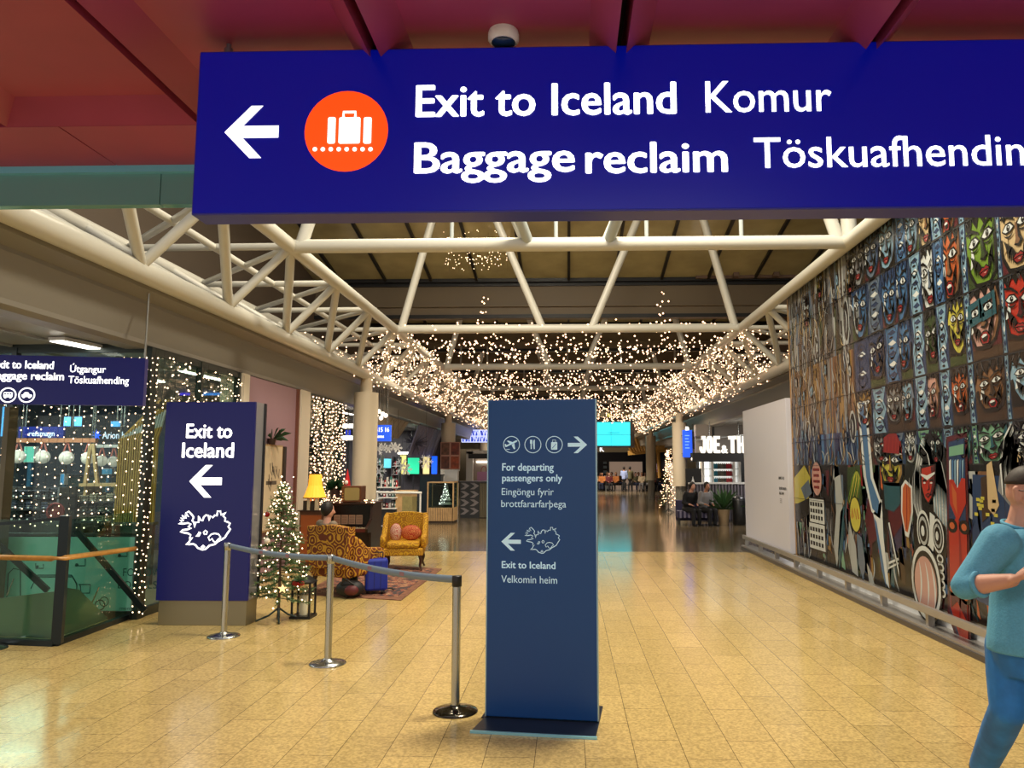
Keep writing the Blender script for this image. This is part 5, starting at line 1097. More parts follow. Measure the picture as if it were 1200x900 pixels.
# --- simple small figures: seated and standing
SKIN = [skin, skin2]
def figure(name_label, loc, rz, pose, top, trousers, hairm, group=None, vox=.022, sk=0, lean=.0, h=1.0, longhair=False):
    t = T('person', name_label, 'person', loc, group); o = Vector(loc); M3 = Matrix.Rotation(rz, 3, 'Z')
    Q = lambda x, y, z: o+M3 @ Vector((x*h, y*h, z*h))     # local: faces -y
    b = MB(); tp_ = MB(); tr = MB(); hr = MB(); sh_ = MB()
    if pose == 'sit':
        zp = .52; hipz, top0 = zp, zp-.06; kn = [(s*.10, -.44, .50) for s in (-1, 1)]; an = [(s*.11, -.42, .09) for s in (-1, 1)]; hp_ = [(s*.09, 0, .52) for s in (-1, 1)]
    else:
        zp = .92; kn = [(.09, -.03, .49), (-.09, .02, .49)]; an = [(.10, .02, .08), (-.10, .05, .08)]; hp_ = [(s*.09, 0, .92) for s in (-1, 1)]
    lf = lambda z: -(z-zp)*lean
    S_ = lambda x, y, z: Q(x, y+lf(z), z)
    hd_ = zp+.68; b.ball(S_(0, -.01, hd_), (.075*h, .092*h, .115*h), 14, 10); cap(b, S_(0, .0, hd_-.08), S_(0, .01, zp+.50), .05*h, .06*h); cap(b, S_(0, -.10, hd_-.01), S_(0, -.105, hd_-.03), .013*h, .016*h)
    for s in (-1, 1):
        sh, el, wr = S_(s*.18, .01, zp+.48), S_(s*.24, -.02 if pose != 'sit' else -.05, zp+.20), S_(s*.15, -.22, zp+.16) if pose == 'sit' or s == 1 else S_(s*.23, -.08, zp-.04)
        chain(b, [sh, el, wr], [.045*h, .036*h, .026*h]); chain(tp_, [sh, el, el.lerp(wr, .8)], [.068*h, .055*h, .042*h])
        dv = (wr-el).normalized(); chain(b, [wr, wr+dv*.09*h], [.03*h, .02*h])
        for q in (-.02, 0, .02): cap(b, wr+dv*.08*h+Vector((q, 0, 0)), wr+dv*.15*h+Vector((q, 0, -.02)), .009*h, .008*h)
    for i in range(2):
        K_, A_, H_ = Q(*kn[i]), Q(*an[i]), Q(*hp_[i]); chain(b, [H_, K_, A_], [.075*h, .05*h, .036*h]); chain(tr, [H_, K_, A_+(K_-A_)*.08], [.095*h, .07*h, .058*h])
        chain(sh_, [A_-Vector((0,0,.035*h)), Q(an[i][0], an[i][1]-.16, .04)], [.045*h, .038*h])
    a0 = M3 @ Vector((1, 0, 0))
    loft(b, [(S_(0,0,zp-.04), .13*h, .09*h), (S_(0,0,zp+.2), .13*h, .09*h), (S_(0,0,zp+.47), .15*h, .08*h)], a0); loft(tp_, [(S_(0,0,zp-.06), .165*h, .125*h), (S_(0,0,zp+.2), .158*h, .12*h), (S_(0,.0,zp+.38), .18*h, .115*h), (S_(0,.01,zp+.50), .12*h, .085*h)], a0); loft(tr, [(S_(0,0,zp-.11), .15*h, .11*h), (S_(0,0,zp+.04), .16*h, .12*h)], a0)
    hr.ball(S_(0, .026, hd_+.030), (.092*h, .100*h, .118*h), 14, 10)
    if longhair: cap(hr, S_(0, .06, hd_), S_(0, .09, hd_-.20), .07*h, .055*h)
    fuse(b, 'body', SKIN[sk], t, vox*.75, 2); fuse(tp_, 'top', top, t, vox, 2); fuse(tr, 'trousers', trousers, t, vox, 2); fuse(hr, 'hair', hairm, t, vox*.7, 0); fuse(sh_, 'shoes', blkp, t, vox*.8, 1)
    return t
C_ = lambda n, c: mat('cloth_'+n, c, .8)
taup = C_('taupe', (120, 104, 88)); gg = C_('grey_green', (70, 84, 78)); blk_c = C_('black', (22, 22, 26)); sky = C_('pale_blue', (150, 166, 214)); cream = C_('cream', (206, 186, 156)); rust = C_('orange_brown', (196, 120, 62)); nav = C_('navy', (34, 40, 66)); olive = C_('olive', (96, 92, 66)); wine = C_('wine', (96, 34, 40)); gry = C_('grey', (128, 126, 128))
blond = mat('blond_hair', (150, 112, 70), .6); hdk = mat('near_black_hair', (26, 20, 18), .6)
# person in the patterned armchair, seen from behind
figure('person in taupe top with dark tied hair, sitting in the patterned armchair', (A1[0]-.30, A1[1]+.06, -.03), RZ1-.3, 'sit', taup, gg, hdk, vox=.012, lean=.05, h=.95)
# far seating area
FD = 55.0
spec = [(697, 'sit', cream, blk_c, hdk, .4), (706, 'sit', rust, nav, hdk, -.3), (714, 'sit', wine, blk_c, hairb, .2), (722, 'sit', rust, blk_c, blond, -.5), (731.5, 'stand', sky, blk_c, hairb, 2.8), (738.5, 'stand', olive, blk_c, hdk, 3.3),
        (745, 'sit', olive, nav, hdk, .3), (752.5, 'sit', cream, gry, blond, -.2), (760, 'sit', olive, gry, hairb, .5), (767, 'sit', wine, blk_c, hdk, -.4), (774, 'sit', blk_c, nav, hairb, .3)]
desc = ['seated person in cream top with dark hair, leftmost in the far waiting area', 'seated person in orange-brown top with dark hair, second from the far left', 'seated person in wine-red top, third from the left in the far waiting area', 'seated fair-haired person in orange-brown top left of the standing pair',
 'standing person in pale blue top, left one of the far standing pair', 'standing person in olive coat, right one of the far standing pair', 'seated person in olive top just right of the standing pair', 'seated fair-haired person in cream top below the pale far panel',
 'seated person in olive top and grey trousers left of the far pink poster', 'seated person in wine-red top below the far pink poster', 'seated person in black top right of the far pink poster']
WS = [' at far left', ' second', ' third', ' left of the pair', '', '', ' right of the pair', ' by the pale panel', ' by the poster', ' below the poster', ' right of the poster']
benchm = mat('waiting_bench_dark', (40, 36, 36), .5)
for i, ((px, pose, tp_, tr, hr, rz), ds) in enumerate(zip(spec, desc)):
    p = PY(px, 577, FD-(2.5 if pose == 'stand' else i % 3*.5)); figure(ds, (p.x, p.y, 0), rz, pose, tp_, tr, hr, 'people in the far waiting area', vox=.035, sk=i % 2, lean=.05, longhair=(i % 3 == 0))
    if pose == 'sit':
        ct = T('waiting_chair', 'dark waiting seat under '+' '.join(ds.split()[:7]).rstrip(',')+WS[i], 'seat', (p.x, p.y+.02, 0), 'seats in the far waiting area')
        cz = MB(); cz.box((p.x-.25, p.y-.30, .38), (p.x+.25, p.y+.22, .415)); cz.build('seat', benchm, ct); MB().box((p.x-.25, p.y+.20, .40), (p.x+.25, p.y+.25, .82)).build('backrest', benchm, ct)
        for sx in (-.22, .22): MB().box((p.x+sx-.015, p.y-.2, 0), (p.x+sx+.015, p.y+.2, .38)).build('leg', bst, ct)

# denser crowd further back
rp_ = random.Random(5); crowd = [(694, 'charcoal hooded'), (702, 'tan'), (710.5, 'white'), (718, 'dark green'), (727, 'dark brown'), (748.5, 'grey'), (756, 'tan'), (763.5, 'navy'), (770.5, 'dark red'), (777.5, 'charcoal'), (781, 'dark brown')]
cc_ = {'charcoal hooded': blk_c, 'tan': C_('tan', (176, 140, 100)), 'white': C_('white', (216, 210, 204)), 'dark green': C_('dark_green', (40, 62, 50)), 'dark brown': C_('dark_brown', (60, 44, 36)), 'grey': gry, 'navy': nav, 'dark red': wine, 'charcoal': C_('charcoal', (46, 46, 50))}
nb_ = ['at the far left edge', 'left of the person in orange-brown', 'behind the person in wine-red', 'left of the fair-haired person', 'just left of the standing pair', 'just right of the standing pair', 'below the pale panel', 'left of the pink poster', 'below the pink poster', 'right of the pink poster', 'rightmost by the slim lit tree']
for i, (px, cl_) in enumerate(crowd):
    p = PY(px, 577, 56.2); figure('person in %s top sitting in the back row, %s' % (cl_, nb_[i]), (p.x, p.y, 0), rp_.uniform(-.9, .9), 'sit', cc_[cl_], (blk_c, nav, gry)[i % 3], (hdk, hairb, blond)[i % 3], 'people in the back row of the far waiting area', vox=.035, sk=i % 2, lean=rp_.uniform(0, .3), longhair=i % 2 == 0)
p0, p1 = PY(691, 577, 56.2), PY(784, 577, 56.2); bt_ = T('waiting_bench', 'long dark waiting bench of the back row at the far end', 'bench', ((p0.x+p1.x)/2, 56.2, 0)); MB().box((p0.x-.3, 55.9, .36), (p1.x+.3, 56.4, .41)).build('seat', benchm, bt_)
for k in range(6): x = p0.x+(p1.x-p0.x)*k/5; MB().box((x-.03, 55.95, 0), (x+.03, 56.35, .36)).build('leg', bst, bt_)
# ================================================================== SHOPS ALONG THE HALL
def bx(r, d, dep=.3):                                     # pixel rectangle -> box at depth d
    a = PY(r[0], r[3], d); b = PY(r[2], r[1], d); return (a.x, d, max(0, a.z)), (b.x, d+dep, b.z)
def grow(q, e): a, b = q; return (a[0]-e, a[1]-e, a[2]-e), (b[0]+e, b[1]+e, b[2]+e)
def ztop(x): return 3.17 if abs(x) > 4.96 else 3.62 if abs(x) > 4.62 else 3.74
def at(name, label, cat, q, group=None):
    a, b = q; return T(name, label, cat, ((a[0]+b[0])/2, (a[1]+b[1])/2, a[2]), group)
def E(name, c, s, e=None): return mat(name, c, .5, emit=s, ergb=e or c)
def front(q): a, b = q; return Frame((0, a[1], 0), (1, 0, 0))
oak = mat('pale_oak', (196, 160, 112), .5, noise=.2, nscale=10); wht = mat('white_laminate_gloss', (228, 228, 226), .3); dkg = mat('charcoal', (40, 42, 46), .5); midg = mat('mid_grey_panel', (116, 114, 118), .5)
glowW = E('lit_white_strip', (255, 246, 230), 3.0); strip = E('ceiling_light_strip', (255, 250, 238), 5.0)

# ---------------- behind the left glazing
d = 17.0
struct(MB().box((PY(-60,500,d).x, d, 0), (PY(236,500,d).x, d+.2, 3.16)), 'wall_left', mat('shop_back_blue_grey', (74, 84, 100), .5))
struct(MB().box((-20, 8.9, -.002), (-5.0, 15.58, .004)), 'floor', mat('shop_grey_floor', (116, 108, 92), .3, noise=.2, nscale=3), fix=True)
def strip_light(name_label, p, q, wdt=.1):
    t = T('ceiling_strip_light', name_label, 'ceiling light', ((p[0]+q[0])/2, (p[1]+q[1])/2, p[2]-.05), 'strip lights over the shops'); m = MB(); m.bar(p, q, wdt+.05, .04); m.build('housing', wht, t); m = MB(); m.bar((p[0], p[1], p[2]-.025), (q[0], q[1], q[2]-.025), wdt, .012); m.build('diffuser', strip, t)
a = PZ(66, 397, 3.13); b = PZ(124, 409, 3.13); strip_light('white strip light in the side ceiling above the hanging sign', a, b, .16)
for (p, q_, l) in (((172, 441), (190, 446), 'short white strip light seen right of the hanging sign'), ((214, 433), (273, 447), 'white strip light seen above the navy totem'), ((399, 482), (414, 485), 'white strip light left of the near column')):
    strip_light(l, PZ(p[0], p[1], 3.10), PZ(q_[0], q_[1], 3.10), .1)
def board(name, label, r, d, m, texts=(), cat='sign', fm=None, dep=.08, hang=True):
    q = bx(r, d, dep); t = at(name, label, cat, q); MB().box(*q).build('panel', m, t); f = front(q)
    for s, l, rr_, bs, tp in texts:
        mb = MB(); a = PY(l, bs, d); b = PY(rr_, bs, d); text_into(mb, s, f, a.x, a.z, b.x-a.x, PY(l, tp, d).z-a.z, bold=.012, w=.004); mb.build('lettering', fm or white, t)
    if hang:
        mb = MB(); [mb.tube((x, d+dep/2, q[1][2]), (x, d+dep/2, ztop(x)), .012, n=6) for x in (q[0][0]+.1, q[1][0]-.1)]; mb.build('hanger', bst, t)
    return t, f, q
board('shop_sign', 'navy shop sign with small white lettering behind the left glass', (21, 500, 75, 513), 13.6, E('sign_deep_blue', (10, 28, 110), .35), (('refsmagn', 34, 64, 511, 505),), fm=E('dim_white_letter', (225, 232, 255), 1.0))
t, f, q = board('bank_sign', 'dark sign with blue star flower and bank lettering behind the left glass', (76, 500, 150, 518), 13.5, mat('near_black_panel', (24, 26, 34), .4), (('Arion banki', 120, 160, 514, 506),), fm=E('dim_white_letter', (225, 232, 255), 1.0))
mb = MB(); c = PY(113, 510, 13.5)
for k in range(8): a = k*PI/4; mb.poly([(c.x+.03*math.cos(a-.5), c.z+.03*math.sin(a-.5)), (c.x+.11*math.cos(a), c.z+.11*math.sin(a)), (c.x+.03*math.cos(a+.5), c.z+.03*math.sin(a+.5))], f, .006)
mb.poly(circ(c.x, c.z, .05, 12), f, .006); mb.build('flower_mark', E('bright_blue_mark', (50, 110, 255), 1.2), t)
for r, l in (((74, 488, 84, 500), 'small blue screen above the navy shop sign, left one of two'), ((86, 488, 97, 500), 'small blue screen above the navy shop sign, right one of two'), ((129, 493, 143, 503), 'blue screen above the bank sign, left of the gold slats'), ((0, 476, 9, 512), 'pale blue lit panel at the left edge behind the glass')):
    q = bx(r, 14.2, .06); t = at('screen', l, 'screen', q, 'shop screens'); MB().box(*q).build('casing', dkg, t); a, b = q; MB().box((a[0]+.012, a[1]-.006, a[2]+.012), (b[0]-.012, a[1], b[2]-.012)).build('display', E('blue_display', (80, 160, 235), .9), t)
    MB().tube(((a[0]+b[0])/2, 14.23, b[2]), ((a[0]+b[0])/2, 14.23, 3.17), .015, n=6).build('hanger', bst, t)
q = bx((198, 432, 208, 448), 12.5, .06); t = at('exit_sign', 'small lit green exit sign above the navy totem', 'sign', q); MB().box(*q).build('casing', dkg, t); a, b = q; mb = MB(); [mb.box((a[0]+.012, a[1]-.006, a[2]+.012+k*(b[2]-a[2])/2), (b[0]-.012, a[1], a[2]-.012+(k+1)*(b[2]-a[2])/2)) for k in (0, 1)]; mb.build('display', E('green_exit', (60, 230, 180), 1.3), t)
MB().tube(((a[0]+b[0])/2, 12.53, b[2]), ((a[0]+b[0])/2, 12.53, 3.17), .015, n=6).build('hanger', bst, t)
for r, l, c in (((210, 428, 225, 464), 'violet blue lit panel above the navy totem', (70, 60, 235)), ((234, 445, 273, 464), 'wide blue lit panel above the navy totem', (60, 140, 235))):
    q = bx(r, 14.5, .08); t = at('light_box', l, 'light box', q, 'light boxes above the totem'); MB().box(*q).build('casing', dkg, t); a, b = q; MB().box((a[0]+.01, a[1]-.006, a[2]+.01), (b[0]-.01, a[1], b[2]-.01)).build('light_face', E('panel_%d' % c[0], c, .9), t); MB().tube(((a[0]+b[0])/2, 14.54, b[2]), ((a[0]+b[0])/2, 14.54, 3.17), .015, n=6).build('hanger', bst, t)
# beams with ball lamps
def beam_(r, d, label, m):
    q = bx(r, d, .08); t = at('hanging_beam', label, 'beam', q); MB().box(*q).build('beam', m, t); mb = MB(); [mb.tube((x, d+.04, q[1][2]), (x, d+.04, 3.17), .01, n=6) for x in (q[0][0]+.05, q[1][0]-.05)]; mb.build('hanger', bst, t)
copper = mat('copper_beam', (196, 130, 96), .4); beam_((19, 513.5, 112, 518.5), 12.0, 'copper coloured hanging beam carrying white ball lamps', copper); beam_((102, 521, 142, 524.5), 12.6, 'pale hanging beam right of the ball lamps', wht)
words = ['leftmost', 'second', 'third', 'fourth', 'fifth', 'rightmost']
for i, (px, py, r, dd) in enumerate(((21, 535, 8, 12.04), (50, 535.5, 8, 12.04), (78, 536.5, 8, 12.04), (103, 537, 7.5, 12.04), (119, 540, 6.5, 12.64), (133, 541, 6.5, 12.64))):
    c = PY(px, py, dd); rr_ = r*dd/880; zb_ = PY(px, 518.5 if i < 4 else 524.5, dd).z; t = T('ball_lamp', 'white ball lamp on pink straps, %s of the row of six behind the left glass' % words[i], 'lamp', (c.x, c.y, c.z-rr_), 'white ball lamps')
    MB().ball(c, rr_, 18, 12).build('globe', E('dim_white_globe', (225, 214, 204), .35), t); mb = MB(); [mb.tube((c.x+s_*.01, c.y, zb_), (c.x+s_*rr_*.55, c.y, c.z+rr_*.8), .012, n=6) for s_ in (-1, 1)]; mb.build('strap', mat('pink_strap', (206, 120, 110), .6), t); mb = MB(); mb.tube((c.x, c.y, c.z-rr_), (c.x, c.y, c.z-rr_-.16), .012, n=6); mb.build('pull', blkp, t)
# gold slat feature shaped like a pencil
dd = 11.0; gold = mat('gold_slat', (206, 158, 72), .35, metal=.3); t = T('slat_screen', 'golden vertical slat screen with slanted top behind the left glass', 'screen', PY(158, 612, dd)); g1 = MB(); g2 = MB(); z_b = PY(158, 612, dd).z; z_s = PY(158, 514, dd).z; z_t = PY(158, 468, dd).z
xa, xb = PY(138, 540, dd).x, PY(182, 540, dd).x; n = 17
for k in range(n):
    x = xa+(xb-xa)*k/(n-1); fr_ = k/(n-1); zt_k = z_s+(z_t-z_s)*fr_; g1.box((x-.009, dd, z_b), (x+.009, dd+.05, z_s)); m0 = z_s+(zt_k-z_s)*.30; m1 = z_s+(zt_k-z_s)*.72
    if k: g1.bar((x, dd+.02, z_s), (x-.0+.05*fr_, dd+.02, m0), .018, .04); g2.bar((x+.05*fr_, dd+.02, m0), (x+.1*fr_, dd+.02, m1), .018, .04); g1.bar((x+.1*fr_, dd+.02, m1), (x+.14*fr_, dd+.02, zt_k), .018, .04)
g1.build('slats', gold, t); g2.build('white_band', wht, t); MB().box((xa-.03, dd-.02, z_b-.04), (xb+.03, dd+.12, z_b)).build('foot', mat('grey_foot', (90, 88, 84), .5), t); MB().box((xa, dd+.02, 0), (xb, dd+.1, z_b-.04)).build('plinth', mat('grey_foot', (90, 88, 84), .5), t); MB().bar((xa, dd+.06, z_s), (xb, dd+.06, z_t), .02, .03).build('edge', gold, t)
# merchandise: gondola shelves with folded garments
def gondola(r, d, label, n, cols_):
    q = bx(r, d, .4); t = at('display_shelf', label, 'shelf', q); a, b = q; mb = MB(); nl = 3
    for k in range(nl): z = a[2]+(b[2]-a[2])*k/nl; mb.box((a[0], d, z), (b[0], d+.4, z+.025))
    mb.build('shelf_boards', dkg, t); MB().box((a[0], d+.38, 0), (b[0], d+.42, b[2])).build('back_panel', dkg, t); MB().box((a[0], d, 0), (a[0]+.03, d+.42, b[2])).box((b[0]-.03, d, 0), (b[0], d+.42, b[2])).build('end_panel', midg, t)
    for k in range(nl):
        z = a[2]+(b[2]-a[2])*k/nl+.025; hh = (b[2]-a[2])/nl*.8
        for j in range(n):
            x = a[0]+.05+(b[0]-a[0]-.1)*j/n; wv = (b[0]-a[0]-.1)/n*.86; c = cols_[(j*2+k) % len(cols_)]
            g = T('folded_garment', 'folded garment stack on '+label, 'clothing', (x+wv/2, d+.15, z), 'folded garments on '+label); m_ = mat('garment_%d_%d_%d' % c, c, .8)
            mb = MB(); [mb.box((x, d+.03+.01*(s % 2), z+hh*s/4), (x+wv, d+.30, z+hh*(s+.85)/4)) for s in range(R.choice((3, 4)))]; mb.build('layers', m_, g, bevel=.008); MB().box((x+wv*.4, d+.022, z+hh*.05), (x+wv*.6, d+.03, z+hh*.2)).build('price_tag', paint_w, g)
gondola((4, 571, 70, 612), 11.2, 'dark display shelf at the far left behind the glass', 6, [(54, 58, 70), (90, 96, 120), (40, 42, 50), (70, 70, 76)])
gondola((78, 578, 136, 613), 11.6, 'grey display shelf left of the gold slats', 5, [(120, 110, 92), (60, 60, 58), (150, 140, 118), (90, 84, 72)])
q = bx((92, 566.5, 139, 570), 11.7, .5); t = at('wood_display_table', 'pale wood table with A-frame legs left of the gold slats', 'table', q); MB().box(*q).build('top', oak, t)
mb = MB(); tp0 = PY(108, 520, 11.8); [mb.bar(PY(p_, 566.5, 11.8), (tp0.x+e_, 11.8, tp0.z), .05, .04) for p_, e_ in ((100, -.02), (114, .02))]; mb.build('frame', oak, t); [MB().box((x, 11.75, 0), (x+.05, 12.15, q[0][2])).build('leg', oak, t) for x in (q[0][0]+.05, q[1][0]-.1)]
c = PY(65, 600, 10.9); t = T('red_round_basket', 'round dark red basket at the foot of the grey display shelf', 'basket', (c.x, c.y, c.z-.13)); mb = MB(); mb.path([c+Vector((.12*math.cos(k*PI/12), 0, .12*math.sin(k*PI/12))) for k in range(24)], .02, 8, closed=True); mb.build('rim', mat('dark_red_wicker', (126, 34, 34), .6), t); mb = MB(); mb.ball(c+Vector((0, .03, 0)), (.115, .03, .115), 18, 12); mb.build('body', mat('red_wicker', (150, 60, 56), .7, noise=.5, nscale=60), t); MB().box((c.x-.1, c.y-.02, 0), (c.x+.1, c.y+.1, c.z-.12)).build('stand', dkg, t)
for i, (r, c, l) in enumerate((((27, 523, 41, 542), (120, 220, 200), 'small mint lit display right of the first ball lamp'), ((70, 555, 76, 568), (60, 150, 210), 'small blue display box below the third ball lamp'), ((117, 549, 134, 556), (70, 140, 180), 'small row of blue boxes below the pale beam'))):
    q = bx(r, 12.9, .1); t = at('product_display', l, 'display', q); MB().box(*q).build('casing', wht, t); a, b = q; MB().box((a[0]+.01, a[1]-.006, a[2]+.01), (b[0]-.01, a[1], b[2]-.01)).build('face', E('disp_%d' % i, c, .6), t); MB().box(((a[0]+b[0])/2-.03, 12.93, 0), ((a[0]+b[0])/2+.03, 12.99, a[2])).build('stem', mat('blue_stem', (60, 120, 160), .5), t)
q = bx((68, 556, 140, 577), 13.2, .5); t = at('till_counter', 'long dark teal counter behind the ball lamps', 'counter', q); a, b = q; MB().box((a[0], a[1], 0), (b[0], b[1], b[2]-.05)).build('body', mat('dark_teal_counter', (22, 62, 64), .4), t); MB().box((a[0]-.05, a[1]-.05, b[2]-.05), (b[0]+.05, b[1]+.05, b[2])).build('worktop', dkg, t)

# ---------------- between near column and kiosk
struct(MB().box((-16, 34, 0), (-5.6, 34.2, 3.16)), 'wall_left', mat('dark_shop_wall', (58, 60, 66), .6))
def counter(r, d, label, body, top, dep=.7, extra=None):
    q = bx(r, d, dep); t = at('shop_counter', label, 'counter', q); a, b = q; MB().box((a[0], d, .08), (b[0], d+dep, b[2]-.04)).build('body', body, t, bevel=.006); MB().box((a[0]-.03, d-.04, b[2]-.04), (b[0]+.03, d+dep, b[2])).build('worktop', top, t); MB().box((a[0]+.04, d+.05, 0), (b[0]-.04, d+dep-.04, .08)).build('plinth', dkg, t)
    return t, q
t, q = counter((432, 585, 441, 624), 20.5, 'pale wood end unit of the goods counter right of the near column', mat('salmon_wood', (196, 136, 104), .5), wht)
t, q = counter((463, 575, 483, 613), 20.8, 'light wood counter block beside the goods shelves', oak, oak)
q = bx((441, 572, 464, 617), 20.6, .6); t = at('goods_shelf', 'low goods shelf between the two wood counters', 'shelf', q); a, b = q
[MB().box((a[0], 20.6, a[2]+(b[2]-a[2])*k/3), (b[0], 21.2, a[2]+(b[2]-a[2])*k/3+.03)).build('shelf_board', wht, t) for k in (0, 1.35, 2.2, 3)]; MB().box((a[0], 20.65, a[2]), (b[0], 21.2, a[2]+(b[2]-a[2])*.42)).build('front', dkg, t)
gi = 0
def goods(x0, x1, y, z, n, h, where, cs):
    for j in range(n):
        wv = (x1-x0)/n; x = x0+j*wv; c = cs[j % len(cs)]; hh = h*R.uniform(.6, 1); g = T('boxed_product', 'small packaged product on '+where, 'product', (x+wv/2, y, z), 'packaged products on '+where); m_ = mat('pack_%d_%d_%d' % c, c, .4)
        MB().box((x+.01, y-.06, z), (x+wv-.01, y+.06, z+hh)).build('box', m_, g, bevel=.004); MB().box((x+wv*.25, y-.063, z+hh*.35), (x+wv*.75, y-.06, z+hh*.7)).build('sticker', paint_w, g)
cs = [(230, 226, 220), (40, 38, 44), (180, 40, 44), (220, 214, 208), (90, 84, 80), (60, 130, 120)]
goods(a[0]+.02, b[0]-.02, 20.9, a[2]+(b[2]-a[2])*1.35/3+.03, 6, .18, 'the low goods shelf', cs); goods(a[0]+.02, b[0]-.02, 20.9, a[2]+(b[2]-a[2])*2.2/3+.03, 6, .16, 'the upper goods shelf', cs[1:]); goods(a[0]+.02, b[0]-.02, 20.9, b[2]+.03, 9, .28, 'top of the goods counter', cs)
# steel barrier rail in front
a = PY(441, 577, 19.6); b = PY(494, 577.5, 19.6); t = T('queue_rail', 'white steel queue rail in front of the goods counter', 'rail', ((a.x+b.x)/2, 19.6, 0)); MB().path([a, b], .03, 10).build('rail', wht, t); [MB().tube((x, 19.6, 0), (x, 19.6, a.z), .025, n=10).build('post', wht, t) for x in (a.x+.03, b.x-.03)]; MB().box((b.x-.5, 19.595, .1), (b.x-.06, 19.605, a.z-.1)).build('glass_infill', clear, t)
# back shelving, screens and decorations
d = 29.5
q = bx((436, 528, 520, 560), d, .3); struct(MB().box((-9, d+.3, 0), (-5.0, d+.4, 3.16)), 'wall_left', mat('cafe_back_wall', (70, 66, 72), .5))
for i, (r, c, s_, l, dd) in enumerate((((468, 533, 477, 556), (226, 216, 120), .8, 'pale yellow lit panel on the cafe back wall, left of the green screen', 29.4), ((477, 536, 492, 556), (40, 205, 150), 1.0, 'green lit screen on the cafe back wall', 29.3), ((495, 533, 504, 556), (240, 220, 150), .9, 'pale yellow lit panel between green and blue screens', 29.4), ((505, 534, 513, 556), (20, 90, 245), 1.2, 'tall blue lit screen on the cafe back wall', 29.2),
                                  ((446, 537, 459, 549), (90, 190, 215), .6, 'small cyan display left of the yellow lit panel', 29.3), ((404, 503, 412, 516), (40, 60, 200), .7, 'dark blue display left of the near column', 19.2))):
    q = bx(r, dd, .08); t = at('lit_screen', l, 'screen', q); MB().box(*q).build('casing', dkg, t); a, b = q; MB().box((a[0]+.02, dd-.008, a[2]+.02), (b[0]-.02, dd, b[2]-.02)).build('display', E('scr_%d' % i, c, s_), t); MB().box(((a[0]+b[0])/2-.02, dd+.04, 0), ((a[0]+b[0])/2+.02, dd+.06, a[2])).build('stem', dkg, t)
for i, (r, dd, l) in enumerate((((466, 530, 496, 532), 28.8, 'white glowing shelf light above the green screen'), ((399, 511, 413, 515), 18.8, 'white glowing shelf light left of the near column'), ((399, 497, 414, 501), 19.0, 'warm glowing shelf light, upper one left of the near column'), ((447, 504, 468, 509), 24.5, 'white lit ceiling panel right of the near blue sign'))):
    q = bx(r, dd, .1); t = at('shelf_light', l, 'light', q); MB().box(*q).build('tube', glowW, t); MB().box((q[0][0], dd+.1, q[0][2]-.02), (q[1][0], dd+.13, q[1][2]+.02)).build('mount', wht, t); MB().tube(((q[0][0]+q[1][0])/2, dd+.12, q[1][2]), ((q[0][0]+q[1][0])/2, dd+.12, 3.17), .015, n=6).build('hanger', bst, t)
t, f, q = board('flight_sign', 'bright blue hanging sign just right of the near column', (433, 498, 458, 517), 19.0, E('bright_blue_sign', (40, 90, 225), .9), (('B15 16', 440, 456, 506, 501), ('Gates', 440, 450, 513, 509.5)))
# cluster of white globes
for i, (px, py) in enumerate(((444, 482), (448.5, 485), (452, 487), (441, 487), (446.5, 490))):
    c = PY(px, py, 18.5); t = T('globe_lamp', ['topmost white globe lamp above the blue sign', 'second white globe lamp above the blue sign', 'right white globe lamp above the blue sign', 'left white globe lamp above the blue sign', 'lowest white globe lamp above the blue sign'][i], 'lamp', (c.x, c.y, c.z-.05), 'white globe lamps')
    MB().ball(c, .055, 14, 10).build('globe', E('lit_globe', (255, 240, 220), 1.5), t); MB().tube(c+Vector((0, 0, .05)), (c.x, c.y, ztop(c.x)), .006, n=5).build('cord', blkp, t)
# slatted canopies
canm = mat('slatted_canopy', (158, 144, 124), .5); cang = mat('blue_grey_slats', (128, 126, 156), .5)
def canopy(label, p0, p1, n, m, drop):
    t = T('slatted_canopy', label, 'canopy', ((p0[0]+p1[0])/2, (p0[1]+p1[1])/2, p0[2]-drop)); mb = MB(); p0, p1 = Vector(p0), Vector(p1)
    for k in range(n): a = p0.lerp(p1, k/n); b = p0.lerp(p1, (k+.86)/n); e = Vector((-.35, 0, -drop)); mb.add([a, b, b+e, a+e, a+Vector((-.04, 0, 0)), b+Vector((-.04, 0, 0)), b+e+Vector((-.04, 0, 0)), a+e+Vector((-.04, 0, 0))], [(0,1,2,3),(7,6,5,4),(0,1,5,4),(1,2,6,5),(2,3,7,6),(3,0,4,7)])
    mb.build('slats', m, t); mb = MB(); mb.bar(p0, p1, .05, .05); mb.build('edge_beam', dkg, t)
canopy('beige slatted canopy above the shops right of the near column', (-4.95, 18.5, 3.14), (-4.95, 23.5, 3.14), 9, canm, .55); canopy('blue-grey slatted canopy farther along above the cafe', (-4.95, 25.0, 3.14), (-4.95, 33.5, 3.14), 14, cang, 1.05)
# spiky hanging sculpture
c = PY(487, 519, 25.5); t = T('spiky_lamp', 'dark spiky hanging sculpture above the cafe', 'sculpture', (c.x, c.y, c.z-.3)); mb = MB()
for k in range(46): v = Vector((R.uniform(-1, 1)*1.3, R.uniform(-1, 1), R.uniform(-.7, .7))); v = v.normalized()*R.uniform(.25, .5); mb.tube(c+v*.1, c+v, .03, .008, n=5)
mb.build('spikes', mat('grey_spikes', (92, 92, 112), .5), t); MB().ball(c, .1).build('core', dkg, t); MB().tube(c, (c.x, c.y, 3.17), .012, n=6).build('cord', blkp, t)
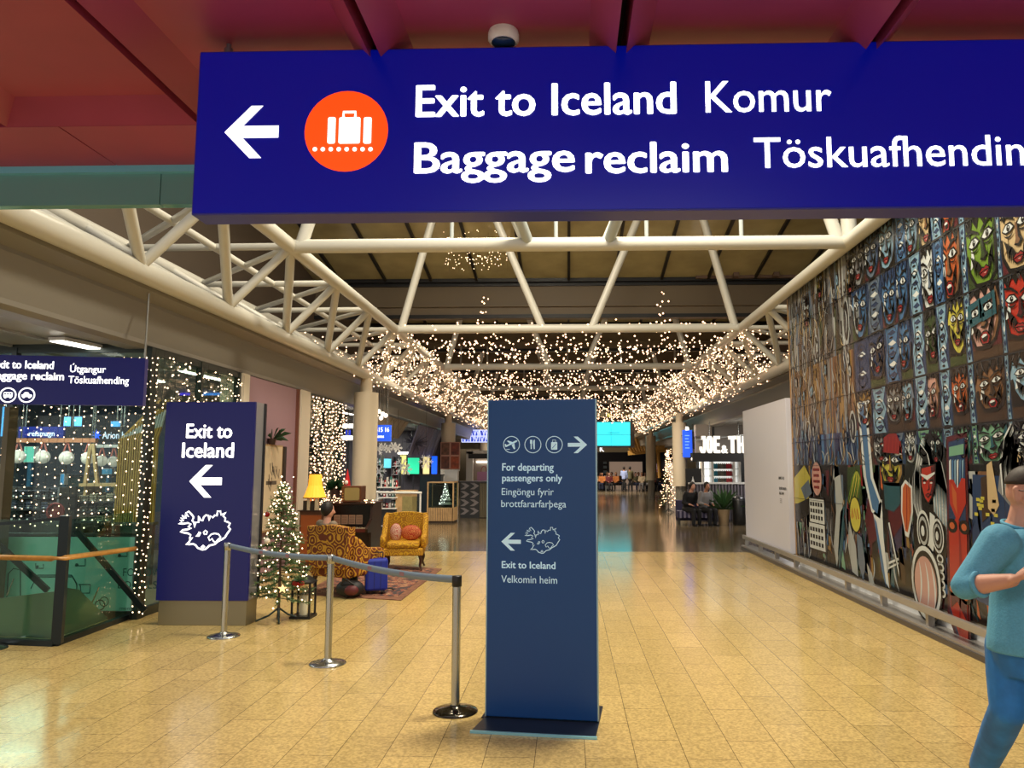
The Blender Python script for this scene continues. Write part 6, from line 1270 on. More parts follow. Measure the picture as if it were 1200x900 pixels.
# snowflakes
def flake(px, py, d, r, label):
    c = PY(px, py, d); t = T('snowflake_ornament', label, 'ornament', (c.x, c.y, c.z-r), 'hanging snowflakes'); mb = MB(); f = Frame(c, (1, 0, 0))
    for k in range(6):
        a = k*PI/3; P_ = lambda l, e=0: (l*math.cos(a)-e*math.sin(a), l*math.sin(a)+e*math.cos(a)); mb.prism([P_(0, -.014), P_(r, -.014), P_(r, .014), P_(0, .014)], f, -.01, .01)
        for s_ in (-1, 1): mb.prism([P_(r*.5, 0), P_(r*.78, s_*r*.28), P_(r*.86, s_*r*.26), P_(r*.6, 0)], f, -.008, .008)
    mb.build('flake', paint_w, t); MB().tube(c, (c.x, c.y, ztop(c.x)), .004, n=4).build('thread', blkp, t)
for i, (px, py, r) in enumerate(((443, 526, .2), (449, 524, .13), (455, 526, .13), (461, 523, .13), (466, 525, .14))): flake(px, py, 21.5, r, ['large white snowflake nearest the column', 'second white snowflake right of the column', 'third white snowflake right of the column', 'fourth white snowflake right of the column', 'white snowflake farthest right of the column'][i])
for i, (px, py, r) in enumerate(((471, 546, .26), (499, 541, .24), (444, 552, .24), (476, 550, .2))): flake(px, py, 24, r, ['grey snowflake before the pale yellow panel', 'grey snowflake left of the tall blue screen', 'low white snowflake right of the near column', 'low white snowflake before the green screen'][i])
# glass display case with slatted base
q = bx((500, 566, 532, 611.5), 23.3, .9); a, b = q; x0, x1, zt_, zb_ = a[0], b[0], b[2], PY(515, 595, 23.3).z; t = T('display_case', 'glass display case with pale wood slatted base', 'display case', ((x0+x1)/2, 23.75, 0)); mb = MB(); n = 15
for k in range(n): mb.box((x0+(x1-x0)*k/n, 23.3, .06), (x0+(x1-x0)*(k+.66)/n, 23.34, zb_))
for k in range(n): mb.box((x1-.04, 23.3+.9*k/n, .06), (x1, 23.3+.9*(k+.66)/n, zb_))
mb.build('slatted_base', oak, t); MB().box((x0+.02, 23.34, 0), (x1-.02, 24.2, zb_)).build('base_core', mat('dark_brown_core', (60, 44, 32), .6), t); mb = MB()
for x in (x0, x1-.04):
    for y in (23.3, 24.16): mb.box((x, y, zb_), (x+.04, y+.04, zt_))
mb.box((x0, 23.3, zt_), (x1, 24.2, zt_+.03)); mb.build('frame', oak, t); MB().box((x0+.04, 23.31, zb_), (x1-.04, 23.32, zt_)).box((x1-.02, 23.34, zb_), (x1-.01, 24.16, zt_)).build('glass', clear, t); MB().box((x0+.02, 24.15, zb_), (x1-.04, 24.18, zt_)).build('back_panel', dkg, t)
pts = []
tx_ = x0+(x1-x0)*.62
mtr = T('mini_tree', 'small silver tinsel tree inside the glass display case', 'ornament', (tx_, 23.75, zb_)); mb = MB()
for k in range(5): mb.lathe([(.22-.035*k, .08+k*.13), (.05, .26+k*.13)], (tx_, 23.75, zb_), 12)
mb.build('tinsel', mat('silver_tinsel', (190, 190, 196), .35, metal=.6, noise=.6, nscale=40), mtr); MB().tube((tx_, 23.75, zb_), (tx_, 23.75, zb_+.1), .03, n=8).build('stem', dkg, mtr)
lights('fairy_light_string', [(tx_+R.uniform(-1, 1)*.2*(1-h), 23.58, zb_+.08+h*.66) for h in [R.random() for _ in range(40)]], .012, 'white fairy lights on the tinsel tree in the display case', E('cool_bulb', (255, 246, 236), 5))
# poster board on the second column, pedestal
q = bx((516, 518, 539, 550), 28.0, .1); t = at('poster_board', 'brown four-part poster board on the second left column', 'poster', q); a, b = q; MB().box(*q).build('board', mat('pinkish_frame', (176, 128, 110), .5), t)
for i in (0, 1):
    for k in (0, 1): xw = (b[0]-a[0])/2; zw = (b[2]-a[2])/2; MB().box((a[0]+i*xw+.03, 27.99, a[2]+k*zw+.03), (a[0]+(i+1)*xw-.03, 28, a[2]+(k+1)*zw-.03)).build('print', mat('poster_print_%d%d' % (i, k), [[(104, 52, 34), (110, 70, 52)], [(164, 70, 30), (120, 46, 30)]][i][k], .5, noise=.7, nscale=7), t)
MB().box((a[0]+.3, 28.02, 0), (a[0]+.36, 28.08, a[2])).box((b[0]-.36, 28.02, 0), (b[0]-.3, 28.08, a[2])).build('post', bst, t)
q = bx((520, 550.5, 536, 606), 27.2, .4); t = at('pedestal', 'white pedestal below the brown poster board', 'pedestal', q); a, b = q; MB().box((a[0], 27.2, 0), (b[0], 27.6, b[2]-.04)).build('body', wht, t, bevel=.01); MB().box((a[0]-.03, 27.17, b[2]-.04), (b[0]+.03, 27.63, b[2])).build('top', wht, t)
# chevron counter and ribbed counter
q = bx((539, 564, 562, 605), 25.6, .8); a, b = q; t = at('chevron_counter', 'dark counter with grey chevron front beside the kiosk sign', 'counter', ((a[0], 25.6, 0), b)); MB().box((a[0], 25.6, 0), (b[0], 26.4, b[2]-.05)).build('body', dkg, t); MB().box((a[0]-.3, 25.55, b[2]-.05), (b[0]+1.2, 26.45, b[2])).build('worktop', mat('dark_worktop', (60, 58, 60), .3), t); mb = MB(); f = Frame((0, 25.6, 0), (1, 0, 0)); xm = (a[0]+b[0])/2; hw_ = (b[0]-a[0])/2
for k in range(4):
    z = .12+k*.28; mb.poly([(a[0], z), (a[0]+hw_*.45, z), (a[0]+hw_*.95, z+.12), (a[0]+hw_*.45, z+.22), (a[0], z+.22), (a[0]+hw_*.5, z+.11)], f, .004); mb.poly([(xm, z), (xm+hw_*.45, z), (xm+hw_*.95, z+.12), (xm+hw_*.45, z+.22), (xm, z+.22), (xm+hw_*.5, z+.11)], f, .004)
mb.build('chevrons', mat('grey_chevron', (128, 122, 124), .5), t)
mb = MB(); [mb.tube((b[0]+.03+k*.05, 25.62, .02), (b[0]+.03+k*.05, 25.62, b[2]-.06), .024, n=8) for k in range(18)]; mb.build('ribbed_front', mat('khaki_ribs', (112, 104, 84), .5), t); MB().box((b[0], 25.64, 0), (b[0]+.95, 26.4, b[2]-.05)).build('body', dkg, t)
# white kiosk booth with black band, blue lattice sign above
q = bx((546, 529, 585, 563), 34.0, 1.6); a, b = q; t = T('booth', 'white framed booth with dark band left of the kiosk sign', 'booth', ((a[0]+b[0])/2, 34.8, 0)); mb = MB(); mb.box((a[0], 34, 0), (a[0]+.3, 34.2, b[2])).box((a[0], 34, b[2]-.1), (b[0], 34.2, b[2]+.05)).box((b[0]-.1, 34, 0), (b[0], 34.2, b[2])); mb.build('frame', wht, t); MB().box((a[0], 35.4, 0), (b[0], 35.5, b[2])).build('back_wall', mat('warm_grey_back', (178, 164, 150), .5), t); MB().box((a[0]+.1, 33.98, b[2]-.32), (b[0], 34.05, b[2]-.1)).build('band', dkg, t); MB().box((a[0]+.3, 34.0, 0), (b[0]-.1, 34.3, 1.05)).build('front_counter', mat('grey_green_front', (96, 96, 90), .5), t); MB().box((a[0]+.3, 35.3, b[2]-.5), (b[0]-.1, 35.38, b[2]-.42)).build('light', glowW, t)
cc = PY(567, 553, 34.1); g = T('pink_gift_bag', 'pink gift bag on the counter of the white booth', 'bag', (cc.x, 34.15, 1.05)); MB().box((cc.x-.3, 34.05, 1.05), (cc.x+.3, 34.25, 1.5)).build('bag', mat('lilac_pink', (206, 150, 196), .5), g); mb = MB(); mb.path([(cc.x+.12*math.cos(k*PI/8), 34.1, 1.5+.25*math.sin(k*PI/8)) for k in range(9)], .015, 6); mb.build('handle', mat('red_ribbon', (176, 24, 28), .5), g)
q = bx((541, 504, 582, 518), 38, .15); a, b = q; t = at('lattice_sign', 'blue lit lattice sign left of the kiosk sign', 'sign', q); MB().box((a[0], 38.05, a[2]), (b[0], 38.15, b[2])).build('back_panel', E('lattice_blue', (70, 90, 200), .7), t); mb = MB(); f = Frame((0, 38.05, 0), (1, 0, 0)); h_ = b[2]-a[2]
for k in range(12): x = a[0]+(b[0]-a[0])*k/12; xw = (b[0]-a[0])/12; mb.ribbon([(x, a[2]), (x+xw*(.9 if k % 3 else .1), b[2])], .05, f, .01); mb.ribbon([(x+xw, a[2]+h_*(.3*(k % 2))), (x+xw*.1, b[2])], .04, f, .012)
for k in (0, .5, 1): mb.ribbon([(a[0], a[2]+h_*k), (b[0], a[2]+h_*k)], .045, f, .014)
mb.build('lattice', E('lattice_white', (200, 210, 255), 1.1), t); mb = MB(); [mb.tube((x, 38.1, b[2]), (x, 38.1, 4.6), .02, n=6) for x in (a[0]+.2, b[0]-.2)]; mb.build('hanger', bst, t)

# back shelving with packed goods, dark bar counter
for si, (r, dd, lab) in enumerate((((434, 533, 446, 560), 27.4, 'packed shelf unit just right of the near column'), ((459, 535, 467, 560), 27.6, 'packed shelf unit left of the pale yellow panel'))):
    q = bx(r, dd, .4); a, b = q; t = T('shelf_unit', lab, 'shelf', ((a[0]+b[0])/2, dd+.2, 0)); MB().box((a[0], dd+.36, 0), (b[0], dd+.4, b[2])).build('back_panel', dkg, t)
    for k in range(5):
        z = .55+k*(b[2]-.6)/5; MB().box((a[0], dd, z-.02), (b[0], dd+.38, z)).build('shelf_board', wht, t); goods(a[0]+.01, b[0]-.01, dd+.15, z, 5 if si == 0 else 4, (b[2]-.6)/5*.8, 'the %s board of the %s' % (('lowest', 'second', 'middle', 'fourth', 'top')[k], ('shelf unit beside the near column', 'shelf unit left of the yellow panel')[si]), cs[k % 3:])
    for x in (a[0]-.03, b[0]): MB().box((x, dd, 0), (x+.03, dd+.4, b[2])).build('side_panel', midg, t)
q = bx((491, 556, 517, 606), 26.6, .6); a, b = q; t = T('bar_counter', 'dark navy-green bar counter behind the glass display case', 'counter', ((a[0]+b[0])/2, 26.9, 0)); MB().box((a[0], 26.6, 0), (b[0], 27.1, b[2]-.05)).build('body', mat('navy_green', (14, 40, 52), .4), t); MB().box((a[0]-.03, 26.56, b[2]-.05), (b[0]+.03, 27.15, b[2])).build('worktop', dkg, t)
# ---------------- far end of the hall
d = 57.5
def X(px, dd=d): return PY(px, 540, dd).x
def Z(py, dd=d): return PY(700, py, dd).z
navw = mat('navy_storefront', (34, 40, 60), .5); t = T('storefront', 'dark navy storefront across the far end behind the waiting people', 'storefront', (X(690), d, 0)); MB().box((X(560), d, Z(541)), (X(792), d+.3, Z(530))).build('fascia', navw, t); MB().box((X(560), d+.1, 0), (X(714), d+.2, Z(541))).box((X(753), d+.1, 0), (X(792), d+.2, Z(541))).build('wall_panel', navw, t); MB().box((X(714), d+.2, 0), (X(753), d+.3, Z(536))).build('pale_panel', mat('lit_pale_panel', (214, 184, 160), .6, emit=.25), t)
mb = MB(); text_into(mb, 'K', Frame((0, d, 0), (1, 0, 0)), X(703), Z(530)+.06, .32, .38, bold=.02, w=.01); mb.build('lettering', white, t)
mb = MB(); [mb.box((X(707), d+.06, .5+.36*k), (X(711), d+.1, .72+.36*k)) for k in range(5)]; mb.build('small_prints', mat('pale_print', (150, 176, 200), .5), t)
q = (X(759), d-.06, Z(561)), (X(771.5), d+.06, Z(543)); t = at('far_poster', 'pink and teal lit poster on the far storefront', 'poster', q); a, b = q; MB().box(*q).build('frame', dkg, t); f = Frame((0, a[1], 0), (1, 0, 0)); mb = MB(); w_, h_ = b[0]-a[0], b[2]-a[2]; P_ = lambda pts: [(a[0]+w_*p[0], a[2]+h_*p[1]) for p in pts]
mb.poly(P_(rect(.04, .03, .96, .97)), f, .004, 0); mb.poly(P_([(.04,.03),(.96,.03),(.96,.2),(.6,.34),(.3,.24),(.04,.4)]), f, .008, 1); mb.poly(P_([(.2,.62),(.5,.75),(.85,.6),(.9,.5),(.4,.5)]), f, .008, 2); mb.build('artwork', [E('poster_pink', (226, 190, 214), .8), E('poster_teal', (40, 190, 160), .8), E('poster_rose', (200, 90, 110), .7)], t)
q = (X(779), d-.35, 0), (X(800), d-.25, Z(541)); t = at('light_wall', 'pale lit shop opening at the far right of the storefront', 'lit panel', q); MB().box(*q).build('panel', E('pale_recess', (236, 208, 178), .7), t); MB().box((q[0][0], d-.38, q[1][2]-.05), (q[1][0], d-.35, q[1][2])).build('top_trim', dkg, t)
# big cyan video wall hung in the hall
q = bx((652, 494.5, 738.5, 522.5), 45, .3); a, b = q; t = at('video_wall', 'large cyan video screen hanging deep in the hall, right of the standing sign', 'screen', q); MB().box((a[0], 45.02, a[2]-.1), (b[0]+.25, 45.35, b[2]+.3)).build('frame', mat('grey_screen_frame', (104, 100, 100), .5), t)
vw = (b[0]-a[0]); mb = MB(); k0 = [a[0], PY(716, 500, 45).x, b[0]]; zm = PY(716, 509.5, 45).z
for x0_, x1_ in ((k0[0], k0[1]), (k0[1], k0[2])):
    for z0_, z1_ in ((a[2], zm), (zm, b[2])): mb.box((x0_+.012, 44.99, z0_+.012), (x1_-.012, 45.02, z1_-.012))
mb.build('panels', E('cyan_video', (60, 232, 228), 1.5, (56, 218, 232)), t); mb = MB(); [mb.tube((x, 45.2, b[2]+.2), (x, 45.2, 5.9), .04, n=8) for x in (a[0]+.4, b[0]-.3)]; mb.build('hanger', bst, t)
MB().box((PY(712, 507, 45).x, 44.985, PY(712, 507.4, 45).z), (PY(726, 507, 45).x, 44.992, PY(712, 506.8, 45).z)).build('caption_line', mat('dark_teal_print', (22, 78, 78), .5), t)
# gold fan of slats under the far roof, yellow-green glow panels
goldw = mat('gold_timber', (190, 146, 76), .5); t = T('slat_fan', 'fan of golden timber slats under the far roof right of the screen', 'ceiling feature', (X(760, 52), 52, 3)); mb = MB()
for k in range(13): f0 = k/12; mb.bar(PY(742+34*f0, 530-4*f0, 52), PY(716+70*f0, 482-6*math.sin(f0*3), 50), .16, .3)
mb.build('slats', goldw, t); MB().bar(PY(736, 531, 52), PY(782, 527, 52), .3, .3).build('edge_beam', goldw, t); mb = MB(); [mb.tube(PY(p_, 527, 52), PY(p_+2, 560, 52), .14, n=8) for p_ in (766, 771)]; mb.build('strut', goldw, t)
q = bx((712, 478, 790, 492), 60, .1); t = at('glow_panel', 'yellow-green lit ceiling panel at the far end of the hall', 'lit panel', q); MB().box(*q).build('panel', E('yellow_green_glow', (216, 206, 90), .7), t); MB().box((q[0][0], 59.95, q[0][2]-.08), (q[1][0], 60.1, q[0][2])).build('edge', dkg, t); mb = MB(); [mb.tube((x, 60.05, q[1][2]), (x, 60.05, 9.4), .03, n=6) for x in (q[0][0]+.3, q[1][0]-.3)]; mb.build('hanger', bst, t)
q = bx((560, 470, 592, 490), 58, .1); t = at('glow_panel', 'yellow-green lit ceiling panel on the far left, left of the standing sign', 'lit panel', q); MB().box(*q).build('panel', MATS['yellow_green_glow'], t); MB().box((q[0][0], 57.95, q[0][2]-.08), (q[1][0], 58.1, q[0][2])).build('edge', dkg, t); mb = MB(); [mb.tube((x, 58.05, q[1][2]), (x, 58.05, 9.4), .03, n=6) for x in (q[0][0]+.3, q[1][0]-.3)]; mb.build('hanger', bst, t)

# ---------------- right side beyond the white board
d = 24.4
struct(MB().box((4.5, d+2.2, 2.2), (16, d+2.4, 3.2)).box((4.45, d+1.8, PY(835, 511, d+1.8).z), (9, d+2.2, 3.16)), 'wall_right', mat('warm_grey_upper', (142, 134, 128), .5)); struct(MB().box((PY(834, 480, d+1.7).x, d+1.7, 2.2), (PY(836.5, 480, d+1.7).x, d+1.8, 3.16)), 'trim_9', blk)
struct(MB().box((4.55, d+2.4, 0), (16, d+2.5, 2.2)), 'wall_right', dkg)
q = bx((812, 530.5, 905, 541), d, .5); a, b = q; t = T('juice_bar_sign', 'white lit letter sign JOE & THE on a dark fascia beyond the white board', 'sign', ((a[0]+b[0])/2, d+.2, a[2])); MB().box(a, b).build('fascia', blk, t); f = Frame((0, d+.05, 0), (1, 0, 0)); lit = E('lit_letters', (255, 250, 238), .95)
LET = dict(J=[[(.35,1),(1,1),(1,.22),(.8,.0),(.25,0),(.0,.2),(0,.38),(.38,.38),(.42,.2),(.6,.2),(.6,.8),(.35,.8)]], E=[[(0,0),(1,0),(1,.18),(.42,.18),(.42,.41),(.9,.41),(.9,.59),(.42,.59),(.42,.82),(1,.82),(1,1),(0,1)]], T=[[(.3,0),(.7,0),(.7,.8),(1,.8),(1,1),(0,1),(0,.8),(.3,.8)]],
  H=[[(0,0),(.38,0),(.38,.42),(.62,.42),(.62,0),(1,0),(1,1),(.62,1),(.62,.6),(.38,.6),(.38,1),(0,1)]], O=[[(.25,0),(.5,0),(.5,.18),(.4,.25),(.4,.75),(.5,.82),(.5,1),(.25,1),(0,.82),(0,.18)],[(.5,0),(.75,0),(1,.18),(1,.82),(.75,1),(.5,1),(.5,.82),(.6,.75),(.6,.25),(.5,.18)]])
def let(s, l, r_, bs, tp):
    mb = MB(); A = PY(l, bs, d+.05); B_ = PY(r_, tp, d+.05); wl = (B_.x-A.x)/len(s)
    for k, ch in enumerate(s):
        for pl in LET[ch]: mb.prism([(A.x+wl*(k+.06+.86*p[0]), A.z+(B_.z-A.z)*p[1]) for p in pl], f, -.04, .06)
    mb.build('lettering', lit, t)
let('JOE', 819.5, 844, 531, 511); let('THE', 853.5, 884, 531, 511)
mb = MB(); A = PY(844.5, 530.8, d+.05); B_ = PY(852.5, 522, d+.05); text_into(mb, '&', f, A.x, A.z, B_.x-A.x, B_.z-A.z, w=.06, bold=.05, depth=0); mb.build('lettering', lit, t)
mb = MB(); mb.bar(PY(813, 516, d+.1), PY(905, 506, d+.1), .03, .03); mb.build('support_bar', bst, t); mb = MB(); [mb.tube((x, d+.1, PY(850, 511, d).z), (x, d+.1, 3.17), .02, n=6) for x in (PY(832, 500, d).x, PY(866, 500, d).x)]; mb.build('hanger', bst, t)
q = bx((823, 539, 868, 568), d+1.0, .5); a, b = q; t = T('drinks_fridge', 'brightly lit drinks fridge below the juice bar sign', 'fridge', ((a[0]+b[0])/2, d+1.2, 0)); MB().box((a[0], d+1.4, .0), (b[0], d+1.5, b[2])).build('back_panel', E('fridge_glow', (250, 250, 244), 1.1), t); mb = MB()
for x in (a[0], a[0]+(b[0]-a[0])*.24, a[0]+(b[0]-a[0])*.8, b[0]-.08): mb.box((x, d+1.0, .0), (x+.08, d+1.5, b[2]))
mb.box((a[0], d+1.0, b[2]-.06), (b[0], d+1.5, b[2])); mb.build('frame', wht, t); mb = MB(); zs = [a[2]+.05+(b[2]-a[2]-.1)*k/3 for k in range(3)]; [mb.box((a[0]+.08, d+1.05, z-.02), (b[0]-.08, d+1.4, z)) for z in zs]; mb.build('shelves', wht, t); MB().box((a[0], d+1.02, 0), (b[0], d+1.4, a[2])).build('base', dkg, t)
n = 14; xs0 = a[0]+(b[0]-a[0])*.27; xs1 = a[0]+(b[0]-a[0])*.79; bc = [(30, 150, 170), (30, 120, 150), (90, 90, 84), (110, 100, 88), (80, 78, 70), (176, 30, 44), (170, 40, 50)]; bn = ['teal', 'dark teal', 'grey', 'tan', 'dark grey', 'red', 'dark red']
lv = ['bottom', 'middle', 'top']
for k, z in enumerate(zs):
    for j in range(n):
        ci = min(6, j*7//n); x = xs0+(xs1-xs0)*(j+.5)/n; g = T('drink_bottle', '%s drink bottle on the %s shelf of the lit fridge' % (bn[ci], lv[k]), 'bottle', (x, d+1.15, z), '%s bottles on the %s fridge shelf' % (bn[ci], lv[k])); MB().lathe([(.033, 0), (.035, .02), (.035, .13), (.015, .17), (.015, .19)], (x, d+1.15, z), 10).build('bottle', mat('drink_%s' % bn[ci].replace(' ', '_'), bc[ci], .3), g); MB().lathe([(.017, .188), (.017, .205), (.001, .206)], (x, d+1.15, z), 8).build('cap', paint_w, g)
q = bx((808, 565.5, 905, 606), d, .7); a, b = q; t = T('bar_counter', 'dark slatted bar counter below the lit drinks fridge', 'counter', ((a[0]+b[0])/2, d+.4, 0)); MB().box((a[0]+.03, d+.04, 0), (b[0], d+.6, b[2]-.05)).build('body', mat('charcoal_violet', (60, 56, 66), .5), t); mb = MB(); [mb.box((a[0]+.05+k*.10, d, .05), (a[0]+.10+k*.10, d+.04, b[2]-.05)) for k in range(int((b[0]-a[0])/.1)-1)]; mb.build('slats', mat('grey_violet_slat', (112, 106, 116), .5), t); MB().box((a[0], d-.04, b[2]-.05), (b[0], d+.66, b[2])).build('worktop', wht, t)
q = bx((804, 549, 822, 567), d+.15, .1); t = at('dark_menu_panel', 'dark hanging menu panel left of the lit drinks fridge', 'panel', q); MB().box(*q).build('panel', blk, t); mb = MB(); f2 = front(q); c_ = PY(812, 563, d+.15); mb.poly([(c_.x-.05, c_.z-.06), (c_.x+.05, c_.z-.06), (c_.x, c_.z+.14)], f2, .004); mb.build('mark', paint_w, t); MB().box((q[0][0], d+.18, 1.0), (q[0][0]+.05, d+.24, q[0][2])).build('post', blk, t)
c = PY(812, 538, d+.2); t = T('pendant_globe', 'small white pendant lamp left of the juice bar fridge', 'lamp', (c.x, c.y, c.z-.06)); MB().ball(c, .06, 14, 10).build('globe', MATS['lit_globe'], t); MB().tube(c, (c.x, c.y, 3.1), .006, n=5).build('cord', blkp, t)
# bench with two seated people
sp_ = PY(815, 598, 22.9); t = T('bench', 'dark upholstered bench in front of the bar counter', 'bench', (sp_.x, 22.9, 0)); MB().box((sp_.x-.55, 22.7, .2), (sp_.x+.55, 23.15, .42)).build('seat', mat('navy_violet_cushion', (44, 40, 76), .6), t, bevel=.03); MB().box((sp_.x-.55, 23.15, .1), (sp_.x+.55, 23.27, .72)).build('backrest', mat('navy_violet_cushion', (44, 40, 76), .6), t, bevel=.03); [MB().box((sp_.x+x-.02, y-.02, 0), (sp_.x+x+.02, y+.02, .2)).build('leg', blk, t) for x in (-.5, .5) for y in (22.75, 23.1)]
mb = MB(); [mb.box((sp_.x-.5+k*.125, 22.69, .21), (sp_.x-.45+k*.125, 22.7, .41)) for k in range(8)]; mb.build('stripe_trim', mat('pale_violet', (130, 124, 150), .6), t)
figure('person in black clothes sitting on the bench beside the right column', (sp_.x-.25, 22.85, -.06), .5, 'sit', blk_c, blk_c, hdk, 'people on the bench', vox=.018, lean=.40)
figure('person in grey top sitting on the bench, right of the person in black', (sp_.x+.22, 22.85, -.06), .5, 'sit', gry, blk_c, hdk, 'people on the bench', vox=.018, sk=1, lean=.30)
# potted palm and bin
c = PY(848, 604, 23.0); t = T('potted_plant', 'leafy green plant in a beige pot beside the dark bin', 'plant', (c.x, 23.0, 0)); MB().lathe([(.13, 0), (.19, .42), (.20, .45), (.17, .45), (.16, .40), (.01, .40)], (c.x, 23, 0), 22).build('pot', mat('beige_pot', (176, 150, 116), .6), t); mb = MB()
for k in range(60):
    an = k*2.399; el_ = R.uniform(.3, 1.4); l = R.uniform(.5, 1.0); v = Vector((math.cos(an)*math.cos(el_), math.sin(an)*math.cos(el_), math.sin(el_))); p0 = Vector((c.x, 23, .42)); p1 = p0+v*l*.6; p2 = p0+v*l+Vector((0, 0, -.1)); s_ = v.cross(Vector((0, 0, 1))).normalized()*.05; mb.add([p0, p1-s_, p2, p1+s_], [(0, 1, 2), (0, 2, 3)])
mb.build('leaves', mat('plant_leaf_green', (58, 92, 52), .5), t, fix=False); MB().lathe([(.16, .40), (.001, .41)], (c.x, 23, 0), 16).build('soil', mat('soil', (40, 30, 24), .9), t)
c = PY(866, 605, 22.8); t = T('waste_bin', 'dark round waste bin between plant and white board', 'bin', (c.x, 22.8, 0)); MB().lathe([(.17, 0), (.19, .03), (.19, .72), (.17, .76)], (c.x, 22.8, 0), 24).build('body', mat('dark_bin', (26, 26, 28), .35), t); MB().lathe([(.195, .72), (.19, .80), (.10, .86), (.001, .87)], (c.x, 22.8, 0), 24).build('lid', mat('grey_bin_lid', (80, 80, 84), .3, metal=.6), t)
# blue hanging banner by the right column
q = bx((800.5, 504, 811, 536), 27.0, .08); t = at('blue_banner', 'slim bright blue hanging banner beside the right column', 'sign', q); a, b = q; MB().box(*q).build('panel', E('banner_blue', (24, 78, 220), .9), t, bevel=.01); mb = MB(); f = front(q); [mb.poly(rect(a[0]+.08, a[2]+.32+k*.11, b[0]-.10-.03*(k % 2), a[2]+.35+k*.11), f, .004) for k in range(5)]; mb.build('print_lines', E('banner_pale', (110, 160, 250), .9), t); MB().tube(((a[0]+b[0])/2, 27.06, b[2]-.15), ((a[0]+b[0])/2-.03, 28.35, b[2]-.15), .02, n=6).tube(((a[0]+b[0])/2, 27.06, a[2]+.15), ((a[0]+b[0])/2-.03, 28.35, a[2]+.15), .02, n=6).build('wall_arm', bst, t); MB().lathe([(.07, 0), (.05, .12)], ((a[0]+b[0])/2, 27.04, b[2]), 12).build('bracket', glowW, t)
# lit tree beside the right column
p = PY(783.5, 600, 29.0); bl, _ = needle_tree('christmas_tree', p.x, 29.0, 2.3, .34, .25, 'slim lit Christmas tree left of the right column', 'Christmas tree', 11, nb=90, nn=14); lights('fairy_light_string', bl+[b_+Vector((R.uniform(-.1, .1), -.1, R.uniform(-.1, .1))) for b_ in bl], .022, 'warm fairy lights on the slim tree by the right column', warm)
# ================================================================== FAIRY LIGHTS
def jit(p, s): return Vector(p)+Vector((R.gauss(0, s), R.gauss(0, s), R.gauss(0, s)))
def along(a, b, step, s=.05): a, b = Vector(a), Vector(b); n = max(1, int((b-a).length/step)); return [jit(a.lerp(b, (i+R.random())/n), s) for i in range(n)]
side = {-1: 'left', 1: 'right'}
place = ['second bay, nearest the big sign', 'third bay from the front', 'fourth bay from the front', 'fifth bay from the front', 'sixth bay, deep in the hall', 'seventh bay, farthest']
for sg in (-1, 1):
    Lc = (sg*4.55, 3.8); I = (sg*3.74, 4.69); O = (sg*6.0, 4.69); P3 = lambda c, y: (c[0], y, c[1])
    for k in range(5):
        pts = []; ys = [n for n in nodes if CT[k+1]-.1 <= n <= CT[k+2]+.1] if k+2 < len(CT) else [n for n in nodes if n >= CT[k+1]-.1][:4]
        st = .085 if k < 2 else .14
        for i, y in enumerate(ys[:-1]):
            y2 = ys[i+1]; pts += along(P3(Lc, y), P3(Lc, y2), st*.5, .08)+along(P3(I, y), P3(I, y2), st*.6, .07)+along(P3(O, y), P3(O, y2), st, .07)+along(P3(Lc, y), P3(I, y), st*.6, .07)+along(P3(Lc, y2), P3(I, y), st*.6, .07)+along(P3(Lc, y2), P3(O, y), st*.8, .07)+along(P3(I, y), P3(O, y2), st, .06)
            for _ in range(int(80 if k < 2 else 40)): a_, b_ = R.random(), R.random(); a_, b_ = (a_, b_) if a_+b_ < 1 else (1-a_, 1-b_); q0 = Vector(P3(Lc, y+(y2-y)*R.random())); q1 = Vector(P3(I, y+(y2-y)*R.random())); pts.append(jit(q0.lerp(q1, R.random()), .05))
        lights('fairy_light_net', pts, .019+.003*k, 'warm fairy lights wrapped round the %s truss, %s' % (side[sg], place[k]), warm, 'fairy lights on the hall trusses')
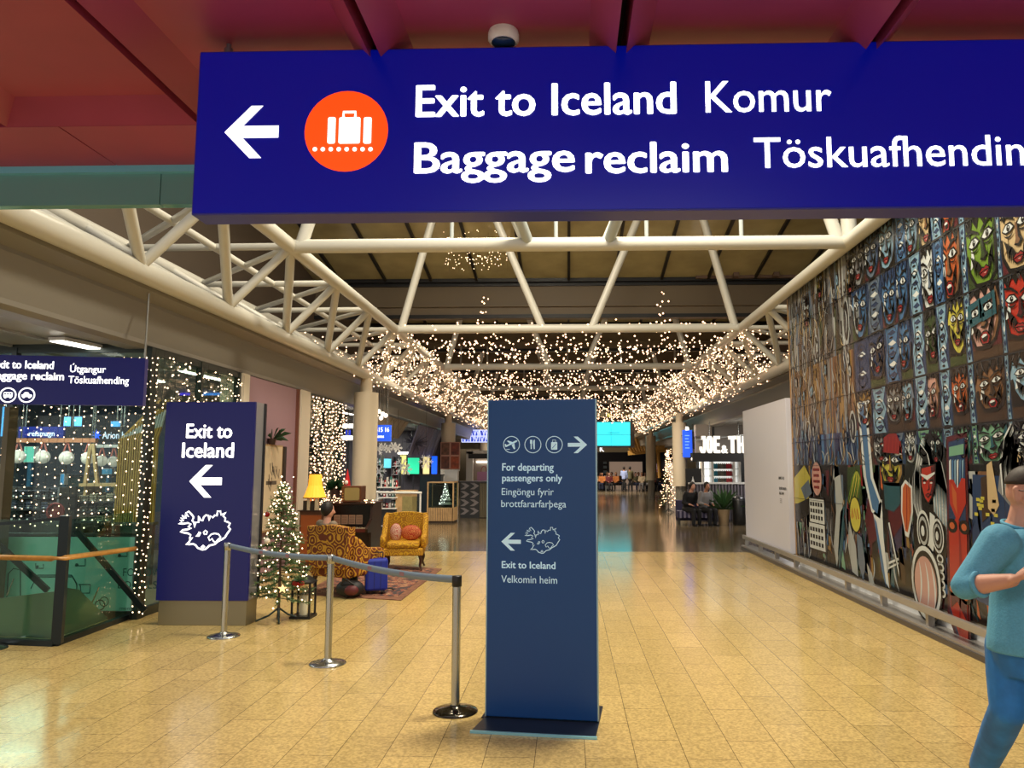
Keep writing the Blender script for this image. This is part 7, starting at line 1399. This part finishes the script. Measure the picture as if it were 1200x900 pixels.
for k in range(1, 7):
    y = CT[k]; pts = along((-3.74, y, 4.74), (3.74, y, 4.74), .10, .05); zt = 8.6 if k < 2 else 6.3
    for _ in range(420 if k < 3 else 260): pts.append(Vector((R.uniform(-3.6, 3.6), y+R.uniform(-.1, 2.2), R.uniform(4.18, 4.62))))
    if k > 1:
        for a in (-3.6, -.54, .54, 3.6): d = {-3.6: .26, -.54: -.42, .54: .42, 3.6: -.26}[a]*(zt-4.69); pts += along((a, y, 4.72), (a+d, y, zt), .07, .05)
    else:
        for a in (-2.0, 2.0): pts += along((a, y+.4, 4.7), (a+.2, y+.4, 5.5), .06, .06)
    lights('fairy_light_string', pts, .018+.003*k, 'warm fairy lights hanging from the %s' % ords[k].split(',')[0], warm, 'fairy lights on the cross trusses')
for x0_, n, l in ((-2.9, 150, 'sparkling lights reflected high behind the left truss, under the roof glass'),):  # reflected lights modelled as real bulbs on wires
    pts = []
    for c in range(7):
        x = x0_+c*.24; pts += [Vector((x+R.gauss(0, .05), 17.5+R.uniform(0, 1), R.uniform(6.6, 7.4))) for _ in range(n//7)]
    wires = [[(x0_+c*.24, 18, 8.0), (x0_+c*.24, 18, 6.5)] for c in range(7)]
    lights('fairy_light_string', pts, .012, 'bulb strands standing in for lights reflected under the left roof glass', warms, None, wires)
# curtain of strands on the left glazing
pts = []; wires = []
for px in range(6, 176, 9):
    p = PY(px+R.uniform(-2, 2), 500, 8.52); wires.append([(p.x, 8.52, 3.0), (p.x, 8.52, 1.0)]); z = 2.98
    while z > 1.0: pts.append((p.x+R.uniform(-.01, .01), 8.52, z)); z -= R.uniform(.06, .15)
lights('fairy_light_curtain', pts, .0095, 'curtain of small white lights hanging on the left glazing', warms, None, wires)
pts = []; wires = []
for x in (-4.86, -4.80, -4.74): wires.append([(x, 8.48, 3.05), (x, 8.48, .06)]); pts += [(x+R.gauss(0, .012), 8.48, z*.07+R.uniform(-.02, .02)+.1) for z in range(42)]
lights('fairy_light_strand', pts, .0095, 'light strands down the glass corner left of the navy totem', warms, None, wires)
pts = [(-4.84+R.gauss(0, .01), 8.8+R.random()*2.2, R.uniform(2.4, 3.05)) for _ in range(130)]; wires = [[(-4.84, 8.8+k*.28, 3.08), (-4.84, 8.8+k*.28, 2.4)] for k in range(9)]
lights('fairy_light_curtain', pts, .010, 'small lights hanging in the glazing above the navy totem', warms, None, wires)
pts = []; wires = []
for c in range(15):
    y = 14.05+c*.145; wires.append([(-4.80, y, 3.06), (-4.80, y, .9)]); z = 3.04
    while z > .9: pts.append((-4.80+R.gauss(0, .02), y+R.gauss(0, .03), z)); z -= R.uniform(.045, .10)
lights('fairy_light_curtain', pts, .017, 'dense light curtain in the window behind the table lamp', warm, None, wires)
